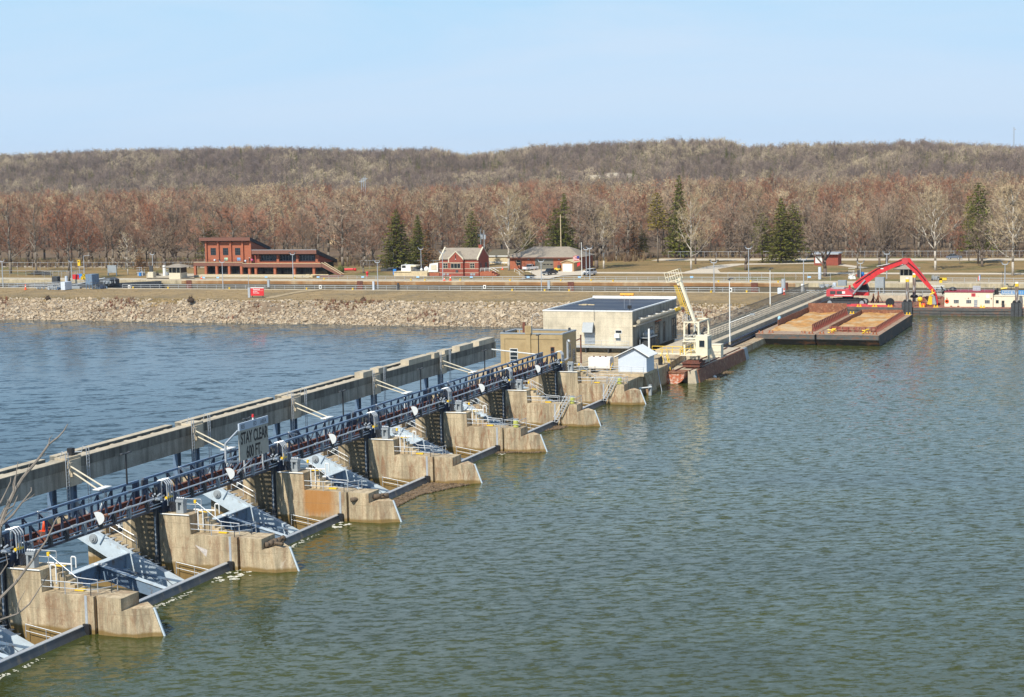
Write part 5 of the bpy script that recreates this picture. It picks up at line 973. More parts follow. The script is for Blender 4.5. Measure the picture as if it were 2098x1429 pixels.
# =================================================================== FAR BANK: GROUND, RIPRAP, LOCK
from mathutils import noise as NZ
def nz(x, y, s): return NZ.noise(Vector((x*s, y*s, 3.7)))
m_grass = plain('dormant_grass', (.285,.195,.088), .98, .30, .5, patch=(.19,.14,.07), pamt=.5, pscale=.07, coord='Object')
m_lawn = plain('park_lawn', (.23,.18,.095), .98, .20, .3, patch=(.16,.165,.055), pamt=.45, pscale=.05)
def slopez(y, x=0):
    w = 1.3*nz(x, 0, .045)
    k = (y-(263.0+w))/(8.6)
    return -2.7+5.1*k if k < 1 else min(2.4+(y-(271.6+w))*.018, 2.96)
g = MB(); xs = [-470+i*3.0 for i in range(155)]; ys = [258,261,263,264.5,266,267.5,269,270.3,271.2,272,273.5,276,280,286,292,298,303.2]
for y in ys:
    for x in xs: g.v.append((min(x, -9.45), y, slopez(y, x)+.12*nz(x, y, .3)*(1 if 262 < y < 298 else 0)))
nx = len(xs)
for j in range(len(ys)-1):
    for i in range(nx-1): a = j*nx+i; g.f.append((a, a+1, a+nx+1, a+nx))
bank = struct('river_bank', g, m_grass, True)
bed = MB(); bx_ = [-470+i*3.0 for i in range(155)]
for y in (258,263,264.5,266,267.5,269,270.6):
    for x in bx_: bed.v.append((min(x,-9.46), y+(.9*nz(x,5,.07) if y > 270 else 0), slopez(y, x)+.12*nz(x, y, .3)*(1 if 262 < y < 298 else 0)+.03))
for j in range(6):
    for i in range(154): a = j*155+i; bed.f.append((a, a+1, a+156, a+155))
struct('bank_soil', bed, plain('bank_soil', (.20,.145,.095), .98, .35, .8), True)
rs = random.Random(31)
def stone(s, r):
    b = MB(); c = [(-1,-1,-1),(1,-1,-1),(1,1,-1),(-1,1,-1),(-1,-1,1),(1,-1,1),(1,1,1),(-1,1,1)]
    b.add([(v[0]*s*r.uniform(.6,1.1), v[1]*s*r.uniform(.5,1.0), v[2]*s*r.uniform(.35,.75)) for v in c], [(0,3,2,1),(4,5,6,7),(0,1,5,4),(1,2,6,5),(2,3,7,6),(3,0,4,7)]); return b
def rot(b, r):
    m = Matrix.Rotation(r.uniform(0,6.28), 3, 'Z') @ Matrix.Rotation(r.uniform(-.5,.5), 3, 'X') @ Matrix.Rotation(r.uniform(-.4,.4), 3, 'Y'); return [m @ Vector(v) for v in b.v]
rocks = [MB(), MB(), MB()]
for i in range(27000):
    x = rs.uniform(-300,-9.6); u = rs.random(); y = 262.3+u*10.5+rs.gauss(0,.6)
    if y > 271.5+1.2*nz(x, 9, .06) and rs.random() < .75: continue
    if nz(x, y, .09) > .22 and y > 266.5 and rs.random() < .8: continue
    b = stone(rs.uniform(.09,.30) if rs.random() < .88 else rs.uniform(.28,.52), rs); z = slopez(y, x); rocks[rs.choice((0,0,0,1,1,2))].add([v+Vector((x, y, z+.1)) for v in rot(b, rs)], b.f)
for m, mt in zip(rocks, (M['rock'], M['rock2'], plain('grey_rock', (.28,.24,.19), .95, .3, .9))):
    o = m.build('riprap_stones', mt); o['kind'] = 'stuff'
src = None; protos = []
for i in range(6):
    b = stone(.66, rs); b.v = [tuple(v) for v in rot(b, rs)]; protos.append(b.build('stone', M['rock'] if i % 2 else M['rock2'], bank, local=True))
for i in range(160):
    x, y = rs.uniform(-260,-10), rs.uniform(262.6,270.5); o = protos[i % 6] if i < 6 else piece(protos[i % 6], bank, (0,0,0)); o.location = (x, y, slopez(y, x)+.2); o.rotation_euler = (0, 0, rs.uniform(0,6.28)); k = rs.uniform(.7,1.15); o.scale = (k,k,k)
struct('worn_path', MB().add([(*tuple(atz(px, py, 2.72))[:2], slopez(atz(px, py, 2.72).y)+.1) for px, py in ((541,608.5), (549,611.5), (562,610), (580,606.5), (601,603), (622,600.3), (655,597.6), (690,596.2), (640,596.6), (612,598.6), (588,602.3), (566,606))], [tuple(range(12))]), plain('worn_soil', (.36,.27,.15), .95, .2, .6))
# dry scrub on the bank
br = MB(); br2 = MB(); gr = MB()
def spray(b, x, y, z, h, n, w, r):
    for i in range(n):
        a = r.uniform(0,6.28); l = r.uniform(.3,1)*h; q = Vector((x+math.cos(a)*l*.7*r.random(), y+math.sin(a)*l*.7*r.random(), z+l)); p = Vector((x+r.uniform(-.3,.3), y+r.uniform(-.3,.3), z)); s = Vector((math.cos(a+1.6), math.sin(a+1.6), 0))*w
        b.add([p-s, p+s, q], [(0,1,2)])
for i in range(2600):
    x = rs.uniform(-300,-9.8); y = rs.choice((rs.uniform(268.5,272.5), rs.uniform(264,271)))
    if nz(x, y, .05) < -.05: continue
    spray(rs.choice((br, br, br2)), x, y, slopez(y, x), rs.uniform(.5,1.5), 18, .06, rs)
for i in range(9000):
    x = rs.uniform(-300,-9.8); y = 270.4+abs(rs.gauss(0,2.6)) if i % 3 else rs.uniform(272,302); spray(gr, x, y, slopez(y, x), rs.uniform(.2,.55) if i % 3 else rs.uniform(.08,.25), 6, .06, rs)
for b, mt, nm in ((br, M['brush'], 'dry_scrub'), (br2, plain('red_scrub', (.27,.10,.06), .95, .3, 2.), 'dry_scrub'), (gr, plain('straw_grass', (.33,.245,.12), .98, .25, 2.), 'dead_grass')):
    o = b.build(nm, mt); o['kind'] = 'stuff'
for px, py, s, l in ((98,613,1.0,'dark brown shrub on the bank edge at the far left'), (391,617,1.3,'dark brown shrub on the bank edge below the hip roofed cabin'), (744,617,1.1,'dark brown shrub on the bank edge right of the red sign')):
    p = atz(px, py, 2.5); b = MB(); spray(b, p.x, p.y, 2.3, 1.5*s, 160, .06, rs); b.ball((p.x,p.y,2.7), .8*s, .6*s, .5*s); solo('dark_shrub', b, M['darkbush'], l, 'shrub', 'dark shrubs on the bank')
# ------------------------------------------------------------------ lock
NTH = ('first','second','third','fourth','fifth','sixth','seventh','eighth','ninth','tenth','eleventh','twelfth','thirteenth')
lw = MB().box(-470,303.25,-6,130,305.2,3.0).box(-13,297.5,-6,130,303.24,2.98); struct('lock_wall', lw, M['coping'])
fw = MB().box(-470,338.5,-6,130,346.5,3.0); far = struct('far_lock_wall', fw, M['coping'])
MB().box(-470,338.44,-6,130,338.497,1.86).build('wet_face', M['lockwet'], far); MB().box(-470,338.43,1.87,-207.5,338.497,2.9).box(-19.5,338.43,1.87,130,338.497,2.9).build('wall_face', M['lock'], far)
st = MB().box(-207.3,338.28,2.60,-19.8,338.497,2.82).build('armour_strip', M['armor'], far); piece(st, far, (0,0,-.32)); piece(st, far, (0,0,-.62)); MB().box(-207.3,338.45,1.87,-19.8,338.496,2.95).build('wall_face', M['lock'], far)
sheet('lock_water', [(-470,305.1), (130,305.1), (130,338.6), (-470,338.6)], 0.35, water('lock_water', (.06,.055,.022), .1, 1.0, .4, .1))
for px in (388, 738, 1170, 1546, 1760):
    p = aty(px, 583, 338.4); MB().box(p.x-.9,338.1,.5,p.x+.9,338.27,2.98).build('ladder_recess', M['decking'], far)
for px in (551, 1125): p = aty(px, 583, 338.4); MB().box(p.x-.35,338.0,1.0,p.x+.35,338.26,3.4).build('wall_ladder', M['galv'], far)
def handrail(name, pts, label, gap, h=1.05, mat='galv', cat='railing', r=.05):
    t = thing(name, label, cat, pts[0]); MB().rail(pts, h, r, gap).build('rail', M[mat], t); return t
handrail('lock_railing', [(-206,304.9,3.0), (-114,304.9,3.0), (-22,304.9,3.0)], 'long white railing along the near lock wall', 3.1)
handrail('lock_railing', [(-290,304.9,3.0), (-212,304.9,3.0)], 'white railing on the near lock wall at the far left', 3.1)
handrail('lock_railing', [(-13,298.0,3.0), (60,298.0,3.0)], 'pale railing on the lock wall behind the excavator barge', 3.4)
handrail('lock_railing', [(-163,343.4,3.02), (-28,343.4,3.02)], 'long white railing along the far lock wall', 3.1)
handrail('lock_railing', [(17,343.4,3.02), (75,343.4,3.02)], 'white railing on the far lock wall at the right', 3.1)
for i, px in enumerate((417.3, 446, 545, 651.5, 743, 856, 965.6, 1082, 1187, 1417, 1658)):
    p = aty(px, 568 if px > 500 else 569, 343.2); solo('blue_notice', MB().box(p.x-.45,343.2,p.z-.22,p.x+.45,343.25,p.z+.22), plain('notice_blue', (.32,.55,.78), .5, .05, 1.), 'small pale blue notice on the far lock railing, the %s from the left' % NTH[i], 'notice', 'pale blue notices on the far lock railing')
for i, (px, py) in enumerate(((283,589.5), (354,590), (470,592.3), (638.5,591.5), (733,592), (1058,594), (1117,596), (1175,594.5), (1457,599.5), (1534,597.5))):
    p = atz(px, py, 3.05); solo('mooring_bollard', MB().lathe([(0,0),(.22,0),(.2,.32),(.3,.38),(.3,.46),(0,.5)], (p.x, min(p.y, 304.3), 3.0), n=10), M['yellow'], 'small yellow mooring bollard on the near lock wall, the %s from the left' % NTH[i], 'bollard', 'yellow bollards on the near lock wall')
for i, (px, py) in enumerate(((603,571), (664,573), (842,574.5), (870.5,575), (943,574.8), (1045,575.5), (1149,576), (1211,575.8), (1256,577), (1472,578), (1538,577.5), (1594,579))):
    p = atz(px, py, 3.05); solo('mooring_bollard', MB().lathe([(0,0),(.22,0),(.2,.32),(.3,.38),(.3,.46),(0,.5)], (p.x, max(p.y, 339.2), 3.0), n=10), M['yellow'], 'small yellow mooring bollard on the far lock wall, the %s from the left' % NTH[i], 'bollard', 'yellow bollards on the far lock wall')
for px, l in ((265, 'white framed life ring cabinet at the left part of the near lock railing'), (656.5, 'white framed life ring cabinet in the middle of the near lock railing'), (993, 'white framed life ring cabinet below the brick house'), (1497, 'white framed life ring cabinet near the walkway')):
    p = aty(px, 588 if px < 1400 else 594, 304.7); t = thing('life_ring_case', l, 'life ring', (p.x, 304.7, 3.0), 'life ring cases on the lock railing'); MB().box(p.x-.38,304.6,p.z-.5,p.x+.38,304.72,p.z+.45).build('case', M['white'], t); MB().box(p.x-.2,304.58,p.z-.28,p.x+.2,304.597,p.z+.2).build('case_opening', M['black'], t)
# ------------------------------------------------------------------ land behind the lock, up to the wooded bluffs
RIDGE = [(-500,330),(-200,325),(0,323),(150,316),(300,312),(500,306),(620,308),(760,312),(900,311),(940,324),(1000,320),(1100,304),(1250,296),(1400,293),(1480,292),(1530,306),(1620,301),(1800,301),(1880,294),(1950,300),(2098,306),(2300,305),(2700,312)]
RW = [(aty(x, y, 1760.0)) for x, y in RIDGE]
def ridge(x):
    for a, b in zip(RW, RW[1:]):
        if a.x <= x <= b.x: k = (x-a.x)/(b.x-a.x); return a.z+(b.z-a.z)*k-11.5
    return (RW[0].z if x < RW[0].x else RW[-1].z)-11.5
def ridge_at(x, y): return ridge(CAMP[0]+(x-CAMP[0])*(1760-CAMP[1])/(y-CAMP[1]))      # the side valleys run away from the river along these bearings
def land(x, y):
    base = 3.0+min(1, max(0, (y-346)/30))*.25
    if y > 1000:
        k = min(1, (y-1000)/740.0); k = k*k*(3-2*k); k = k*(1+.25*math.sin(math.pi*k)*nz(x, y, .004)); base += max(0, (ridge_at(x, y)-base))*min(k, 1.0)*(1-min(.35, max(0, y-1780)/1500))
        base += 2.0*nz(x, y, .008)*min(1, (y-1000)/200)
    return base
g = MB(); ys = [346.4,350,355,362,370,380,392,406,420,436,455,480,520,580,660,760,880,1000]+[1000+i*40 for i in range(1, 24)]+[2050,2300,2800,3600]; xs = [-2600+i*40 for i in range(90)]
for y in ys:
    for x in xs: g.v.append((x, y, land(x, y)))
nx = len(xs)
for j in range(len(ys)-1):
    for i in range(nx-1): a = j*nx+i; g.f.append((a, a+1, a+nx+1, a+nx))
def ground_mat():
    m, t, b = newmat('lawn_and_woodland_floor'); gm = node(t, 'ShaderNodeNewGeometry'); sp = node(t, 'ShaderNodeSeparateXYZ'); t.links.new(gm.outputs['Position'], sp.inputs['Vector'])
    def N(s, d=5.0):
        n = node(t, 'ShaderNodeTexNoise', Scale=s, Detail=d, Roughness=.6); t.links.new(gm.outputs['Position'], n.inputs['Vector']); return n.outputs['Fac']
    a = ramp(t, N(.07, 9.0), [(.36,(.285,.195,.09)), (.5,(.245,.172,.08)), (.58,(.18,.145,.065)), (.68,(.15,.15,.05))]); c = ramp(t, N(.02), [(.35,(.15,.105,.07)), (.65,(.20,.145,.095))])
    mr = node(t, 'ShaderNodeMapRange'); t.links.new(sp.outputs['Y'], mr.inputs['Value']); mr.inputs['From Min'].default_value = 450; mr.inputs['From Max'].default_value = 462
    x = node(t, 'ShaderNodeMix', data_type='RGBA'); t.links.new(mr.outputs['Result'], x.inputs['Factor']); t.links.new(a.outputs['Color'], x.inputs['A']); t.links.new(c.outputs['Color'], x.inputs['B'])
    k = ramp(t, N(1.2), [(.3,(.8,.8,.8)), (.7,(1.15,1.15,1.15))]); y = node(t, 'ShaderNodeMix', data_type='RGBA', blend_type='MULTIPLY'); y.inputs['Factor'].default_value = 1; t.links.new(x.outputs['Result'], y.inputs['A']); t.links.new(k.outputs['Color'], y.inputs['B'])
    t.links.new(y.outputs['Result'], b.inputs['Base Color']); b.inputs['Roughness'].default_value = 1; b.inputs['Specular IOR Level'].default_value = .1; return m
struct('ground', g, ground_mat(), True)
def pave(name, pts, mat, z=None, lift=.02):
    b = MB(); 
    return struct(name, b.add([(x, y, land(x, y)+lift if z is None else z) for x, y in pts], [tuple(range(len(pts)))]), mat)
G = lambda px, py: tuple(atz(px, py, 3.25))[:2]
pave('gravel_road', [(-92,370.5), (90,370.5), (90,377), (-92,377.5)], M['path'], 3.27); pave('far_road', [(-88,437), (160,437), (160,449), (-88,449)], M['path'], 3.28)
pave('far_road', [(-420,398), (-232,396), (-232,401), (-420,404)], M['path'], 3.27)
pave('footpath', [G(1390,561), G(1450,546), G(1500,541), G(1700,538.5), G(1700,540.5), G(1520,543.5), G(1470,552), G(1478,561)], M['path'], 3.30)
pave('footpath', [G(1690,541), G(1720,541), G(1780,549), G(1765,551)], M['path'], 3.30)
pave('parking_apron', [G(1062,571.5), G(1100,566), G(1082,557), G(1094,552.5), G(1215,553.5), G(1215,563), G(1152,565.5), G(1125,571.5)], M['path'], 3.29)
pave('parking_lot', [G(780,556), G(780,548), G(905,546), G(905,558)], M['asphalt'], 3.28)
pave('lock_apron', [G(300,570), G(300,561), G(398,561), G(398,570)], M['coping'], 3.26)
# ------------------------------------------------------------------ lamp posts
def tee_lamp(px, yt, yb, label, z=3.0, arm=.55, single=False):
    p = atz(px, yb, z); tp = aty(px-(1 if px < 1200 else 0), yt, p.y); h = tp.z-z
    t = thing('lamp_post', label, 'lamp post', (p.x, p.y, z), 'grey lamp posts along the lock')
    MB().tube((p.x,p.y,z), (p.x,p.y,z+h), .15, .09, n=8).build('post', M['galv'], t)
    if single: MB().tube((p.x,p.y,z+h), (p.x+2.4,p.y,z+h+.25), .07).build('lamp_arm', M['galv'], t)
    else: MB().path([(p.x-arm*1.6,p.y,z+h+.75), (p.x-arm,p.y,z+h+.1), (p.x+arm,p.y,z+h+.1), (p.x+arm*1.6,p.y,z+h+.75)], .1).build('lamp_arm', M['galv'], t); MB().box(p.x-arm*2.2,p.y-.2,z+h+.7,p.x-arm*1.3,p.y+.2,z+h+.9).box(p.x+arm*1.3,p.y-.2,z+h+.7,p.x+arm*2.2,p.y+.2,z+h+.9).build('lamp_head', M['dark'], t)
    return t
for a in ((6.5,537,589.5,'grey lamp post at the far left edge'), (147.5,538,576,'grey lamp post between pale blue box and slate cabinet'), (313.5,523,560,'grey lamp post beside the hip roofed cabin'), (457,539,592.5,'grey lamp post in front of the left end of the visitor centre'),
          (600.8,523,571.5,'grey lamp post in front of the middle of the visitor centre'), (774.5,539,593,'grey lamp post right of the visitor centre stairs'), (907.5,520,575,'grey lamp post in front of the brick house'), (863.3,512,556,'grey lamp post by the white hut'), (807,508,549,'slim grey lamp post in front of the tall spruce'),
          (1109.5,538,596,'grey lamp post in front of the grey garage door'), (1201.5,513,568,'grey lamp post left behind the white station wagon'), (1208.8,511,573.5,'grey lamp post right by the white station wagon'), (1463,540,599.5,'grey lamp post on the near lock wall right of the crane boom'), (1534,511,578,'grey lamp post in front of the broad dark tree'),
          (1646.5,534,601,'grey lamp post where the walkway meets the lock'), (1762.8,541,573,'grey lamp post behind the excavator cab'), (1816.8,522,572,'grey lamp post behind the excavator boom'), (2058.7,543,585,'grey lamp post behind the right deckhouse')): tee_lamp(*a)
tee_lamp(172.8, 525, 562, 'grey street lamp with one arm at the left', single=True)
p = atz(1192.3, 568, 3.25); t = thing('flagpole', 'tall white flagpole flying a striped flag above a red one', 'flagpole', (p.x,p.y,3.25)); tz = aty(1190.4, 498.5, p.y).z
MB().tube((p.x,p.y,3.25), (p.x,p.y,tz), .12, .07, n=8).ball((p.x,p.y,tz), .15).build('pole', M['white'], t)
f0, f1 = aty(1174.5, 525, p.y), aty(1187, 535, p.y); fl = MB(); n = 7
for i in range(n):
    z0 = f1.z+(f0.z-f1.z)*i/n; z1 = f1.z+(f0.z-f1.z)*(i+1)/n; MB().loft([(f0.x,p.y,z0-.1), (f0.x+.8,p.y+.15,z0+.1), (f1.x,p.y,z0), (f1.x,p.y,z1), (f0.x+.8,p.y+.15,z1+.1), (f0.x,p.y,z1-.1)], [(f0.x,p.y+.02,z0-.1), (f0.x+.8,p.y+.17,z0+.1), (f1.x,p.y+.02,z0), (f1.x,p.y+.02,z1), (f0.x+.8,p.y+.17,z1+.1), (f0.x,p.y+.02,z1-.1)]).build('flag_stripe', M['red'] if i % 2 == 0 else M['white'], t)
MB().box(f1.x-.75,p.y-.05,f1.z+.7,f1.x,p.y-.005,f0.z+.02).build('flag_canton', plain('navy_cloth', (.03,.05,.22), .8, .1, 2.), t); MB().loft([(f1.x-.7,p.y,f1.z-1.7), (f1.x+.2,p.y,f1.z-1.2), (f1.x+.2,p.y,f1.z-.3), (f1.x-.7,p.y,f1.z-.7)], [(f1.x-.7,p.y+.03,f1.z-1.7), (f1.x+.2,p.y+.03,f1.z-1.2), (f1.x+.2,p.y+.03,f1.z-.3), (f1.x-.7,p.y+.03,f1.z-.7)]).build('red_flag', M['red'], t)
# ------------------------------------------------------------------ red sign on the bank
p0 = atz(513, 609, 2.75); Y = p0.y; x0, x1 = aty(513.5, 600, Y).x, aty(540.5, 600, Y).x; z1, z0 = aty(527, 589.5, Y).z, aty(527, 606.3, Y).z
t = thing('restricted_sign', 'red Restricted sign board with white lettering on the grassy bank', 'sign', ((x0+x1)/2, Y, 2.6)); MB().box(x0,Y,z0,x1,Y+.12,z1-.18).build('board', M['red'], t); MB().box(x0,Y-.03,z1-.18,x1,Y+.14,z1).build('top_edge', M['white'], t)
words('lettering', 'Restricted', .36, M['white'], t, (x0+.75, Y-.012, z1-.66), (1,0,0), (0,0,1), .92, .004, 'LEFT'); words('lettering', 'No Boats', .24, M['white'], t, (x0+.75, Y-.012, z1-1.15), (1,0,0), (0,0,1), .95, .004, 'LEFT'); words('lettering', 'Dam to Dam', .24, M['white'], t, (x0+.75, Y-.012, z1-1.53), (1,0,0), (0,0,1), .95, .004, 'LEFT')
MB().box(x0+.8,Y-.01,z1-.82,x1-.15,Y-.003,z1-.79).build('rule', M['white'], t); MB().box(x0+.3,Y+.13,2.4,x0+.45,Y+.28,z1).box(x1-.5,Y+.13,2.4,x1-.35,Y+.28,z1).build('sign_post', M['dark'], t)
t = thing('gauge_post', 'slim galvanised instrument post beside the red sign', 'post', (x0-.5, Y, 2.6)); MB().tube((x0-.5,Y,2.5), (x0-.5,Y,aty(509.5,563,Y).z), .06).build('post', M['galv'], t); MB().box(x0-.75,Y-.15,2.6,x0-.1,Y+.15,5.2).build('instrument_box', M['galv'], t)
# ------------------------------------------------------------------ visitor centre
Y = 358.0; vx = lambda px, y=Y: aty(px, 540, y).x; vz = lambda py, y=Y: aty(520, py, y).z
t = thing('visitor_centre', 'brown brick visitor centre with slanted roofs, balcony and outside stair', 'building', (vx(530), Y, 3.2))
zb, zf = 3.2, vz(540)                                              # ground and balcony floor
MB().box(vx(424.5),Y,zb,vx(517),Y+10,zf).box(vx(517.1),Y+.6,zb,vx(650),Y+11,zf).build('ground_floor_wall', M['glass'], t)
zt = vz(494); MB().prism([(Y,zf), (Y+10.5,zf), (Y+10.5,zt-2.6), (Y,zt)], 'x', vx(424.5), vx(517)).build('upper_wall', M['brick2'], t)
r = MB().prism([(Y-1.3,vz(486.3)+.05), (Y+11.5,vz(486.3)-3.6), (Y+11.5,vz(486.3)-4.6), (Y-1.3,vz(493.2))], 'x', vx(410,Y-1.3), vx(514,Y-1.3)); r.build('upper_roof', M['roofdark'], t); MB().box(vx(410,Y-1.3),Y-1.42,vz(493.2),vx(514,Y-1.3),Y-1.303,vz(486.3)).build('roof_fascia', M['fascia'], t)
zt2 = vz(520.5); MB().prism([(Y+1.0,zf), (Y+12,zf), (Y+12,zt2-3.0), (Y+1.0,zt2)], 'x', vx(517)+.05, vx(651)).build('upper_wall', M['brick'], t)
MB().prism([(Y-1.3,vz(512)), (Y+12.5,vz(512)-3.7), (Y+12.5,vz(512)-4.7), (Y-1.3,vz(520.4))], 'x', vx(516.5,Y-1.3), vx(649,Y-1.3)).build('lower_roof', M['roofdark'], t); MB().box(vx(516.5,Y-1.3),Y-1.42,vz(520.4),vx(649,Y-1.3),Y-1.303,vz(512.6)).build('roof_fascia', M['fascia'], t); MB().box(vx(516.5,Y-1.3),Y-1.43,vz(512.6),vx(649,Y-1.3),Y-1.29,vz(511.8)).build('roof_flashing', M['galv'], t)
for px in (424.5, 449.3, 474.8, 499.3, 515.5): x = vx(px); MB().box(x-.28,Y-.55,zf,x+.28,Y-.003,vz(494.5)).build('brick_pier', M['brick2'], t)
for px in (438, 463.2, 488): wnd(t, vx(px)-.95, vz(523), vx(px)+.95, vz(508.3), Y-.004, 3, 3, M['dark'])
for px, c in ((463.6, (.42,.62,.40)), (489.6, (.20,.42,.68))): MB().box(vx(px)-.6,Y-.06,vz(534.5),vx(px)+.6,Y-.006,vz(528.3)).build('painted_panel', plain('panel_print', c, .6, .5, 1.2, patch=(.15,.25,.45), pamt=.4, pscale=2.), t)
for a, b_ in ((532,566.5), (571,606.5), (611.5,646.5)): wnd(t, vx(a), vz(534.8), vx(b_), vz(522.5), Y+.996, 1, 6, M['grey'])
for px in (528.6, 568.7, 608.5, 648.3): x = vx(px); MB().box(x-.42,Y+.2,zf,x+.42,Y+.99,vz(520.6)).build('brick_pier', M['brick2'], t)
yb = Y-2.2; bz = lambda py: aty(520, py, yb).z; bx = lambda px: aty(px, 545, yb).x
MB().box(bx(396.5),yb,bz(545.5),bx(498),Y-.01,bz(538.2)).build('balcony', M['fascia'], t); MB().box(bx(498.1),yb-.35,bz(548),bx(659.5),Y-.01,bz(540.5)).build('balcony', M['fascia'], t); MB().box(bx(396.5),yb-.05,bz(538.2),bx(498),yb+.15,bz(537.4)).box(bx(498.1),yb-.4,bz(540.5),bx(659.5),yb-.2,bz(539.7)).build('balcony_coping', M['ltstone'], t)
MB().rail([(bx(397),yb+.05,bz(538)), (bx(520),yb+.05,bz(538))], .75, .06, 3).build('balcony_rail', M['decking'], t); MB().box(bx(530),yb+.3,bz(540.4),bx(655),yb+.5,bz(537)).build('bench_rail', M['brick2'], t)
for px in (398.5, 420.5, 442.7, 468.5, 493.4, 509.8, 523, 562, 602, 642): MB().box(bx(px)-.38,yb+.1,zb,bx(px)+.38,yb+.85,bz(546)).build('brick_column', M['brick2'], t)
for a, b_ in ((455,467), (475,492), (535,558), (573,600), (606,640)): wnd(t, vx(a), vz(562), vx(b_), vz(549.5), Y-.01 if a < 500 else Y+.59, 1, 4, M['dark'])
sz0 = bz(538.5); xs0, xs1 = bx(660.5), bx(700); st = MB(); st.prism([(xs0,sz0), (xs1,zb+.5), (xs1,zb-.3), (xs0,sz0-1.3)], 'y', yb-.5, yb-.3).prism([(xs0,sz0), (xs1,zb+.5), (xs1,zb-.3), (xs0,sz0-1.3)], 'y', yb+1.3, yb+1.5); st.build('stair_wall', M['fascia'], t)
MB().bar((xs0,yb-.4,sz0+.05), (xs1,yb-.4,zb+.55), .35, .12).bar((xs0,yb+1.4,sz0+.05), (xs1,yb+1.4,zb+.55), .35, .12).build('stair_coping', M['ltstone'], t); sp_ = MB().box(xs0,yb-.29,sz0-1.2,xs0+.45,yb+1.29,sz0-1.1).build('stair_tread', M['coping'], t)
for i in range(1, 11): piece(sp_, t, ((xs1-xs0)*i/11.5, 0, -(sz0-1.0-zb)*i/11.5))
MB().box(bx(634),yb-2.5,zb-.2,bx(700),yb-2.2,bz(562.5)).build('garden_wall', M['fascia'], t); MB().box(bx(634),yb-2.6,bz(562.5),bx(680),yb-2.1,bz(561)).build('wall_coping', M['ltstone'], t)
# stone retaining wall of individual blocks in front of it
t = thing('retaining_wall', 'cream stone block retaining wall below the visitor centre', 'wall', (vx(500,351), 351, 3)); wx0, wx1 = aty(397, 565, 351).x, aty(640, 565, 351).x; ztop = aty(500, 564.6, 351).z
MB().box(wx0,351.05,2.9,wx1,356.5,max(ztop-.02, 3.5)).build('wall_core', M['ltstone'], t); bk = None; rw = 3; bh = (ztop-3.0)/rw; bw = 1.55; n = int((wx1-wx0)/bw)
for r_ in range(rw):
    for i in range(n):
        x = wx0+i*bw+(.7 if r_ % 2 else 0); z = 3.0+r_*bh
        if bk is None: bk = MB().box(x+.03,350.9,z+.02,x+bw-.03,351.04,z+bh-.02).build('stone_block', M['stone'], t); b0_ = Vector((x, 0, z))
        else: piece(bk, t, Vector((x,0,z))-b0_+Vector((0, random.uniform(-.04,.04), 0)))
# =================================================================== BUILDINGS AND GEAR BEYOND THE LOCK
# gabled brick house
Y = 358.6; hx = lambda px: aty(px, 550, Y).x; hzf = lambda py: aty(940, py, Y).z
x0, x1, xg0, xg1 = hx(900.5), hx(980.5), hx(922), hx(951); zb, ze, zr = 3.2, hzf(530), hzf(511.5)+.3; D = 8.4
t = thing('brick_house', 'small red brick house with gabled roof, cream trim and chimney', 'house', ((x0+x1)/2, Y, zb))
MB().box(x0,Y,zb,x1,Y+D,ze).prism([(Y,ze), (Y+D,ze), (Y+D/2,zr-.15)], 'x', x0, x0+.4).prism([(Y,ze), (Y+D,ze), (Y+D/2,zr-.15)], 'x', x1-.4, x1).build('wall', M['brick'], t)
za = hzf(516.5); MB().prism([(xg0,zb), (xg1,zb), (xg1,ze), ((xg0+xg1)/2,za), (xg0,ze)], 'y', Y-.9, Y-.003).build('front_gable', M['brick'], t)
rf = MB().prism([(Y-.35,ze-.1), (Y+D/2,zr), (Y+D+.35,ze-.1), (Y+D+.35,ze-.3), (Y+D/2,zr-.22), (Y-.35,ze-.3)], 'x', x0+.42, x1-.42).build('roof', M['shingle'], t)
xm = (xg0+xg1)/2; MB().prism([(xg0-.2,ze-.05), (xm,za+.1), (xg1+.2,ze-.05), (xg1+.2,ze-.2), (xm,za-.08), (xg0-.2,ze-.2)], 'y', Y-.6, Y+D/2-1.0).build('gable_roof', M['shingle'], rf)
q = MB()
for x in (x0-.02, x1-.4): q.prism([(Y-.25,ze-.5), (Y-.25,ze+.1), (Y+D/2,zr+.28), (Y+D+.25,ze+.1), (Y+D+.25,ze-.1), (Y+D/2,zr+.02), (Y,ze-.3)], 'x', x, x+.42)
q.build('cream_coping', M['stone'], t); MB().prism([(xg0-.15,ze-1.2), (xg0-.15,ze+.15), (xm,za+.32), (xg1+.15,ze+.15), (xg1+.15,ze-.5), (xg1-.15,ze-.1), (xm,za+.02), (xg0+.15,ze-.1), (xg0+.15,ze-1.2)], 'y', Y-1.0, Y-.62).build('cream_coping', M['stone'], t)
ch = MB().box(x1-1.5,Y+D/2-.2,zr-.8,x1-.5,Y+D/2+.9,hzf(503.5)).build('chimney', M['brick'], rf); MB().tube((x1-1.0,Y+D/2+.3,hzf(504)), (x1-1.0,Y+D/2+.3,hzf(480)), .05).build('antenna', M['galv'], t)
for py in (538.3, 551, 559.3): z = hzf(py); MB().box(x0-.03,Y-.04,z-.06,xg0-.005,Y-.003,z+.06).box(xg1+.005,Y-.04,z-.06,x1+.03,Y-.003,z+.06).box(xg0-.02,Y-.94,z-.06,xg1+.02,Y-.903,z+.06).build('cream_band', M['stone'], t)
wz0, wz1 = hzf(550), hzf(539.5)
for a, b_, yy in ((908,917.5,Y-.004), (963,972.5,Y-.004)): wnd(t, hx(a), wz0, hx(b_), wz1, yy, 2, 2, M['stone'])
wnd(t, hx(926), wz0, hx(946), wz1, Y-.904, 1, 3, M['stone'])
for a in (910, 917, 965.5, 971): MB().box(hx(a)-.35,Y-.03,hzf(564.5),hx(a)+.35,Y-.003,hzf(560.3)).build('cellar_vent', M['grey'], t)
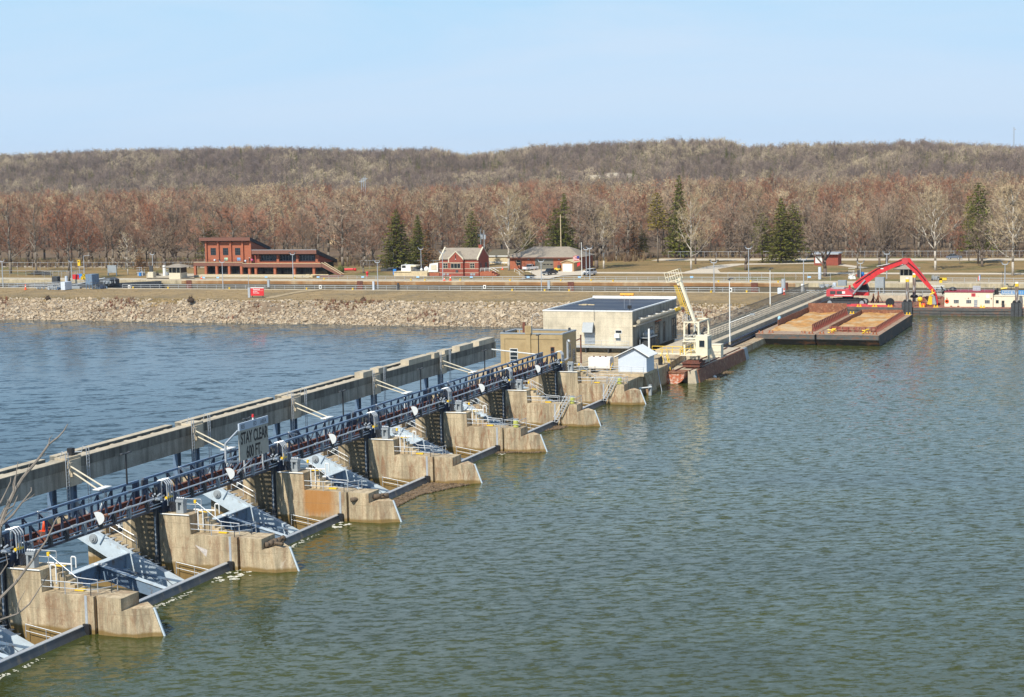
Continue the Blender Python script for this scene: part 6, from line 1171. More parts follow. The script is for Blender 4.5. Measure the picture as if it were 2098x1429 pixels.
MB().box(xm-.12,Y-.95,ze-.4,xm+.12,Y-.903,ze+1.1).build('gable_slot', M['black'], t); MB().ball((xm,Y-1.0,ze-.2), .16).build('gable_lamp', M['white'], t); MB().box(xm-.1,Y-.97,hzf(558.5),xm+.75,Y-.905,hzf(553.5)).build('plaque', M['dark'], t)
for (a, b_, z0, z1) in ((Y+1.5,Y+2.2,5.6,6.9), (Y+5.2,Y+6.6,4.6,6.9)): wndx(t, a, z0, b_, z1, x1, 1, 1, M['dark'])
MB().box(x1+.05,Y+.5,zb,x1+4.0,Y+3.5,zb+1.25).box(x1+4.05,Y+.6,zb,x1+4.7,Y+3.4,zb+.8).box(x1+4.75,Y+.6,zb,x1+5.4,Y+3.4,zb+.4).build('porch', M['brick2'], t); MB().rail([(x1+.3,Y+.5,zb+1.25), (x1+3.2,Y+.5,zb+1.25)], 1.0, .06).tube((x1+3.2,Y+.5,zb+2.25), (x1+5.3,Y+.5,zb+1.2), .06).tube((x1+3.2,Y+3,zb+2.25), (x1+5.3,Y+3,zb+1.2), .06).build('porch_railing', M['white'], t)
MB().box(hx(880),Y-.2,zb,x0-.05,Y+.2,hzf(559.2)).build('garden_wall', M['brick2'], t)
solo('terrace_wall', MB().prism([(hx(811),2.9), (hx(879),2.9), (hx(879),hzf(558)), (hx(846),hzf(557)), (hx(811),hzf(556.8))], 'y', Y-1.5, Y+3).box(hx(811),Y-1.7,hzf(557)-.05,hx(846),Y-1.51,hzf(556.2)), M['ltstone'], 'low cream stone terrace wall left of the brick house', 'wall')
p = aty(833, 547, Y+2); t = thing('white_hut', 'small white hut with black window and yellow awning on the terrace', 'hut', (p.x, Y+2, 4.6)); b0 = aty(825,556,Y+2).z; MB().box(aty(825,550,Y+2).x,Y+1,b0,aty(844,550,Y+2).x,Y+4,aty(833,543,Y+2).z).build('hut_wall', M['white'], t); MB().box(aty(826.5,550,Y+2).x,Y+.94,aty(833,549,Y+2).z,aty(834,550,Y+2).x,Y+.997,aty(833,544,Y+2).z).build('hut_window', M['black'], t); MB().box(aty(844.3,545,Y+2).x,Y+.5,aty(850,546,Y+2).z,aty(856,545,Y+2).x,Y+3.5,aty(850,543.5,Y+2).z).build('awning', M['cream'], t); MB().box(aty(829,540,Y+2).x,Y+2,aty(833,543,Y+2).z,aty(832,540,Y+2).x,Y+2.6,aty(833,541,Y+2).z).build('roof_box', M['grey'], t); MB().box(aty(854.5,550,Y+2).x,Y+1,b0,aty(855.2,550,Y+2).x,Y+1.1,aty(850,546,Y+2).z).build('awning_post', M['grey'], t)
p = aty(890, 556, Y+2.5); t = thing('white_enclosure', 'white sloped sided enclosure with pale door left of the brick house', 'enclosure', tuple(p)); a = lambda px, py: aty(px, py, Y+2.5); MB().prism([(a(880,557).x,a(880,557.5).z), (a(900,557).x,a(900,557).z), (a(900,540).x,a(900,538.6).z), (a(883,540).x,a(883,540.5).z)], 'y', Y+1.5, Y+5).build('shell', M['white'], t); MB().box(a(886,550).x,Y+1.44,a(888,553).z,a(897,550).x,Y+1.497,a(888,543).z).build('panel', M['stone'], t)
for i, (px, py, r) in enumerate(((874, 552, .75), (863.5, 553, .4))): p = aty(px, py, Y+2.5); solo('propane_tank', MB().ball(tuple(p), r, r, r*1.1, 12, 8), M['white'], ['round white tank between lamp post and white enclosure', 'smaller white tank at the foot of the lamp post'][i], 'tank')
# garage
Y = 390.0; gx = lambda px: aty(px, 545, Y).x; gz = lambda py: aty(1120, py, Y).z; x0, x1 = gx(1044.8), gx(1186); zb, ze, zr = 3.25, gz(527.5), gz(512)+.6; D = 14
t = thing('garage', 'long orange brick garage with hipped taupe roof and grey overhead door', 'garage', ((x0+x1)/2, Y, zb)); MB().box(x0,Y,zb,x1,Y+D,ze).build('wall', M['brick2'], t)
rx = 5.5; A = [(x0-.7,Y-.8,ze), (x1+.7,Y-.8,ze), (x1+.7,Y+D+.8,ze), (x0-.7,Y+D+.8,ze)]; B = [(x0+rx,Y+D/2-.1,zr), (x1-rx,Y+D/2-.1,zr), (x1-rx,Y+D/2+.1,zr), (x0+rx,Y+D/2+.1,zr)]
MB().loft(A, B).build('roof', M['shingle'], t); MB().box(x0-.75,Y-.86,ze-.3,x1+.75,Y-.805,ze+.02).build('eave_board', M['fascia'], t)
dr = MB().box(gx(1096.5),Y-.06,zb,gx(1134),Y-.004,gz(530)).build('overhead_door', plain('door_olive', (.17,.16,.125), .6, .08, 2.), t)
for i in range(1, 4): MB().box(gx(1096.5),Y-.075,zb+(gz(530)-zb)*i/4-.03,gx(1134),Y-.062,zb+(gz(530)-zb)*i/4+.03).build('door_seam', M['dark'], dr)
for px in (1115.5, 1122.7, 1130): MB().box(gx(px)-.4,Y-.09,gz(543.5),gx(px)+.4,Y-.064,gz(541)).build('door_pane', M['black'], dr)
wnd(t, gx(1058), gz(544), gx(1067), gz(533), Y-.004, 2, 1, M['stone']); MB().box(gx(1143),Y-.05,zb,gx(1149.5),Y-.004,gz(537.5)).build('side_door', M['brick'], t)
for px in (1083.5, 1145.5): MB().box(gx(px)-.25,Y-.3,gz(533.3),gx(px)+.25,Y-.004,gz(531)).build('wall_lamp', M['grey'], t)
t = thing('annex', 'long low building behind with dark flat roof and white parapet', 'building', (-128, 418, 3.3)); Y2 = 418; MB().box(aty(997,530,Y2).x,Y2,3.2,aty(1044,530,Y2).x,Y2+10,aty(1020,526,Y2).z).build('wall', M['ltstone'], t); MB().box(aty(996,530,Y2).x,Y2-.4,aty(1020,526,Y2).z,aty(1046,530,Y2).x,Y2-.003,aty(1020,524,Y2).z).build('parapet', M['white'], t); MB().prism([(Y2-.3,aty(1020,524,Y2).z), (Y2+10,aty(1020,524,Y2).z), (Y2+7,aty(1020,513.5,Y2).z)], 'x', aty(996,520,Y2).x, aty(1046,520,Y2).x).build('roof', plain('olive_roof', (.13,.11,.07), .9, .1, 1.), t)
Y = 379.5; sx0, sx1 = aty(1150.5,550,Y).x, aty(1176,550,Y).x; zz = lambda py: aty(1162, py, Y).z
t = thing('garden_shed', 'tan timber shed with white roller door in front of the garage', 'shed', ((sx0+sx1)/2, Y, 3.27)); MB().prism([(sx0,3.27), (sx1,3.27), (sx1,zz(538.5)), ((sx0+sx1)/2-.2,zz(534)), (sx0,zz(538.5))], 'y', Y, Y+6.5).build('wall', plain('tan_timber', (.40,.24,.12), .8, .15, 2.), t)
xm = (sx0+sx1)/2-.2; MB().prism([(sx0-.35,zz(539)), (xm,zz(533.6)), (sx1+.35,zz(539)), (sx1+.35,zz(538)), (xm,zz(532.6)), (sx0-.35,zz(538))], 'y', Y-.3, Y+6.8).build('roof', M['ltstone'], t); MB().box(aty(1153,550,Y).x,Y-.05,3.3,aty(1172.5,550,Y).x,Y-.004,zz(541)).build('roller_door', M['white'], t)
# hip roofed cabins on the lock (two)
def cabin(px0, px1, pb, pr0, Y, label, back):
    a = lambda px, py: aty(px, py, Y); x0, x1 = a(px0, pb).x, a(px1, pb).x; zb = 3.0; zw = a(px0, pr0).z
    t = thing('lock_cabin', label, 'cabin', ((x0+x1)/2, Y, zb), 'hip roofed lock cabins'); hgt = zw-zb
    MB().box(x0,Y,zb,x1,Y+4,zb+hgt*.52).build('wall', M['stone'], t); MB().box(x0+.1,Y+.1,zb+hgt*.52,x1-.1,Y+3.9,zw-.05).build('glazing', M['glass'], t)
    for f in (0,.28,.68,1): x = x0+(x1-x0)*f; MB().box(x-.12,Y-.02,zb+hgt*.52,x+.12,Y+.2,zw).build('mullion', M['stone'], t)
    MB().box(x1-.02,Y+.3,zb+hgt*.55,x1+.02,Y+3.8,zw-.1).build('side_pane', M['black'], t)
    e = 1.5; MB().loft([(x0-e,Y-e,zw), (x1+e,Y-e,zw), (x1+e,Y+4+e,zw), (x0-e,Y+4+e,zw)], [((x0+x1)/2-.7,Y+1.9,zw+1.0), ((x0+x1)/2+.7,Y+1.9,zw+1.0), ((x0+x1)/2+.7,Y+2.1,zw+1.0), ((x0+x1)/2-.7,Y+2.1,zw+1.0)]).build('roof', M['shingle'], t); MB().box(x0-e,Y-e-.02,zw-.12,x1+e,Y-e-.003,zw+.03).build('eave', M['dark'], t)
cabin(346.5, 369.5, 571, 548, 343.5, 'hip roofed lock cabin with wide dark windows left of the visitor centre', 0); cabin(1844, 1869.5, 580, 551.5, 342.0, 'hip roofed lock cabin behind the red excavator boom', 0)
# rest-room hut in the park
Y = 411.0; a = lambda px, py: aty(px, py, Y); t = thing('park_hut', 'small brick hut with flat pale roof and white front in the park', 'hut', (a(1690,540).x, Y, 3.25)); MB().box(a(1668,540).x,Y,3.2,a(1717,540).x,Y+6,a(1690,522).z).build('wall', M['brick'], t); MB().box(a(1670.5,540).x,Y-.06,a(1690,539.5).z,a(1684.5,540).x,Y-.004,a(1690,524.5).z).build('white_front', M['white'], t); MB().box(a(1665,540).x,Y-1,a(1690,521.5).z,a(1719,540).x,Y+6.5,a(1690,519).z).build('roof', M['galv'], t)
# ------------------------------------------------------------------ vehicles
def vehicle(kind, x, y, rz, paint, label, cat, z=3.29):
    t = thing({'pickup':'pickup_truck', 'suv':'station_wagon', 'car':'parked_car'}[kind], label, cat, (x, y, z), None, rz); P = lambda n, mb, m, par=None: mb.build(n, m, par or t, local=True)
    Lh, Wd = (2.8, .98) if kind == 'pickup' else (2.4, .95)
    body = MB().prism([(-Lh,.45), (-Lh,1.02), (-Lh+.15,1.12), (-1.2,1.22), (Lh-.05,1.22 if kind != 'car' else 1.08), (Lh,1.0), (Lh,.45)], 'x', -Wd, Wd); P('body', body, paint)
    if kind == 'pickup': c = [(-1.25,1.22), (-.55,1.86), (.75,1.88), (1.0,1.22)]
    elif kind == 'suv': c = [(-1.2,1.22), (-.5,1.82), (2.1,1.8), (2.35,1.22)]
    else: c = [(-1.2,1.15), (-.4,1.62), (1.2,1.6), (2.1,1.15)]
    cab = P('cabin', MB().prism([(u, v+.003) for u, v in c], 'x', -Wd+.12, Wd-.12), M['glass']); P('roof_panel', MB().box(-Wd+.14, c[1][0]+.02, c[1][1], Wd-.14, c[2][0]-.02, c[1][1]+.06), paint)
    for yy in ((c[1][0]+c[2][0])/2,): P('door_pillar', MB().box(-Wd+.1,yy-.06,1.22,-Wd+.117,yy+.06,1.85).box(Wd-.117,yy-.06,1.22,Wd-.1,yy+.06,1.85), paint)
    if kind == 'pickup': P('truck_bed', MB().box(-Wd+.1,1.1,1.225,Wd-.1,Lh-.1,1.24), M['dark'])
    for sx in (-1, 1):
        for yy in (-Lh+.95, Lh-1.05): w = P('wheel', MB().lathe([(0,0),(.38,0),(.38,.26),(0,.26)], (sx*(Wd-.26 if sx > 0 else Wd-.26), yy, .38), (sx,0,0), 14), M['black']); P('rim', MB().lathe([(0,0),(.22,0),(.22,.02),(0,.02)], (sx*(Wd+.003), yy, .38), (sx,0,0), 10), M['galv'], w)
        P('headlight', MB().box(sx*.85-.16,-Lh-.03,.85,sx*.85+.12 if sx < 0 else sx*.85+.1,-Lh-.003,1.0), M['galv']); P('tail_light', MB().box(sx*.88-.08,Lh+.003,.75,sx*.88+.08,Lh+.03,1.1), M['red'])
    P('bumper', MB().box(-Wd,-Lh-.08,.42,Wd,-Lh-.003,.62), M['grey']); P('bumper', MB().box(-Wd,Lh+.003,.42,Wd,Lh+.08,.62), M['grey']); P('grille', MB().box(-.6,-Lh-.03,.68,.6,-Lh-.003,.98), M['dark']); return t
vehicle('pickup', -111.2, 384.0, math.pi-.35, M['truckwhite'], 'white pickup truck parked by the garage wall, seen from behind', 'pickup truck'); vehicle('pickup', -97.4, 363.2, -.25, M['truckdark'], 'dark blue pickup truck parked on the pale apron', 'pickup truck'); vehicle('suv', -84.8, 362.2, -.25, M['truckwhite'], 'white station wagon parked behind the flagpole', 'car'); vehicle('car', 9.5, 443.5, 1.57, plain('grey_car_paint', (.12,.14,.18), .25, .1, 1.), 'grey car on the far park road', 'car')
p = atz(1143.5, 556, 3.3); t = thing('mower', 'yellow ride on mower by the tan shed', 'mower', tuple(p)); MB().box(p.x-1,p.y-.6,3.45,p.x+.9,p.y+.6,4.1).box(p.x-.9,p.y-.5,4.1,p.x-.1,p.y+.5,4.3).build('mower_body', M['yellow'], t); MB().box(p.x-.1,p.y-.4,4.11,p.x+.8,p.y+.4,5.1).build('engine', M['dark'], t)
for dx in (-.7,.6): MB().tube((p.x+dx,p.y-.75,3.6), (p.x+dx,p.y-.61,3.6), .32, n=10).build('wheel', M['black'], t)
p = atz(1085, 571, 3.27); t = thing('utility_cart', 'small black utility cart with roof frame beside the blue notice', 'cart', tuple(p)); MB().box(p.x-1.3,p.y-.6,3.6,p.x+1.3,p.y+.6,4.3).build('cart_body', M['black'], t); MB().box(p.x-1.2,p.y-.6,5.3,p.x+.9,p.y+.6,5.4).build('cart_roof', M['cream'], t); MB().tube((p.x-1.1,p.y-.5,4.3), (p.x-1.1,p.y-.5,5.3), .05).tube((p.x+.8,p.y-.5,4.3), (p.x+.8,p.y-.5,5.3), .05).build('roof_post', M['dark'], t)
for dx in (-.8,.8): MB().tube((p.x+dx,p.y-.75,3.55), (p.x+dx,p.y-.61,3.55), .3, n=10).build('wheel', M['dark'], t)
# ------------------------------------------------------------------ gear left of the visitor centre
def box_px(name, px0, px1, pt, pb, label, cat, mat, z=3.0, depth=1.6, legs=0, lid=None):
    p = atz((px0+px1)/2, pb, z); Yq = p.y; x0, x1 = aty(px0,pb,Yq).x, aty(px1,pb,Yq).x; zt = aty(px0,pt,Yq).z
    t = thing(name, label, cat, ((x0+x1)/2, Yq, z)); zb = z+legs
    MB().box(x0,Yq,zb,x1,Yq+depth,zt).build('cabinet_body', M[mat], t)
    if legs:
        for x in (x0+.1, (x0+x1)/2, x1-.1): MB().box(x-.08,Yq+.05,z,x+.08,Yq+.2,zb).box(x-.08,Yq+depth-.2,z,x+.08,Yq+depth-.05,zb).build('cabinet_leg', M[mat], t)
    MB().box(x0+.15,Yq-.03,zb+(zt-zb)*.15,(x0+x1)/2-.05,Yq-.003,zt-.15).box((x0+x1)/2+.05,Yq-.03,zb+(zt-zb)*.15,x1-.15,Yq-.003,zt-.15).build('cabinet_door', M[lid or mat], t); return t
box_px('switch_cabinet', 176, 189.5, 562.8, 593, 'tall slate blue switch cabinet on legs at the left', 'cabinet', 'midblue', 3.0, 3.4, 1.3); box_px('switch_cabinet', 1792.5, 1810.5, 569.3, 602, 'tall grey switch cabinet on legs behind the excavator', 'cabinet', 'grey', 3.0, 2.2, 1.4)
box_px('valve_box', 125, 133.5, 578.5, 594.5, 'pale blue sloped box on the lock wall at the left', 'box', 'sheetblue', 3.0, 3.2); box_px('valve_box', 106.5, 118, 567, 580, 'dark grey cabinet behind the railings at the left', 'cabinet', 'dark', 3.0, 1.5); box_px('valve_box', 1716.5, 1733, 575, 586, 'grey louvred cabinet left behind the excavator', 'cabinet', 'grey', 3.0, 1.5); box_px('valve_box', 1706, 1712, 580, 587.5, 'pale green box left behind the excavator', 'box', 'sheetblue', 3.0, 1.2)
box_px('valve_box', 1593, 1601.5, 590.5, 602.5, 'pale blue box with a white dial beside the walkway gate', 'box', 'sheetblue', 3.0, 1.5); box_px('valve_box', 303, 314, 558, 571, 'cream equipment block left of the hip roofed cabin', 'block', 'stone', 3.0, 1.6)
box_px('panel_board', 306, 313, 545, 558.3, 'dark panel board on top of the cream block', 'panel', 'dark', 4.6, .3); box_px('steel_tank', 1756, 1763.5, 554.5, 568, 'dark round bin behind the excavator boom', 'bin', 'dark', 3.25, 1.2)
def column(px, pt, pb, r, label, mat, z=3.0): p = atz(px, pb, z); return solo('guide_post', MB().tube((p.x,p.y,z), (p.x,p.y,aty(px,pt,p.y).z), r, n=10), M[mat], label, 'post')
column(136.3, 566, 580, .42, 'pale blue standing post beside the pale blue box', 'sheetblue'); column(337.3, 544, 567, .5, 'white and blue standing post left of the hip roofed cabin', 'white'); column(1679.5, 547.5, 573, .42, 'pale blue standing post by the park tree', 'sheetblue'); column(765.5, 577, 594.5, .3, 'pale green gauge post on the near lock wall', 'sheetblue'); column(816, 580.5, 594.5, .3, 'dark gauge post on the near lock wall below the hut', 'dark'); column(1605, 572, 600, .5, 'tall grey guide post at the walkway gate', 'galv'); column(1611, 579.5, 594, .45, 'dark brown guide post at the walkway gate', 'decking'); column(1644.5, 582, 600, .4, 'white drum on a post near the walkway end', 'white')
for i, (px, pb, m, l) in enumerate(((52.5,594,'orange','orange barrier at the far left'), (1606.5,604.5,'orange','tall orange cone by the pale blue dial box'), (922.8,575.5,'orange','orange and white channel marker in front of the brick house'), (910.5,575.5,'orange','short orange cone at the foot of the lamp post'), (1029.5,553,'orange','orange cone on the lane left of the garage'), (413,572,'orange','orange cone below the visitor centre terrace'), (1196,550,'orange','orange cone behind the white station wagon'))):
    p = atz(px, pb, 3.0 if pb > 560 else 3.3); h = 1.6 if i in (1, 2, 0) else .9; t = thing('traffic_cone', l, 'traffic cone', tuple(p)); MB().tube(tuple(p), (p.x,p.y,p.z+h), .3, .08, n=10).build('cone_body', M['orange'], t); MB().tube((p.x,p.y,p.z+h*.5), (p.x,p.y,p.z+h*.68), .2, .16, n=10).build('reflective_band', M['white'], t); MB().box(p.x-.4,p.y-.4,p.z,p.x+.4,p.y+.4,p.z+.07).build('cone_base', M['orange'], t)
p = atz(752.5, 567, 3.2); solo('red_hydrant', MB().tube(tuple(p), (p.x,p.y,aty(750,560,p.y).z), .3, n=8).ball((p.x,p.y,aty(750,559.5,p.y).z), .45), M['red'], 'red standing post at the end of the visitor centre garden wall', 'post')
p = atz(716, 556, 3.2); t = thing('red_boat', 'red and yellow buoys laid out on the lawn by the reddish tree', 'buoy', tuple(p)); MB().tube((p.x-2.5,p.y,3.7), (p.x+1.5,p.y,3.8), .4).build('float', M['red'], t); MB().ball((p.x+2,p.y,3.7), .5).build('float_end', M['red'], t); MB().box(p.x-2.6,p.y-.5,3.2,p.x-2.2,p.y+.5,3.6).build('cradle', M['dark'], t)
p = atz(699, 560, 3.2); b = MB(); b.ball((p.x,p.y,4.3), 1.1, 1.0, 1.2); spray(b, p.x, p.y, 3.4, 2.2, 260, .09, rs); solo('round_bush', b, plain('bush_green', (.07,.085,.02), .95, .3, 2.), 'round green bush at the foot of the visitor centre stair', 'bush')
# traffic light, signs, sheet pile stack, gate machinery
p = atz(163.5, 565, 3.1); t = thing('signal_light', 'amber traffic signal on a slim post at the left', 'traffic light', tuple(p)); zt = aty(162, 540, p.y).z; MB().tube(tuple(p), (p.x,p.y,zt), .09).build('post', M['galv'], t); MB().box(p.x-.45,p.y-.25,zt-.8,p.x+.45,p.y+.3,zt+1.1).build('signal_head', M['yellow'], t); MB().box(p.x-.2,p.y-.3,zt+.35,p.x+.2,p.y-.255,zt+.8).build('signal_lens', M['dark'], t)
p = atz(155, 573, 3.05); solo('red_board', MB().box(p.x-1.1,p.y,3.1,p.x+1.3,p.y+.1,4.6), M['red'], 'low red board beside the lamp post at the left', 'board'); p = atz(163.5, 571, 3.05); solo('blue_board', MB().box(p.x-.8,p.y,3.2,p.x+.8,p.y+.1,4.5), M['blue'], 'small blue and white board beside the red board', 'board'); p = atz(171, 573, 3.05); solo('yellow_machine', MB().box(p.x-1,p.y,3.05,p.x+1,p.y+1,4.0).ball((p.x,p.y+.4,4.3), .6), M['yellow'], 'small yellow machine beside the slate blue cabinet', 'machine')
t = thing('sheet_pile_stack', 'long low stack of black steel sheet piles on the grass at the left', 'steel stack', (-270, 358, 3.2)); p0 = atz(57, 563.5, 3.2); p1 = atz(131, 561, 3.2)
for i in range(5): MB().bar((p0.x+i*.8, p0.y+i*.9, 3.45+.3*(i % 3)), (p1.x-i*1.2, p0.y+i*.9, 3.45+.3*(i % 3)), .7, .28).build('sheet_pile', M['dark'] if i % 2 else M['black'], t)
def machine(px0, px1, pt, pb, label, seed, mats=('galv','steelblue','grey'), Yd=4, dens=26, z=3.0):
    r = random.Random(seed); p = atz((px0+px1)/2, pb, z); Yq = p.y; x0, x1 = aty(px0,pb,Yq).x, aty(px1,pb,Yq).x; zt = aty(px0,pt,Yq).z
    t = thing('gate_machinery', label, 'machinery', ((x0+x1)/2, Yq, z)); bs = [MB() for _ in mats]
    for i in range(dens):
        b = r.choice(bs); x, yy = r.uniform(x0,x1), Yq+r.uniform(0,Yd); h = r.uniform(.25,1)*(zt-z)
        if r.random() < .5: b.box(x-r.uniform(.05,.5),yy,z,x+r.uniform(.05,.5),yy+r.uniform(.1,.6),z+h*.6)
        else: b.tube((x,yy,z), (x+r.uniform(-.1,.1),yy,z+h), .06)
    for f in (.45,.75,1): bs[0].tube((x0,Yq,z+(zt-z)*f), (x1,Yq,z+(zt-z)*f), .05)
    for b, m in zip(bs, mats):
        if b.v: b.build('machine_frame', M[m], t)
machine(98, 122, 580, 594.5, 'grey blue gate machinery with steps and rails on the left lock wall', 1); machine(190, 205, 580, 593, 'dark gate motor beside the slate blue cabinet', 2, ('dark','navy','midblue')); machine(205, 226, 572, 582, 'grey catwalk rails around the left lock gate', 3, ('galv','galv','grey')); machine(60, 100, 584, 593, 'low grey rails on the lock wall at the far left', 4, ('galv','grey','galv'), 3, 16); machine(1676, 1704, 580, 590, 'grey gate machinery where the walkway meets the lock', 6, ('grey','galv','dark')); machine(1900, 1935, 585, 596, 'grey blue gate machinery behind the barge deckhouse', 8, ('galv','grey','dark'), 4, 30); machine(1908, 1926, 564, 576, 'grey gear inside a wire cage behind the boom', 9, ('grey','dark','galv')); machine(1738, 1752, 550, 573, 'white pipe frame with lamps behind the excavator boom', 10, ('white','white','galv'), 2, 14); machine(336, 346, 553, 566, 'grey green pumps beside the white and blue post', 12, ('galv','midblue','grey')); machine(280, 292, 549, 566, 'open frame stand with blue drum at the left', 13, ('galv','grey','galv'), 2, 12); machine(320, 325, 556, 567, 'black hoops beside the cream block', 15, ('black','black','dark'), 1, 14)
p = atz(287.5, 566, 3.1); solo('blue_drum', MB().lathe([(0,0),(.45,0),(.45,1.1),(0,1.1)], (p.x,p.y,3.1), n=12), M['blue'], 'blue drum inside the open frame stand', 'drum'); p = atz(809.5, 563, 3.2); solo('blue_drum', MB().box(p.x-.5,p.y-.4,3.2,p.x+.5,p.y+.4,4.9), M['blue'], 'tall blue bin at the left end of the terrace wall', 'bin'); p = atz(1767, 567, 3.2); solo('blue_drum', MB().lathe([(0,0),(.5,0),(.5,1.2),(0,1.2)], (p.x,p.y,3.2), n=12), M['blue'], 'blue drum behind the boom beside the lamp post', 'drum')
p = atz(1759, 567, 3.2); solo('red_bin', MB().ball((p.x,p.y,3.5), .7, .6, .4), M['red'], 'low red float on the lawn behind the boom', 'float'); p = atz(1932, 580, 3.0); solo('yellow_bitt', MB().box(p.x-.9,p.y,3.0,p.x-.2,p.y+.6,4.2).box(p.x-.9,p.y,3.7,p.x+.9,p.y+.6,4.3), M['yellow'], 'large yellow bitt on the far lock wall at the right', 'bitt')
for i, (px, py, w) in enumerate(((46,598.5,1.0), (58.5,598.5,1.5), (84,598.5,3.6))): p = atz(px, py, 3.0); solo('concrete_slab', MB().box(p.x-w,302.0,2.95,p.x+w,303.0,3.6), M['grey'] if i != 1 else M['stone'], ['small grey block beside the orange barrier', 'pale block in front of the orange barrier', 'long grey slab on the bank edge at the left'][i], 'block')
t = thing('miter_gate', 'dark steel lock gate leaf swung across the chamber at the left', 'lock gate', (-228, 320, 0)); p0, p1 = (-240,306,0), (-222,322,0)
MB().bar((-246,306,1.6), (-228,323,1.6), 1.0, 2.4).build('gate_leaf', M['dark'], t); MB().bar((-229,321,1.6), (-214,337.5,1.6), 1.0, 2.4).build('gate_leaf', M['dark'], t); MB().box(-246.5,305.9,2.82,-244,308.5,3.0).build('walk_plate', M['galv'], t)
q = MB().prism([(-236,2.2), (-224,4.6), (-222.5,4.0), (-222.5,2.2)], 'y', 323, 328); q.build('gate_wedge', M['dark'], t); MB().bar((-236,322.9,2.4), (-224,322.9,4.7), .3, .25).build('wedge_edge', M['galv'], t)
handrail('gate_railing', [(-246,306,2.85), (-228,323,2.85)], 'grey railing on top of the left lock gate', 2.4)
for i, (px, pt, pb, w) in enumerate(((230, 544, 565, 3.6),)): p = atz(px, pb, 3.1); z = aty(px, pt, p.y).z; t = thing('steel_portal', 'grey steel portal frame beside the chain fence at the left', 'frame', tuple(p)); MB().box(p.x-1.7,p.y,3.1,p.x-1.45,p.y+.25,z).box(p.x+1.45,p.y,3.1,p.x+1.7,p.y+.25,z).build('portal_post', M['steelblue'], t); MB().box(p.x-1.7,p.y-.01,z-2.4,p.x+1.7,p.y+.26,z).build('portal_box', M['grey'], t)
# ------------------------------------------------------------------ chain link fences
def chain(pts, h, label, gap=3.0):
    t = thing('chain_fence', label, 'fence', pts[0]); posts = MB(); wire = MB()
    for a, b_ in zip(pts, pts[1:]):
        a, b_ = Vector(a), Vector(b_); n = max(1, int((b_-a).length/gap)); z = Vector((0,0,h))
        for i in range(n+1): p = a.lerp(b_, i/n); posts.tube(p, p+z, .045, n=5, caps=False)
        posts.tube(a+z, b_+z, .04, n=5, caps=False)
        m = int((b_-a).length/.35)
        for i in range(m):
            p = a.lerp(b_, i/m); q = a.lerp(b_, min(1, i/m+h*.6/(b_-a).length)); wire.tube(p, q+z, .009, n=3, caps=False)
        wire.tube(a+z*.5, b_+z*.5, .02, n=3, caps=False)
    posts.build('fence_post', M['galv'], t); o = wire.build('fence_mesh', M['galv'], t); o['kind'] = 'stuff'; return t
chain([(-330,384,3.2), (-235,388,3.2), (-205,392,3.2)], 2.4, 'chain link fence along the wood edge at the left'); chain([(-172,390,3.2), (-150,391,3.2), (-128,392,3.2)], 2.8, 'chain link fence beside the tall spruce'); chain([(-290,352,3.1), (-252,352,3.1)], 1.8, 'low chain link fence on the grass at the far left'); chain([(-86,451.5,3.3), (-40,451.5,3.3), (150,451,3.3)], 2.2, 'chain link fence along the far park road', 4.0)
chain([(-40,346.8,3.1), (-12,346.8,3.1)], 2.0, 'wire cage fence on the far lock wall at the right'); chain([(-262,345,3.05), (-252,345,3.05), (-252,349,3.05)], 2.0, 'small wire enclosure beside the slate blue cabinet')
# guard rail beside the lane, handrails
for a, b_, l in ((( 960,556.5), (1042,552), 'white guard rail on the lane left of the garage'), ((1003,541.5), (1040,543), 'upper white guard rail on the lane behind the brick house')):
    p, q = atz(*a, 3.3), atz(*b_, 3.3); t = thing('guard_rail', l, 'guard rail', tuple(p)); MB().bar(p+Vector((0,0,.7)), q+Vector((0,0,.7)), .08, .35).build('rail_beam', M['white'], t); g_ = MB()
    for i in range(7): c = p.lerp(q, i/6); g_.tube(c, c+Vector((0,0,.8)), .07)
    g_.build('rail_post', M['galv'], t)
p, q = atz(1054, 557.5, 3.3), atz(1065, 565, 3.1); t = thing('lawn_stair', 'short stair with white handrails on the grass slope left of the apron', 'stairs', tuple(q)); MB().bar(p+Vector((0,0,1)), q+Vector((0,0,1)), .08).bar(p+Vector((1.1,0,1)), q+Vector((1.1,0,1)), .08).tube(q, q+Vector((0,0,1)), .06).tube(p, p+Vector((0,0,1)), .06).build('handrail', M['white'], t)
sp_ = MB().box(q.x,q.y,3.05,q.x+1.1,q.y+.9,3.18).build('step', M['coping'], t)
for i in range(1, 5): piece(sp_, t, ((p-q)*(i/5)))
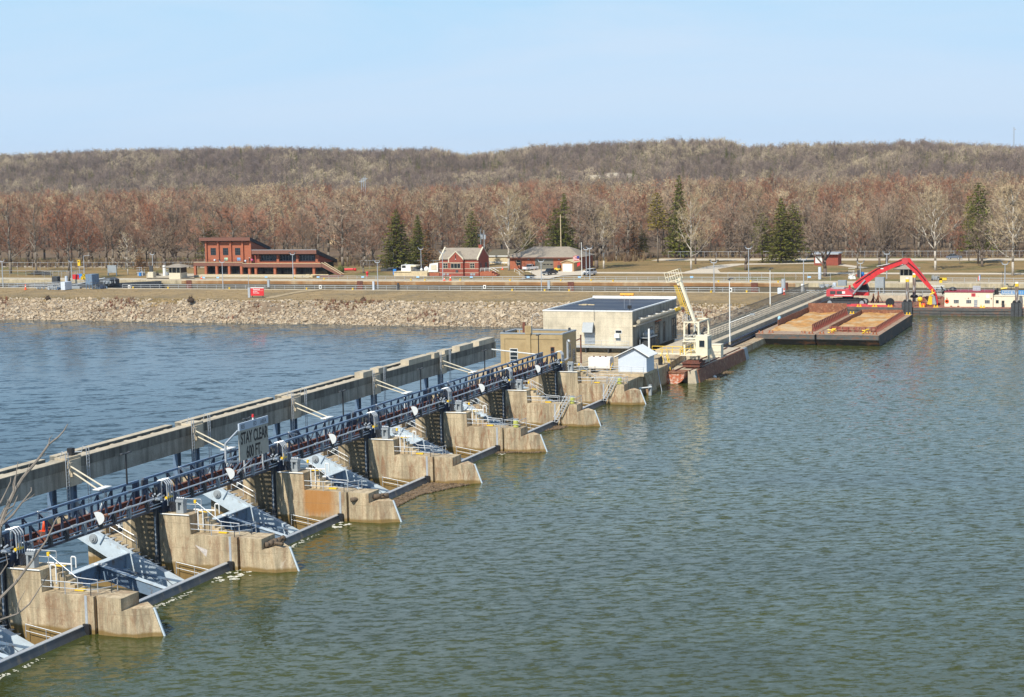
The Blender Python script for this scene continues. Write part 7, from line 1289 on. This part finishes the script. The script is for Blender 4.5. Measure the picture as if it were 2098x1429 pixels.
# ------------------------------------------------------------------ person on the balcony
Yp = 356.3; pp = aty(511.5, 540, Yp); zf_ = aty(511.5, 539.8, Yp).z
def person(loc, label, top, legs):
    t = thing('person', label, 'person', loc); x, y, z = loc
    me = bpy.data.meshes.new('body'); V = [(0,0,.92),(0,0,1.15),(0,0,1.38),(0,0,1.5),(0,-.02,1.63),(.17,0,1.38),(.24,-.03,1.1),(.22,-.14,.88),(-.17,0,1.38),(-.24,-.03,1.1),(-.22,-.14,.88),(.10,0,.86),(.11,-.02,.48),(.11,0,.06),(-.10,0,.86),(-.11,-.02,.48),(-.11,0,.06),(.11,-.14,.04),(-.11,-.14,.04)]
    Ed = [(0,1),(1,2),(2,3),(3,4),(2,5),(5,6),(6,7),(2,8),(8,9),(9,10),(0,11),(11,12),(12,13),(0,14),(14,15),(15,16),(13,17),(16,18)]; Rd = [.14,.14,.15,.06,.11,.075,.05,.035,.075,.05,.035,.09,.065,.05,.09,.065,.05,.04,.04]
    me.from_pydata(V, Ed, []); o = bpy.data.objects.new('body', me); COL.objects.link(o); m = o.modifiers.new('s', 'SKIN')
    for i, r_ in enumerate(Rd): me.skin_vertices[0].data[i].radius = (r_, r_*.85)
    me.skin_vertices[0].data[0].use_root = True; m2 = o.modifiers.new('u', 'SUBSURF'); m2.levels = 1; m2.render_levels = 1
    bpy.context.view_layer.update(); me2 = bpy.data.meshes.new_from_object(o.evaluated_get(bpy.context.evaluated_depsgraph_get())); bpy.data.objects.remove(o)
    me2.materials.clear(); me2.materials.append(top); b_ = bpy.data.objects.new('body', me2); COL.objects.link(b_); b_.parent = t
    MB().ball((0,-.01,1.67), .1, .115, .14, 10, 8).build('head', plain('skin_tone', (.50,.30,.21), .6, .05, 3.), t, True, local=True); MB().ball((0,0,1.75), .13,.15,.09).box(-.12,-.24,1.72,.12,-.1,1.745).build('cap', M['white'], t, local=True); return t
person((pp.x, Yp, zf_), 'person in dark clothes and white cap standing on the visitor centre balcony', M['black'], M['dark'])
p = aty(517, 536, Yp); solo('pink_bag', MB().ball((p.x,Yp-.2,zf_+1.0), .33,.25,.36), plain('pink_cloth', (.85,.12,.45), .7, .05, 2.), 'bright pink bag hung on the balcony rail', 'bag')
for px, py, l in ((440.5,534,'grey viewing telescope at the left of the balcony'), (503.5,535.5,'grey viewing telescope beside the person on the balcony')): p = aty(px, py, Yp-.3); t = thing('telescope', l, 'telescope', (p.x,Yp-.3,zf_)); MB().tube((p.x,Yp-.3,zf_), (p.x,Yp-.3,p.z), .1).build('stand', M['grey'], t); MB().tube((p.x,Yp-.7,p.z+.15), (p.x,Yp+.1,p.z+.1), .28, n=9).build('viewer', M['sheetblue'], t)
# utility pole, distant masts
for i, (px, pt, pb, l) in enumerate(((986,470,545,'utility pole with grey transformers behind the brick house'), (993,472,545,'second utility pole beside the transformer pole'), (1150,440,545,'slim pale utility pole above the garage roof'))):
    p = atz(px, pb, 3.4); z = aty(px, pt, p.y).z; t = thing('utility_pole', l, 'utility pole', (p.x,p.y,3.3), 'utility poles behind the buildings'); MB().tube((p.x,p.y,3.2), (p.x,p.y,z), .2, .14, n=8).build('pole', M['galv'] if i < 2 else M['ltstone'], t); MB().box(p.x-1.4,p.y-.1,z-.7,p.x+1.4,p.y+.1,z-.5).build('cross_arm', M['wood'], t)
    if i < 2: MB().tube((p.x+.5,p.y-.5,z-2.9), (p.x+.5,p.y-.5,z-1.5), .4, n=9).tube((p.x-.5,p.y-.5,z-2.9), (p.x-.5,p.y-.5,z-1.5), .4, n=9).build('transformer', M['galv'], t)
pm = aty(2077, 306, 1900); zt = aty(2076.5, 261, 1900).z; t = thing('radio_mast', 'slim lattice radio mast on the ridge at the right', 'mast', (pm.x, 1900, pm.z-10)); b = MB()
for dx, dy in ((-.6,-.4),(.6,-.4),(0,.6)): b.tube((pm.x+dx,1900+dy,pm.z-14), (pm.x+dx,1900+dy,zt), .16, n=5)
for i in range(16):
    z = pm.z-10+i*(zt-pm.z+10)/16; z2 = z+(zt-pm.z+10)/16; b.tube((pm.x-.6,1899.6,z), (pm.x+.6,1899.6,z2), .1, n=4)
b.build('lattice', M['galv'], t); MB().box(pm.x+.6,1899,zt-3,pm.x+2.2,1900,zt-1.8).build('antenna', M['galv'], t)
# =================================================================== TREES
def tree_mat(name, stops, var=.3, byloc=True):
    m, t, b = newmat(name); oi = node(t, 'ShaderNodeObjectInfo')
    n = node(t, 'ShaderNodeTexNoise', Scale=.013, Detail=3.0); t.links.new(oi.outputs['Location'], n.inputs['Vector'])
    ad = node(t, 'ShaderNodeMath', operation='MULTIPLY_ADD'); t.links.new(oi.outputs['Random'], ad.inputs[0]); ad.inputs[1].default_value = .26; t.links.new(n.outputs['Fac'], ad.inputs[2])
    sb = node(t, 'ShaderNodeMath', operation='SUBTRACT'); t.links.new(ad.outputs[0], sb.inputs[0]); sb.inputs[1].default_value = .13
    c = ramp(t, sb.outputs[0], stops).outputs['Color']
    g = node(t, 'ShaderNodeNewGeometry'); n2 = node(t, 'ShaderNodeTexNoise', Scale=.9, Detail=2.0); t.links.new(g.outputs['Position'], n2.inputs['Vector'])
    k = ramp(t, n2.outputs['Fac'], [(.3, (1-var,)*3), (.7, (1+var,)*3)]); x = node(t, 'ShaderNodeMix', data_type='RGBA', blend_type='MULTIPLY'); x.inputs['Factor'].default_value = 1; t.links.new(c, x.inputs['A']); t.links.new(k.outputs['Color'], x.inputs['B'])
    t.links.new(x.outputs['Result'], b.inputs['Base Color']); b.inputs['Roughness'].default_value = .95; b.inputs['Specular IOR Level'].default_value = .1; return m
T_RED = tree_mat('reddish_twigs', [(.30,(.35,.155,.09)), (.50,(.36,.175,.11)), (.68,(.33,.215,.15))])
T_TAN = tree_mat('tan_twigs', [(.30,(.47,.36,.22)), (.55,(.54,.43,.27)), (.72,(.40,.31,.22))])
T_GREY = tree_mat('grey_brown_twigs', [(.30,(.33,.255,.19)), (.5,(.38,.285,.20)), (.7,(.38,.22,.14))])
T_FAR = tree_mat('flat_wood_twigs', [(.30,(.37,.17,.10)), (.42,(.37,.195,.12)), (.49,(.38,.26,.175)), (.57,(.56,.43,.26)), (.70,(.38,.29,.20))], .25)
T_HILL = tree_mat('hill_wood_twigs', [(.32,(.24,.18,.15)), (.46,(.29,.22,.18)), (.56,(.36,.28,.21)), (.64,(.58,.47,.31))], .25)
B_DARK = plain('tree_bark', (.15,.115,.09), .95, .3, 1.5); B_FAR = plain('far_tree_bark', (.13,.105,.085), .95, .3, 1.5); B_GREY = plain('grey_tree_bark', (.20,.165,.13), .95, .3, 1.5); B_WHITE = plain('white_sycamore_bark', (.50,.45,.38), .9, .2, 1.2, patch=(.22,.17,.125), pamt=.5, pscale=.7)
E_GREEN = tree_mat('spruce_needles', [(.3,(.115,.125,.024)), (.5,(.14,.145,.03)), (.7,(.165,.155,.038))], .45)
E_YEL = tree_mat('yellow_green_needles', [(.3,(.20,.17,.03)), (.7,(.26,.20,.035))], .4)
def bare_tree(seed, H=20., spread=.42, lean=.0, low=.22, n1=11, n2=6, n3=5, n4=7, tw=.028, trunk_r=None, limb_split=False):
    """returns (woody limbs, fine twigs) as builders, tree foot at the origin"""
    r = random.Random(seed); wood, fine = MB(), MB(); tr = trunk_r or H*.017
    pts = [Vector((0,0,-.3))]; top = H*(.62 if limb_split else .82)
    for i in range(1, 7): pts.append(Vector((r.gauss(0,.12)*i*.4+lean*i, r.gauss(0,.12)*i*.4, top*i/6)))
    wood.path(pts, tr, 6, tr*.3)
    def along(ps, f): k = f*(len(ps)-1); i = min(int(k), len(ps)-2); return ps[i].lerp(ps[i+1], k-i)
    def limb(p, d, L, rad, n=4, gnarl=.22, up=.16):
        ps = [p]; d = d.normalized()
        for i in range(n): d = (d+Vector((r.gauss(0,gnarl), r.gauss(0,gnarl), r.gauss(up,gnarl)))).normalized(); ps.append(ps[-1]+d*(L/n))
        return ps, d
    for i in range(n1):
        f = low+(1-low)*((i+r.random()*.8)/n1); a = i*2.4+r.uniform(-.5,.5); p = along(pts, min(f,1)); rise = .35+f*.9
        L1 = H*spread*(1.12-.72*f)*r.uniform(.75,1.2)
        if limb_split: L1 *= 1.25; rise += .5
        ps, d = limb(p, Vector((math.cos(a), math.sin(a), rise)), L1, 0); r1 = tr*(.52-.25*f)*r.uniform(.8,1.2); wood.path(ps, r1, 5, r1*.35)
        for j in range(n2):
            g = .25+.75*(j+r.random())/n2; q = along(ps, g); dd = (ps[-1]-ps[0]).normalized(); sd = Vector((r.gauss(0,1), r.gauss(0,1), r.gauss(.35,.7))).normalized()
            L2 = L1*.46*r.uniform(.6,1.2); qs, d2 = limb(q, dd*.75+sd*.9, L2, 0, 3, .25, .12); r2 = max(r1*.38, .03); wood.path(qs, r2, 3, r2*.4)
            for k in range(n3):
                h = .2+.8*(k+r.random())/n3; u = along(qs, h); s2 = (dd*.4+Vector((r.gauss(0,.9), r.gauss(0,.9), r.gauss(.35,.6)))).normalized(); L3 = L2*.55*r.uniform(.6,1.3); e = u+s2*L3; sd2 = s2.cross(Vector((r.random(), r.random(), r.random()+.1))).normalized()
                fine.add([u-sd2*tw*1.1, u+sd2*tw*1.1, e], [(0,1,2)])
                for l in range(n4):
                    w = u.lerp(e, .15+.85*(l+r.random())/n4); s3 = (s2*.6+Vector((r.gauss(0,.7), r.gauss(0,.7), r.gauss(.3,.6)))).normalized(); e3 = w+s3*L3*.55*r.uniform(.5,1.3); sd3 = s3.cross(Vector((r.random(), r.random(), r.random()+.1))).normalized()*tw*.75
                    fine.add([w-sd3, w+sd3, e3], [(0,1,2)])
    return wood, fine
def conifer(seed, H=18., R0=4.2, dense=1.0, base=.06, taper=1.0):
    r = random.Random(seed); wood, fine = MB(), MB(); wood.path([Vector((0,0,-.3)), Vector((0,0,H*.5)), Vector((0,0,H*.97))], H*.014, 6, .03); n = int(34*dense)
    for i in range(n):
        f = base+(1-base)*(i/n)**.9; z = H*f; R_ = R0*(1-f)**taper*r.uniform(.72,1.12)+.25; m = max(5, int(10*(1-f)+5))
        for j in range(m):
            a = j*6.283/m+r.uniform(-.3,.3)+i; d = Vector((math.cos(a), math.sin(a), -.12)); L_ = R_*r.uniform(.65,1.1); p0 = Vector((0,0,z)); e = p0+d*L_+Vector((0,0,.14*L_*r.uniform(-.6,1.2)))
            wood.tube(p0, e, .04, .015, 3, False); k = max(4, int(L_*4.2*dense))
            for q in range(k):
                c = p0.lerp(e, .22+.78*(q+r.random())/k); s = r.uniform(.28,.62)*(1.1 if R0 > 3 else .8); u = Vector((r.gauss(0,1), r.gauss(0,1), r.gauss(-.25,.35))).normalized()*s; v = Vector((r.gauss(0,1), r.gauss(0,1), r.gauss(0,.4))).normalized()*s*.42
                fine.add([c-v, c+v, c+u], [(0,1,2)])
    return wood, fine
def tree_proto(wood, fine, bark, leaf, label, group, cat='tree', name='bare_tree'):
    t = thing(name, label, cat, (0,0,0), group); wood.build('trunk', bark, t, True, local=True); fine.build('crown', leaf, t, local=True); return t
used = {}
def plant(key, x, y, H, label, group=None, rz=None, name=None, sx=1.0):
    H0, t = PROTO[key]; z = land(x, y) if y > 346 else 3.0
    if key in used: o = copy_tree(t, (x, y, z), label)
    else: used[key] = 1; o = t; o.location = (x, y, z); o['label'] = label
    o.rotation_euler = (0, 0, random.uniform(0, 6.28) if rz is None else rz); k = H/H0; o.scale = (k*sx, k*sx, k)
    if group: o['group'] = group
    elif 'group' in o.keys(): del o['group']
    return o
PROTO = {}
WV = [('red1',11,T_RED,B_GREY,.40), ('red2',12,T_RED,B_DARK,.44), ('red3',13,T_RED,B_GREY,.36), ('red4',14,T_RED,B_GREY,.46), ('tan1',15,T_TAN,B_GREY,.40), ('tan2',16,T_TAN,B_GREY,.46), ('grey1',17,T_GREY,B_DARK,.42), ('grey2',18,T_GREY,B_GREY,.38), ('grey3',19,T_GREY,B_DARK,.46)]
for k, sd, leaf, bark, spd in WV:
    w, f = bare_tree(sd, 20, spd, 0, .2 if sd % 2 else .34, 11, 7, 6, 11, .026); PROTO[k] = (20, tree_proto(w, f, bark, leaf, '', None))
w, f = bare_tree(41, 20, .46, 0, .14, 12, 7, 6, 6, .036, .5, True); PROTO['goak'] = (20, tree_proto(w, f, B_DARK, T_GREY, '', None)); PROTO['oak'] = (20, tree_proto(w, f, B_DARK, T_GREY, '', None))
w, f = bare_tree(42, 22, .36, .02, .2, 15, 8, 5, 8, .036, .30); PROTO['syc'] = (22, tree_proto(w, f, B_WHITE, T_TAN, '', None, name='sycamore_tree'))
w, f = bare_tree(43, 22, .36, -.03, .25, 14, 8, 5, 8, .036, .29, True); PROTO['syc2'] = (22, tree_proto(w, f, B_WHITE, T_TAN, '', None, name='sycamore_tree'))
w, f = bare_tree(44, 12, .42, 0, .18, 12, 6, 5, 6, .032, .18, True); PROTO['small'] = (12, tree_proto(w, f, B_GREY, T_RED, '', None))
w, f = bare_tree(45, 12, .40, 0, .12, 14, 5, 3, 3, .03, .16); PROTO['pale'] = (12, tree_proto(w, f, B_WHITE, T_TAN, '', None))
w, f = conifer(51, 18, 6.6, 1.3, .06, .85); PROTO['spruce'] = (18, tree_proto(w, f, B_DARK, E_GREEN, '', None, name='spruce_tree'))
w, f = conifer(52, 18, 6.0, .95, .22, .5); PROTO['pine'] = (18, tree_proto(w, f, B_DARK, E_GREEN, '', None, name='pine_tree'))
w, f = conifer(53, 18, 5.2, .8, .5, .5); PROTO['ypine'] = (18, tree_proto(w, f, B_GREY, E_YEL, '', None, name='pine_tree'))
w, f = conifer(54, 14, 4.6, .75, .1, .8); PROTO['rusty'] = (14, tree_proto(w, f, B_DARK, tree_mat('rusty_cypress', [(.3,(.21,.105,.04)), (.7,(.25,.13,.05))], .4), '', None, name='cypress_tree'))
def tp(key, px, pb, pt, label, sx=1.0, z=3.25):
    p = atz(px, pb, z); H = aty(px, pt, p.y).z-z; return plant(key, p.x, p.y, H, label, None, None, None, sx)
for a in (('spruce',815,553,428,'broad dark green spruce left of the white hut',1.25), ('spruce',858,546,440,'narrower dark green spruce behind the broad one',.9), ('rusty',878,551,470,'rust brown feathery conifer left of the brick house',1.15), ('small',745,560,452,'reddish tree with pale stems beside the visitor centre stair',1.35), ('pine',429,546,453,'dark green pine top behind the left end of the visitor centre',1.0),
          ('syc',1042.5,555,372,'tall tree with white upper limbs in front of the left end of the garage',1.1), ('oak',1222,551,385,'dark trunked tree with spreading crown right of the flagpole',1.05), ('syc2',1237,551,392,'sycamore with white branches beside the dark trunked tree',1.0), ('rusty',1299,531,450,'rust brown conifer right of the flagpole trees',.9), ('pine',1318,529,468,'dark green and rusty pine behind the park path',1.0),
          ('ypine',1348,538,393,'pine with yellow green top left of the white sycamore',.95), ('syc',1416,553.5,383,'white limbed sycamore above the crane boom',.9), ('red2',1425,542,400,'reddish tree just right of the white limbed sycamore',.8), ('small',1466,538,440,'small dark leaning tree beside the park path',.7), ('oak',1528,554,428,'broad dark tree beside the tall lamp post',1.15), ('pine',1562,539,435,'dark green pine right of the broad dark tree',1.1), ('spruce',1601,539,405,'tall dark green spruce in the park',1.0), ('pine',1625,539,415,'irregular dark green pine right of the tall spruce',1.1),
          ('oak',1690.5,566,405,'big bare tree in front of the brick park hut',1.0), ('red3',1757,552,425,'reddish bare tree behind the excavator boom',.9), ('grey1',1802,547,402,'forked grey tree above the excavator boom, the left one',1.0), ('oak',1816.5,551,412,'forked dark tree above the excavator boom, the right one',.9), ('syc2',1916,554.5,360,'great white limbed sycamore above the barge deckhouse',1.05), ('small',1966,541,470,'small bare tree beside the grey car',.7), ('pine',2004,541,372,'dark green pine left of the right edge',.85), ('oak',2012,547,430,'thick trunked bare tree in front of the dark pine',.9), ('syc',2075,564.5,358,'white limbed tree at the right edge',1.0), ('spruce',1393,528,358,'dark spruce top rising behind the white limbed sycamore',.7), ('ypine',1985,536,400,'yellow green pine beside the great sycamore',.6),
          ('red1',22,560.5,385,'thick trunked bare tree at the far left edge',1.0), ('grey2',75,561,395,'slim bare trees behind the sheet pile stack',.8), ('red4',142,573,428,'round headed bare tree behind the left lamp post',1.0), ('pale',262,563,470,'small pale tree with upswept branches left of the cabin',1.15), ('grey3',219,550,388,'dark bare tree behind the steel portal',.9), ('rusty',288,556,508,'low rust brown conifer behind the open frame stand',1.3), ('pine',968,547,430,'dark pine behind the brick house chimney',.8), ('pine',1140,541,425,'dark green pine behind the garage roof',1.0), ('spruce',1158,541,395,'slim dark spruce behind the garage',.75), ('pine',1085,541,470,'low dark evergreen behind the garage roof',1.2)): tp(*a)
# ---- the wood edge: every trunk one can tell apart
random.seed(77)
ZONES = [(-1e9,-235,'bare tree in the wood edge at the far left, behind the fence','bare trees at the far left wood edge'), (-235,-165,'bare tree in the wood edge behind the visitor centre','bare trees behind the visitor centre'), (-165,-95,'bare tree in the wood edge behind the brick house and garage','bare trees behind brick house and garage'), (-95,-30,'bare tree in the wood edge behind the park path','bare trees behind the park path'), (-30,1e9,'bare tree in the wood edge beyond the far park road','bare trees beyond the far park road')]
def zone(x):
    for a, b, l, g in ZONES:
        if a <= x < b: return l, g
def edge(y): return (420 if y < 0 else 0)
cnt = 0; y = 0
for row in range(6):
    x = -352.0+random.uniform(0,5)
    while x < 128:
        e = 398 if x < -235 else 404 if x < -165 else 432 if x < -90 else 456
        yy = e+row*9.5+random.uniform(-3.5,3.5); lf, gp = zone(x); red = nz(x, yy, .012)+(.25 if x < -150 else .02)
        key = random.choice(('red1','red2','red3','red4','red1','red3','grey2') if red > .08 else ('tan1','tan2','grey1','grey2','red2') if red < -.12 else ('grey1','grey2','grey3','red1','red4','tan1'))
        if random.random() < .08: key = 'goak'
        H = random.uniform(13,25.5)*(1.0 if row else .92); tone = {'r':'reddish','t':'pale tan','g':'grey brown'}[key[0]]; plant(key, x, yy, H, tone+' '+lf, tone+' '+gp, None, None, random.uniform(.8,1.35)); cnt += 1; x += random.uniform(8.5,12.5)
for k_, (h_0, t_) in PROTO.items():
    if k_ not in used:
        for c_ in list(t_.children): bpy.data.objects.remove(c_)
        bpy.data.objects.remove(t_)
# low undergrowth along the wood edge
ug = MB(); ug2 = MB()
for i in range(2600):
    x = random.uniform(-352,128); e = 398 if x < -235 else 404 if x < -165 else 432 if x < -90 else 456; yy = e-2+abs(random.gauss(0,16)); spray(random.choice((ug, ug, ug2)), x, yy, land(x, yy), random.uniform(1.2,4.2), 20, .06, random)
for b, m in ((ug, plain('undergrowth_brown', (.20,.13,.085), .95, .35, 1.)), (ug2, plain('undergrowth_tan', (.32,.235,.13), .95, .3, 1.))):
    o = b.build('undergrowth', m); o['kind'] = 'stuff'
# ---- the far woods: one mass on the flats, one on the bluffs, instanced from low crowns
def far_wood(name, protos, pts):
    me = bpy.data.meshes.new(name); me.from_pydata([p[:3] for p in pts], [], [])
    a = me.attributes.new('size', 'FLOAT', 'POINT'); a.data.foreach_set('value', [p[3] for p in pts]); a = me.attributes.new('turn', 'FLOAT', 'POINT'); a.data.foreach_set('value', [p[4] for p in pts]); a = me.attributes.new('pick', 'INT', 'POINT'); a.data.foreach_set('value', [p[5] for p in pts])
    o = bpy.data.objects.new(name, me); COL.objects.link(o); o['kind'] = 'stuff'
    c = bpy.data.collections.new(name+'_trees')
    for q in protos: c.objects.link(q)
    ng = bpy.data.node_groups.new(name, 'GeometryNodeTree'); ng.interface.new_socket('Geometry', in_out='INPUT', socket_type='NodeSocketGeometry'); ng.interface.new_socket('Geometry', in_out='OUTPUT', socket_type='NodeSocketGeometry'); N = ng.nodes; K = ng.links.new
    gi, go = N.new('NodeGroupInput'), N.new('NodeGroupOutput'); ci = N.new('GeometryNodeCollectionInfo'); ci.inputs['Collection'].default_value = c; ci.inputs['Separate Children'].default_value = True; ci.inputs['Reset Children'].default_value = True
    ip = N.new('GeometryNodeInstanceOnPoints'); ip.inputs['Pick Instance'].default_value = True
    def at(nm, ty): n = N.new('GeometryNodeInputNamedAttribute'); n.data_type = ty; n.inputs['Name'].default_value = nm; return [s for s in n.outputs if s.enabled and s.name == 'Attribute'][0]
    cx = N.new('ShaderNodeCombineXYZ'); K(at('turn', 'FLOAT'), cx.inputs['Z']); er = N.new('FunctionNodeEulerToRotation'); K(cx.outputs[0], er.inputs[0])
    K(gi.outputs[0], ip.inputs['Points']); K(ci.outputs[0], ip.inputs['Instance']); K(at('pick', 'INT'), ip.inputs['Instance Index']); K(er.outputs[0], ip.inputs['Rotation']); K(at('size', 'FLOAT'), ip.inputs['Scale']); K(ip.outputs[0], go.inputs[0])
    md = o.modifiers.new('wood', 'NODES'); md.node_group = ng; return o
def low_tree(seed, leaf, bark, H=18, spd=.42):
    w, f = bare_tree(seed, H, spd, 0, .25, 10, 5, 4, 8, .055); nw = len(w.f); me = bpy.data.meshes.new('far_tree'); n = len(w.v)
    me.from_pydata(w.v+f.v, [], w.f+[tuple(i+n for i in q) for q in f.f]); me.materials.append(bark); me.materials.append(leaf); me.polygons.foreach_set('material_index', [0]*nw+[1]*len(f.f)); return bpy.data.objects.new('far_tree', me)
PF = [low_tree(60+i, T_FAR, B_FAR, 18, .36+.03*(i % 4)) for i in range(5)]; PHL = [low_tree(70+i, T_HILL, B_FAR, 14, .56+.04*(i % 4)) for i in range(5)]
def low_con(seed):
    w, f = conifer(seed, 14, 3.4, .4, .1); n = len(w.v); me = bpy.data.meshes.new('far_pine'); me.from_pydata(w.v+f.v, [], w.f+[tuple(i+n for i in q) for q in f.f]); me.materials.append(E_GREEN); return bpy.data.objects.new('far_pine', me)
PHL.append(low_con(81))
def inview(x, y, pad=60):
    d = y-CAMP[1]; return CAMP[0]-.80*d-pad < x < CAMP[0]-.045*d+pad+40
def on_hill(px, py):
    Yq = 900
    while Yq < 2100:
        p = aty(px, py, Yq)
        if p.z <= land(p.x, Yq)+3: return Vector((p.x, Yq, land(p.x, Yq)))
        Yq += 8
    return aty(px, py, 1700)
LEDGES = [(925,356,26,5,'pale rock ledge on the bluff left of centre'), (1010,352,22,7,'pale rock ledge on the bluff under the notch in the ridge'), (1160,349,20,5,'pale rock ledge on the bluff right of centre')]
SPOT = {(px, py): on_hill(px, py) for px, py in [(a[0], a[1]) for a in LEDGES]+[(1250,357)]}
def cleared(x, y): return any(abs(x-(p.x-(p.y-y)*-.30*0)) < 30 and -62 < y-p.y < 16 for p in SPOT.values())
pts = []; rw = random.Random(101); y = 505.0
while y < 1060:
    st = 8.5+ (y-500)*.006; x = CAMP[0]-.80*(y+107)-60
    while x < CAMP[0]+140:
        if inview(x, y): xx, yy = x+rw.uniform(-4,4), y+rw.uniform(-4,4); pts.append((xx, yy, land(xx, yy)-.2, rw.uniform(.62,1.32)*(1+.25*max(0, nz(xx, yy, .01))), rw.uniform(0,6.28), rw.randrange(5)))
        x += st*rw.uniform(.85,1.25)
    y += st*1.05
far_wood('flat_woods', PF, pts)
pts = []; y = 1040.0
while y < 2000:
    st = 9.5 if y < 1800 else 8.0; x = CAMP[0]-.80*(y+107)-80
    while x < CAMP[0]+160:
        if inview(x, y, 90) and not cleared(x, y): xx, yy = x+rw.uniform(-5,5), y+rw.uniform(-5,5); pts.append((xx, yy, land(xx, yy)-.3, rw.uniform(.65,1.15), rw.uniform(0,6.28), 5 if rw.random() < .006 else rw.randrange(5)))
        x += st*rw.uniform(.8,1.3)
    y += st*1.08
far_wood('bluff_woods', PHL, pts)
# pale rock ledges and the sand slope seen between the trees
for px, py, w, h, l in LEDGES:
    p = SPOT[(px, py)]; b = MB(); r = random.Random(px)
    for i in range(16): x = p.x+(i-8)*w/8; hh = h*.4*r.uniform(.6,1.1); b.loft([(x,p.y-2+r.uniform(-3,3),p.z-6), (x+w/6,p.y-2+r.uniform(-3,3),p.z-6), (x+w/6,p.y+12,p.z-6), (x,p.y+12,p.z-6)], [(x+r.uniform(0,.6),p.y+r.uniform(-1,3),p.z+hh), (x+w/6,p.y+r.uniform(-1,3),p.z+hh*r.uniform(.7,1)), (x+w/6,p.y+12,p.z+hh), (x,p.y+12,p.z+hh)])
    solo('rock_ledge', b, M['rock2'], l, 'rock outcrop')
p = SPOT[(1250,357)]; b = MB(); r = random.Random(5)
for i in range(9): b.ball((p.x+r.uniform(-17,17), p.y+r.uniform(-6,6), p.z-1), r.uniform(7,12), r.uniform(6,9), r.uniform(2.5,5.0), 14, 8)
solo('sand_heap', b, plain('white_sand', (.60,.52,.40), .95, .2, .2), 'white sand heap in a clearing on the foot of the bluff', 'sand heap')
a = lambda px, py, Yq: aty(px, py, Yq); b = MB(); b.loft([a(668,515,560), a(702,515,560), a(708,420,585), a(690,420,585)], [v+Vector((0,14,0)) for v in (a(668,515,560), a(702,515,560), a(708,420,585), a(690,420,585))]); solo('sand_slope', b, M['sand'] if 0 else plain('buff_slope', (.50,.37,.22), .95, .25, .3), 'tall buff earth slope showing between the trees right of the visitor centre', 'earth slope')
for i, (px, py) in enumerate(((745,375), (748.5,372), (741,378))):
    p = aty(px, py+14, 760); z = aty(px, py-12, 760).z; solo('pylon', MB().tube((p.x,760,2.8), (p.x,760,z), .22, .16, n=6).box(p.x-1.5,759.8,z-2,p.x+1.5,760.2,z-1.6), M['galv'], ['tall grey pole in the woods above the visitor centre, the middle of three','tall grey pole in the woods above the visitor centre, the right of three','tall grey pole in the woods above the visitor centre, the left of three'][i], 'pole', 'grey poles in the woods')
# ---- the bare branch close to the camera, rooted on the bluff below the view
zq = lambda x, y: (x/6.497, 860+y/6.497)
zl = lambda x, y: (x/2.51, 860+y/2.51)
def br_(pts, d, r0, r1, mb):
    P = [C0+ray(*q)*(d+.05*i) for i, q in enumerate(pts)]; mb.path(P, r0, 6, r1); return P
t = thing('bare_branch', 'bare grey twigs of a nearby tree reaching in at the left edge', 'tree branch', tuple(C0+ray(-60, 1500)*24)); b = MB(); D = 24
br_([(-60,1500), (-20,1290), zq(0,1429), zq(80,1200), zq(180,980), zq(300,780), zq(400,660), zq(530,500), zq(650,330), zq(780,230), zq(850,150), zq(900,62)], D, .036, .006, b); b.build('main_twig', M['twig'], t)
b = MB()
for pts, r0 in (([zq(650,330), zq(660,250), zq(700,205)], .012), ([zq(650,330), zq(655,260), zq(690,215)], .01), ([zq(180,980), zq(210,760), zq(240,560)], .016), ([zq(400,660), zq(355,690), zq(400,580)], .012), ([zq(180,980), zq(175,860), zq(200,760), zq(250,740)], .014), ([zq(0,1120), zq(60,1000), zq(140,830), zq(145,770)], .016), ([zq(80,1200), zq(180,1150), zq(230,1030), zq(240,1010)], .018), ([zq(20,1400), zq(170,1270), zq(290,1110), zq(420,950), zq(415,900)], .024), ([zq(290,1110), zq(420,1030), zq(460,990)], .012), ([zq(530,500), zq(590,480), zq(615,450)], .008), ([zq(0,1300), zq(60,1180), zq(110,1110), zq(100,1060)], .014), ([zq(20,1429), zq(60,1300), zq(165,1200), zq(180,1190)], .02)):
    br_(pts, D, r0*.7, r0*.25, b)
b.build('side_twig', M['twig'], t); b = MB()
for pts, r0 in (([(-50,1400), zl(0,920), zl(80,840), zl(170,720), zl(240,620), zl(285,520), zl(300,500)], .034), ([zl(0,1030), zl(90,1000), zl(150,950), zl(190,890), zl(245,800)], .022), ([zl(90,1000), zl(95,940), zl(130,880)], .012), ([zl(170,720), zl(200,640), zl(215,560)], .012), ([zl(0,800), zl(40,740), zl(30,690)], .014), ([zl(0,1040), zl(40,1020), zl(60,1080)], .012), ([zl(80,840), zl(60,790), zl(75,740)], .010)):
    br_(pts, D+.6, r0*.7, r0*.22, b)
b.build('side_twig', M['twig'], t)
# =================================================================== AIR
hz_ = MB().box(-2700,-330,-7,760,3700,105).build('haze', None); hz_['kind'] = 'stuff'
mh = bpy.data.materials.new('haze'); mh.use_nodes = True; th = mh.node_tree; th.nodes.clear(); oh = th.nodes.new('ShaderNodeOutputMaterial'); vh = th.nodes.new('ShaderNodeVolumePrincipled')
vh.inputs['Color'].default_value = (.78,.87,1,1); vh.inputs['Density'].default_value = .00005; vh.inputs['Anisotropy'].default_value = .2; th.links.new(vh.outputs['Volume'], oh.inputs['Volume']); hz_.data.materials.append(mh)
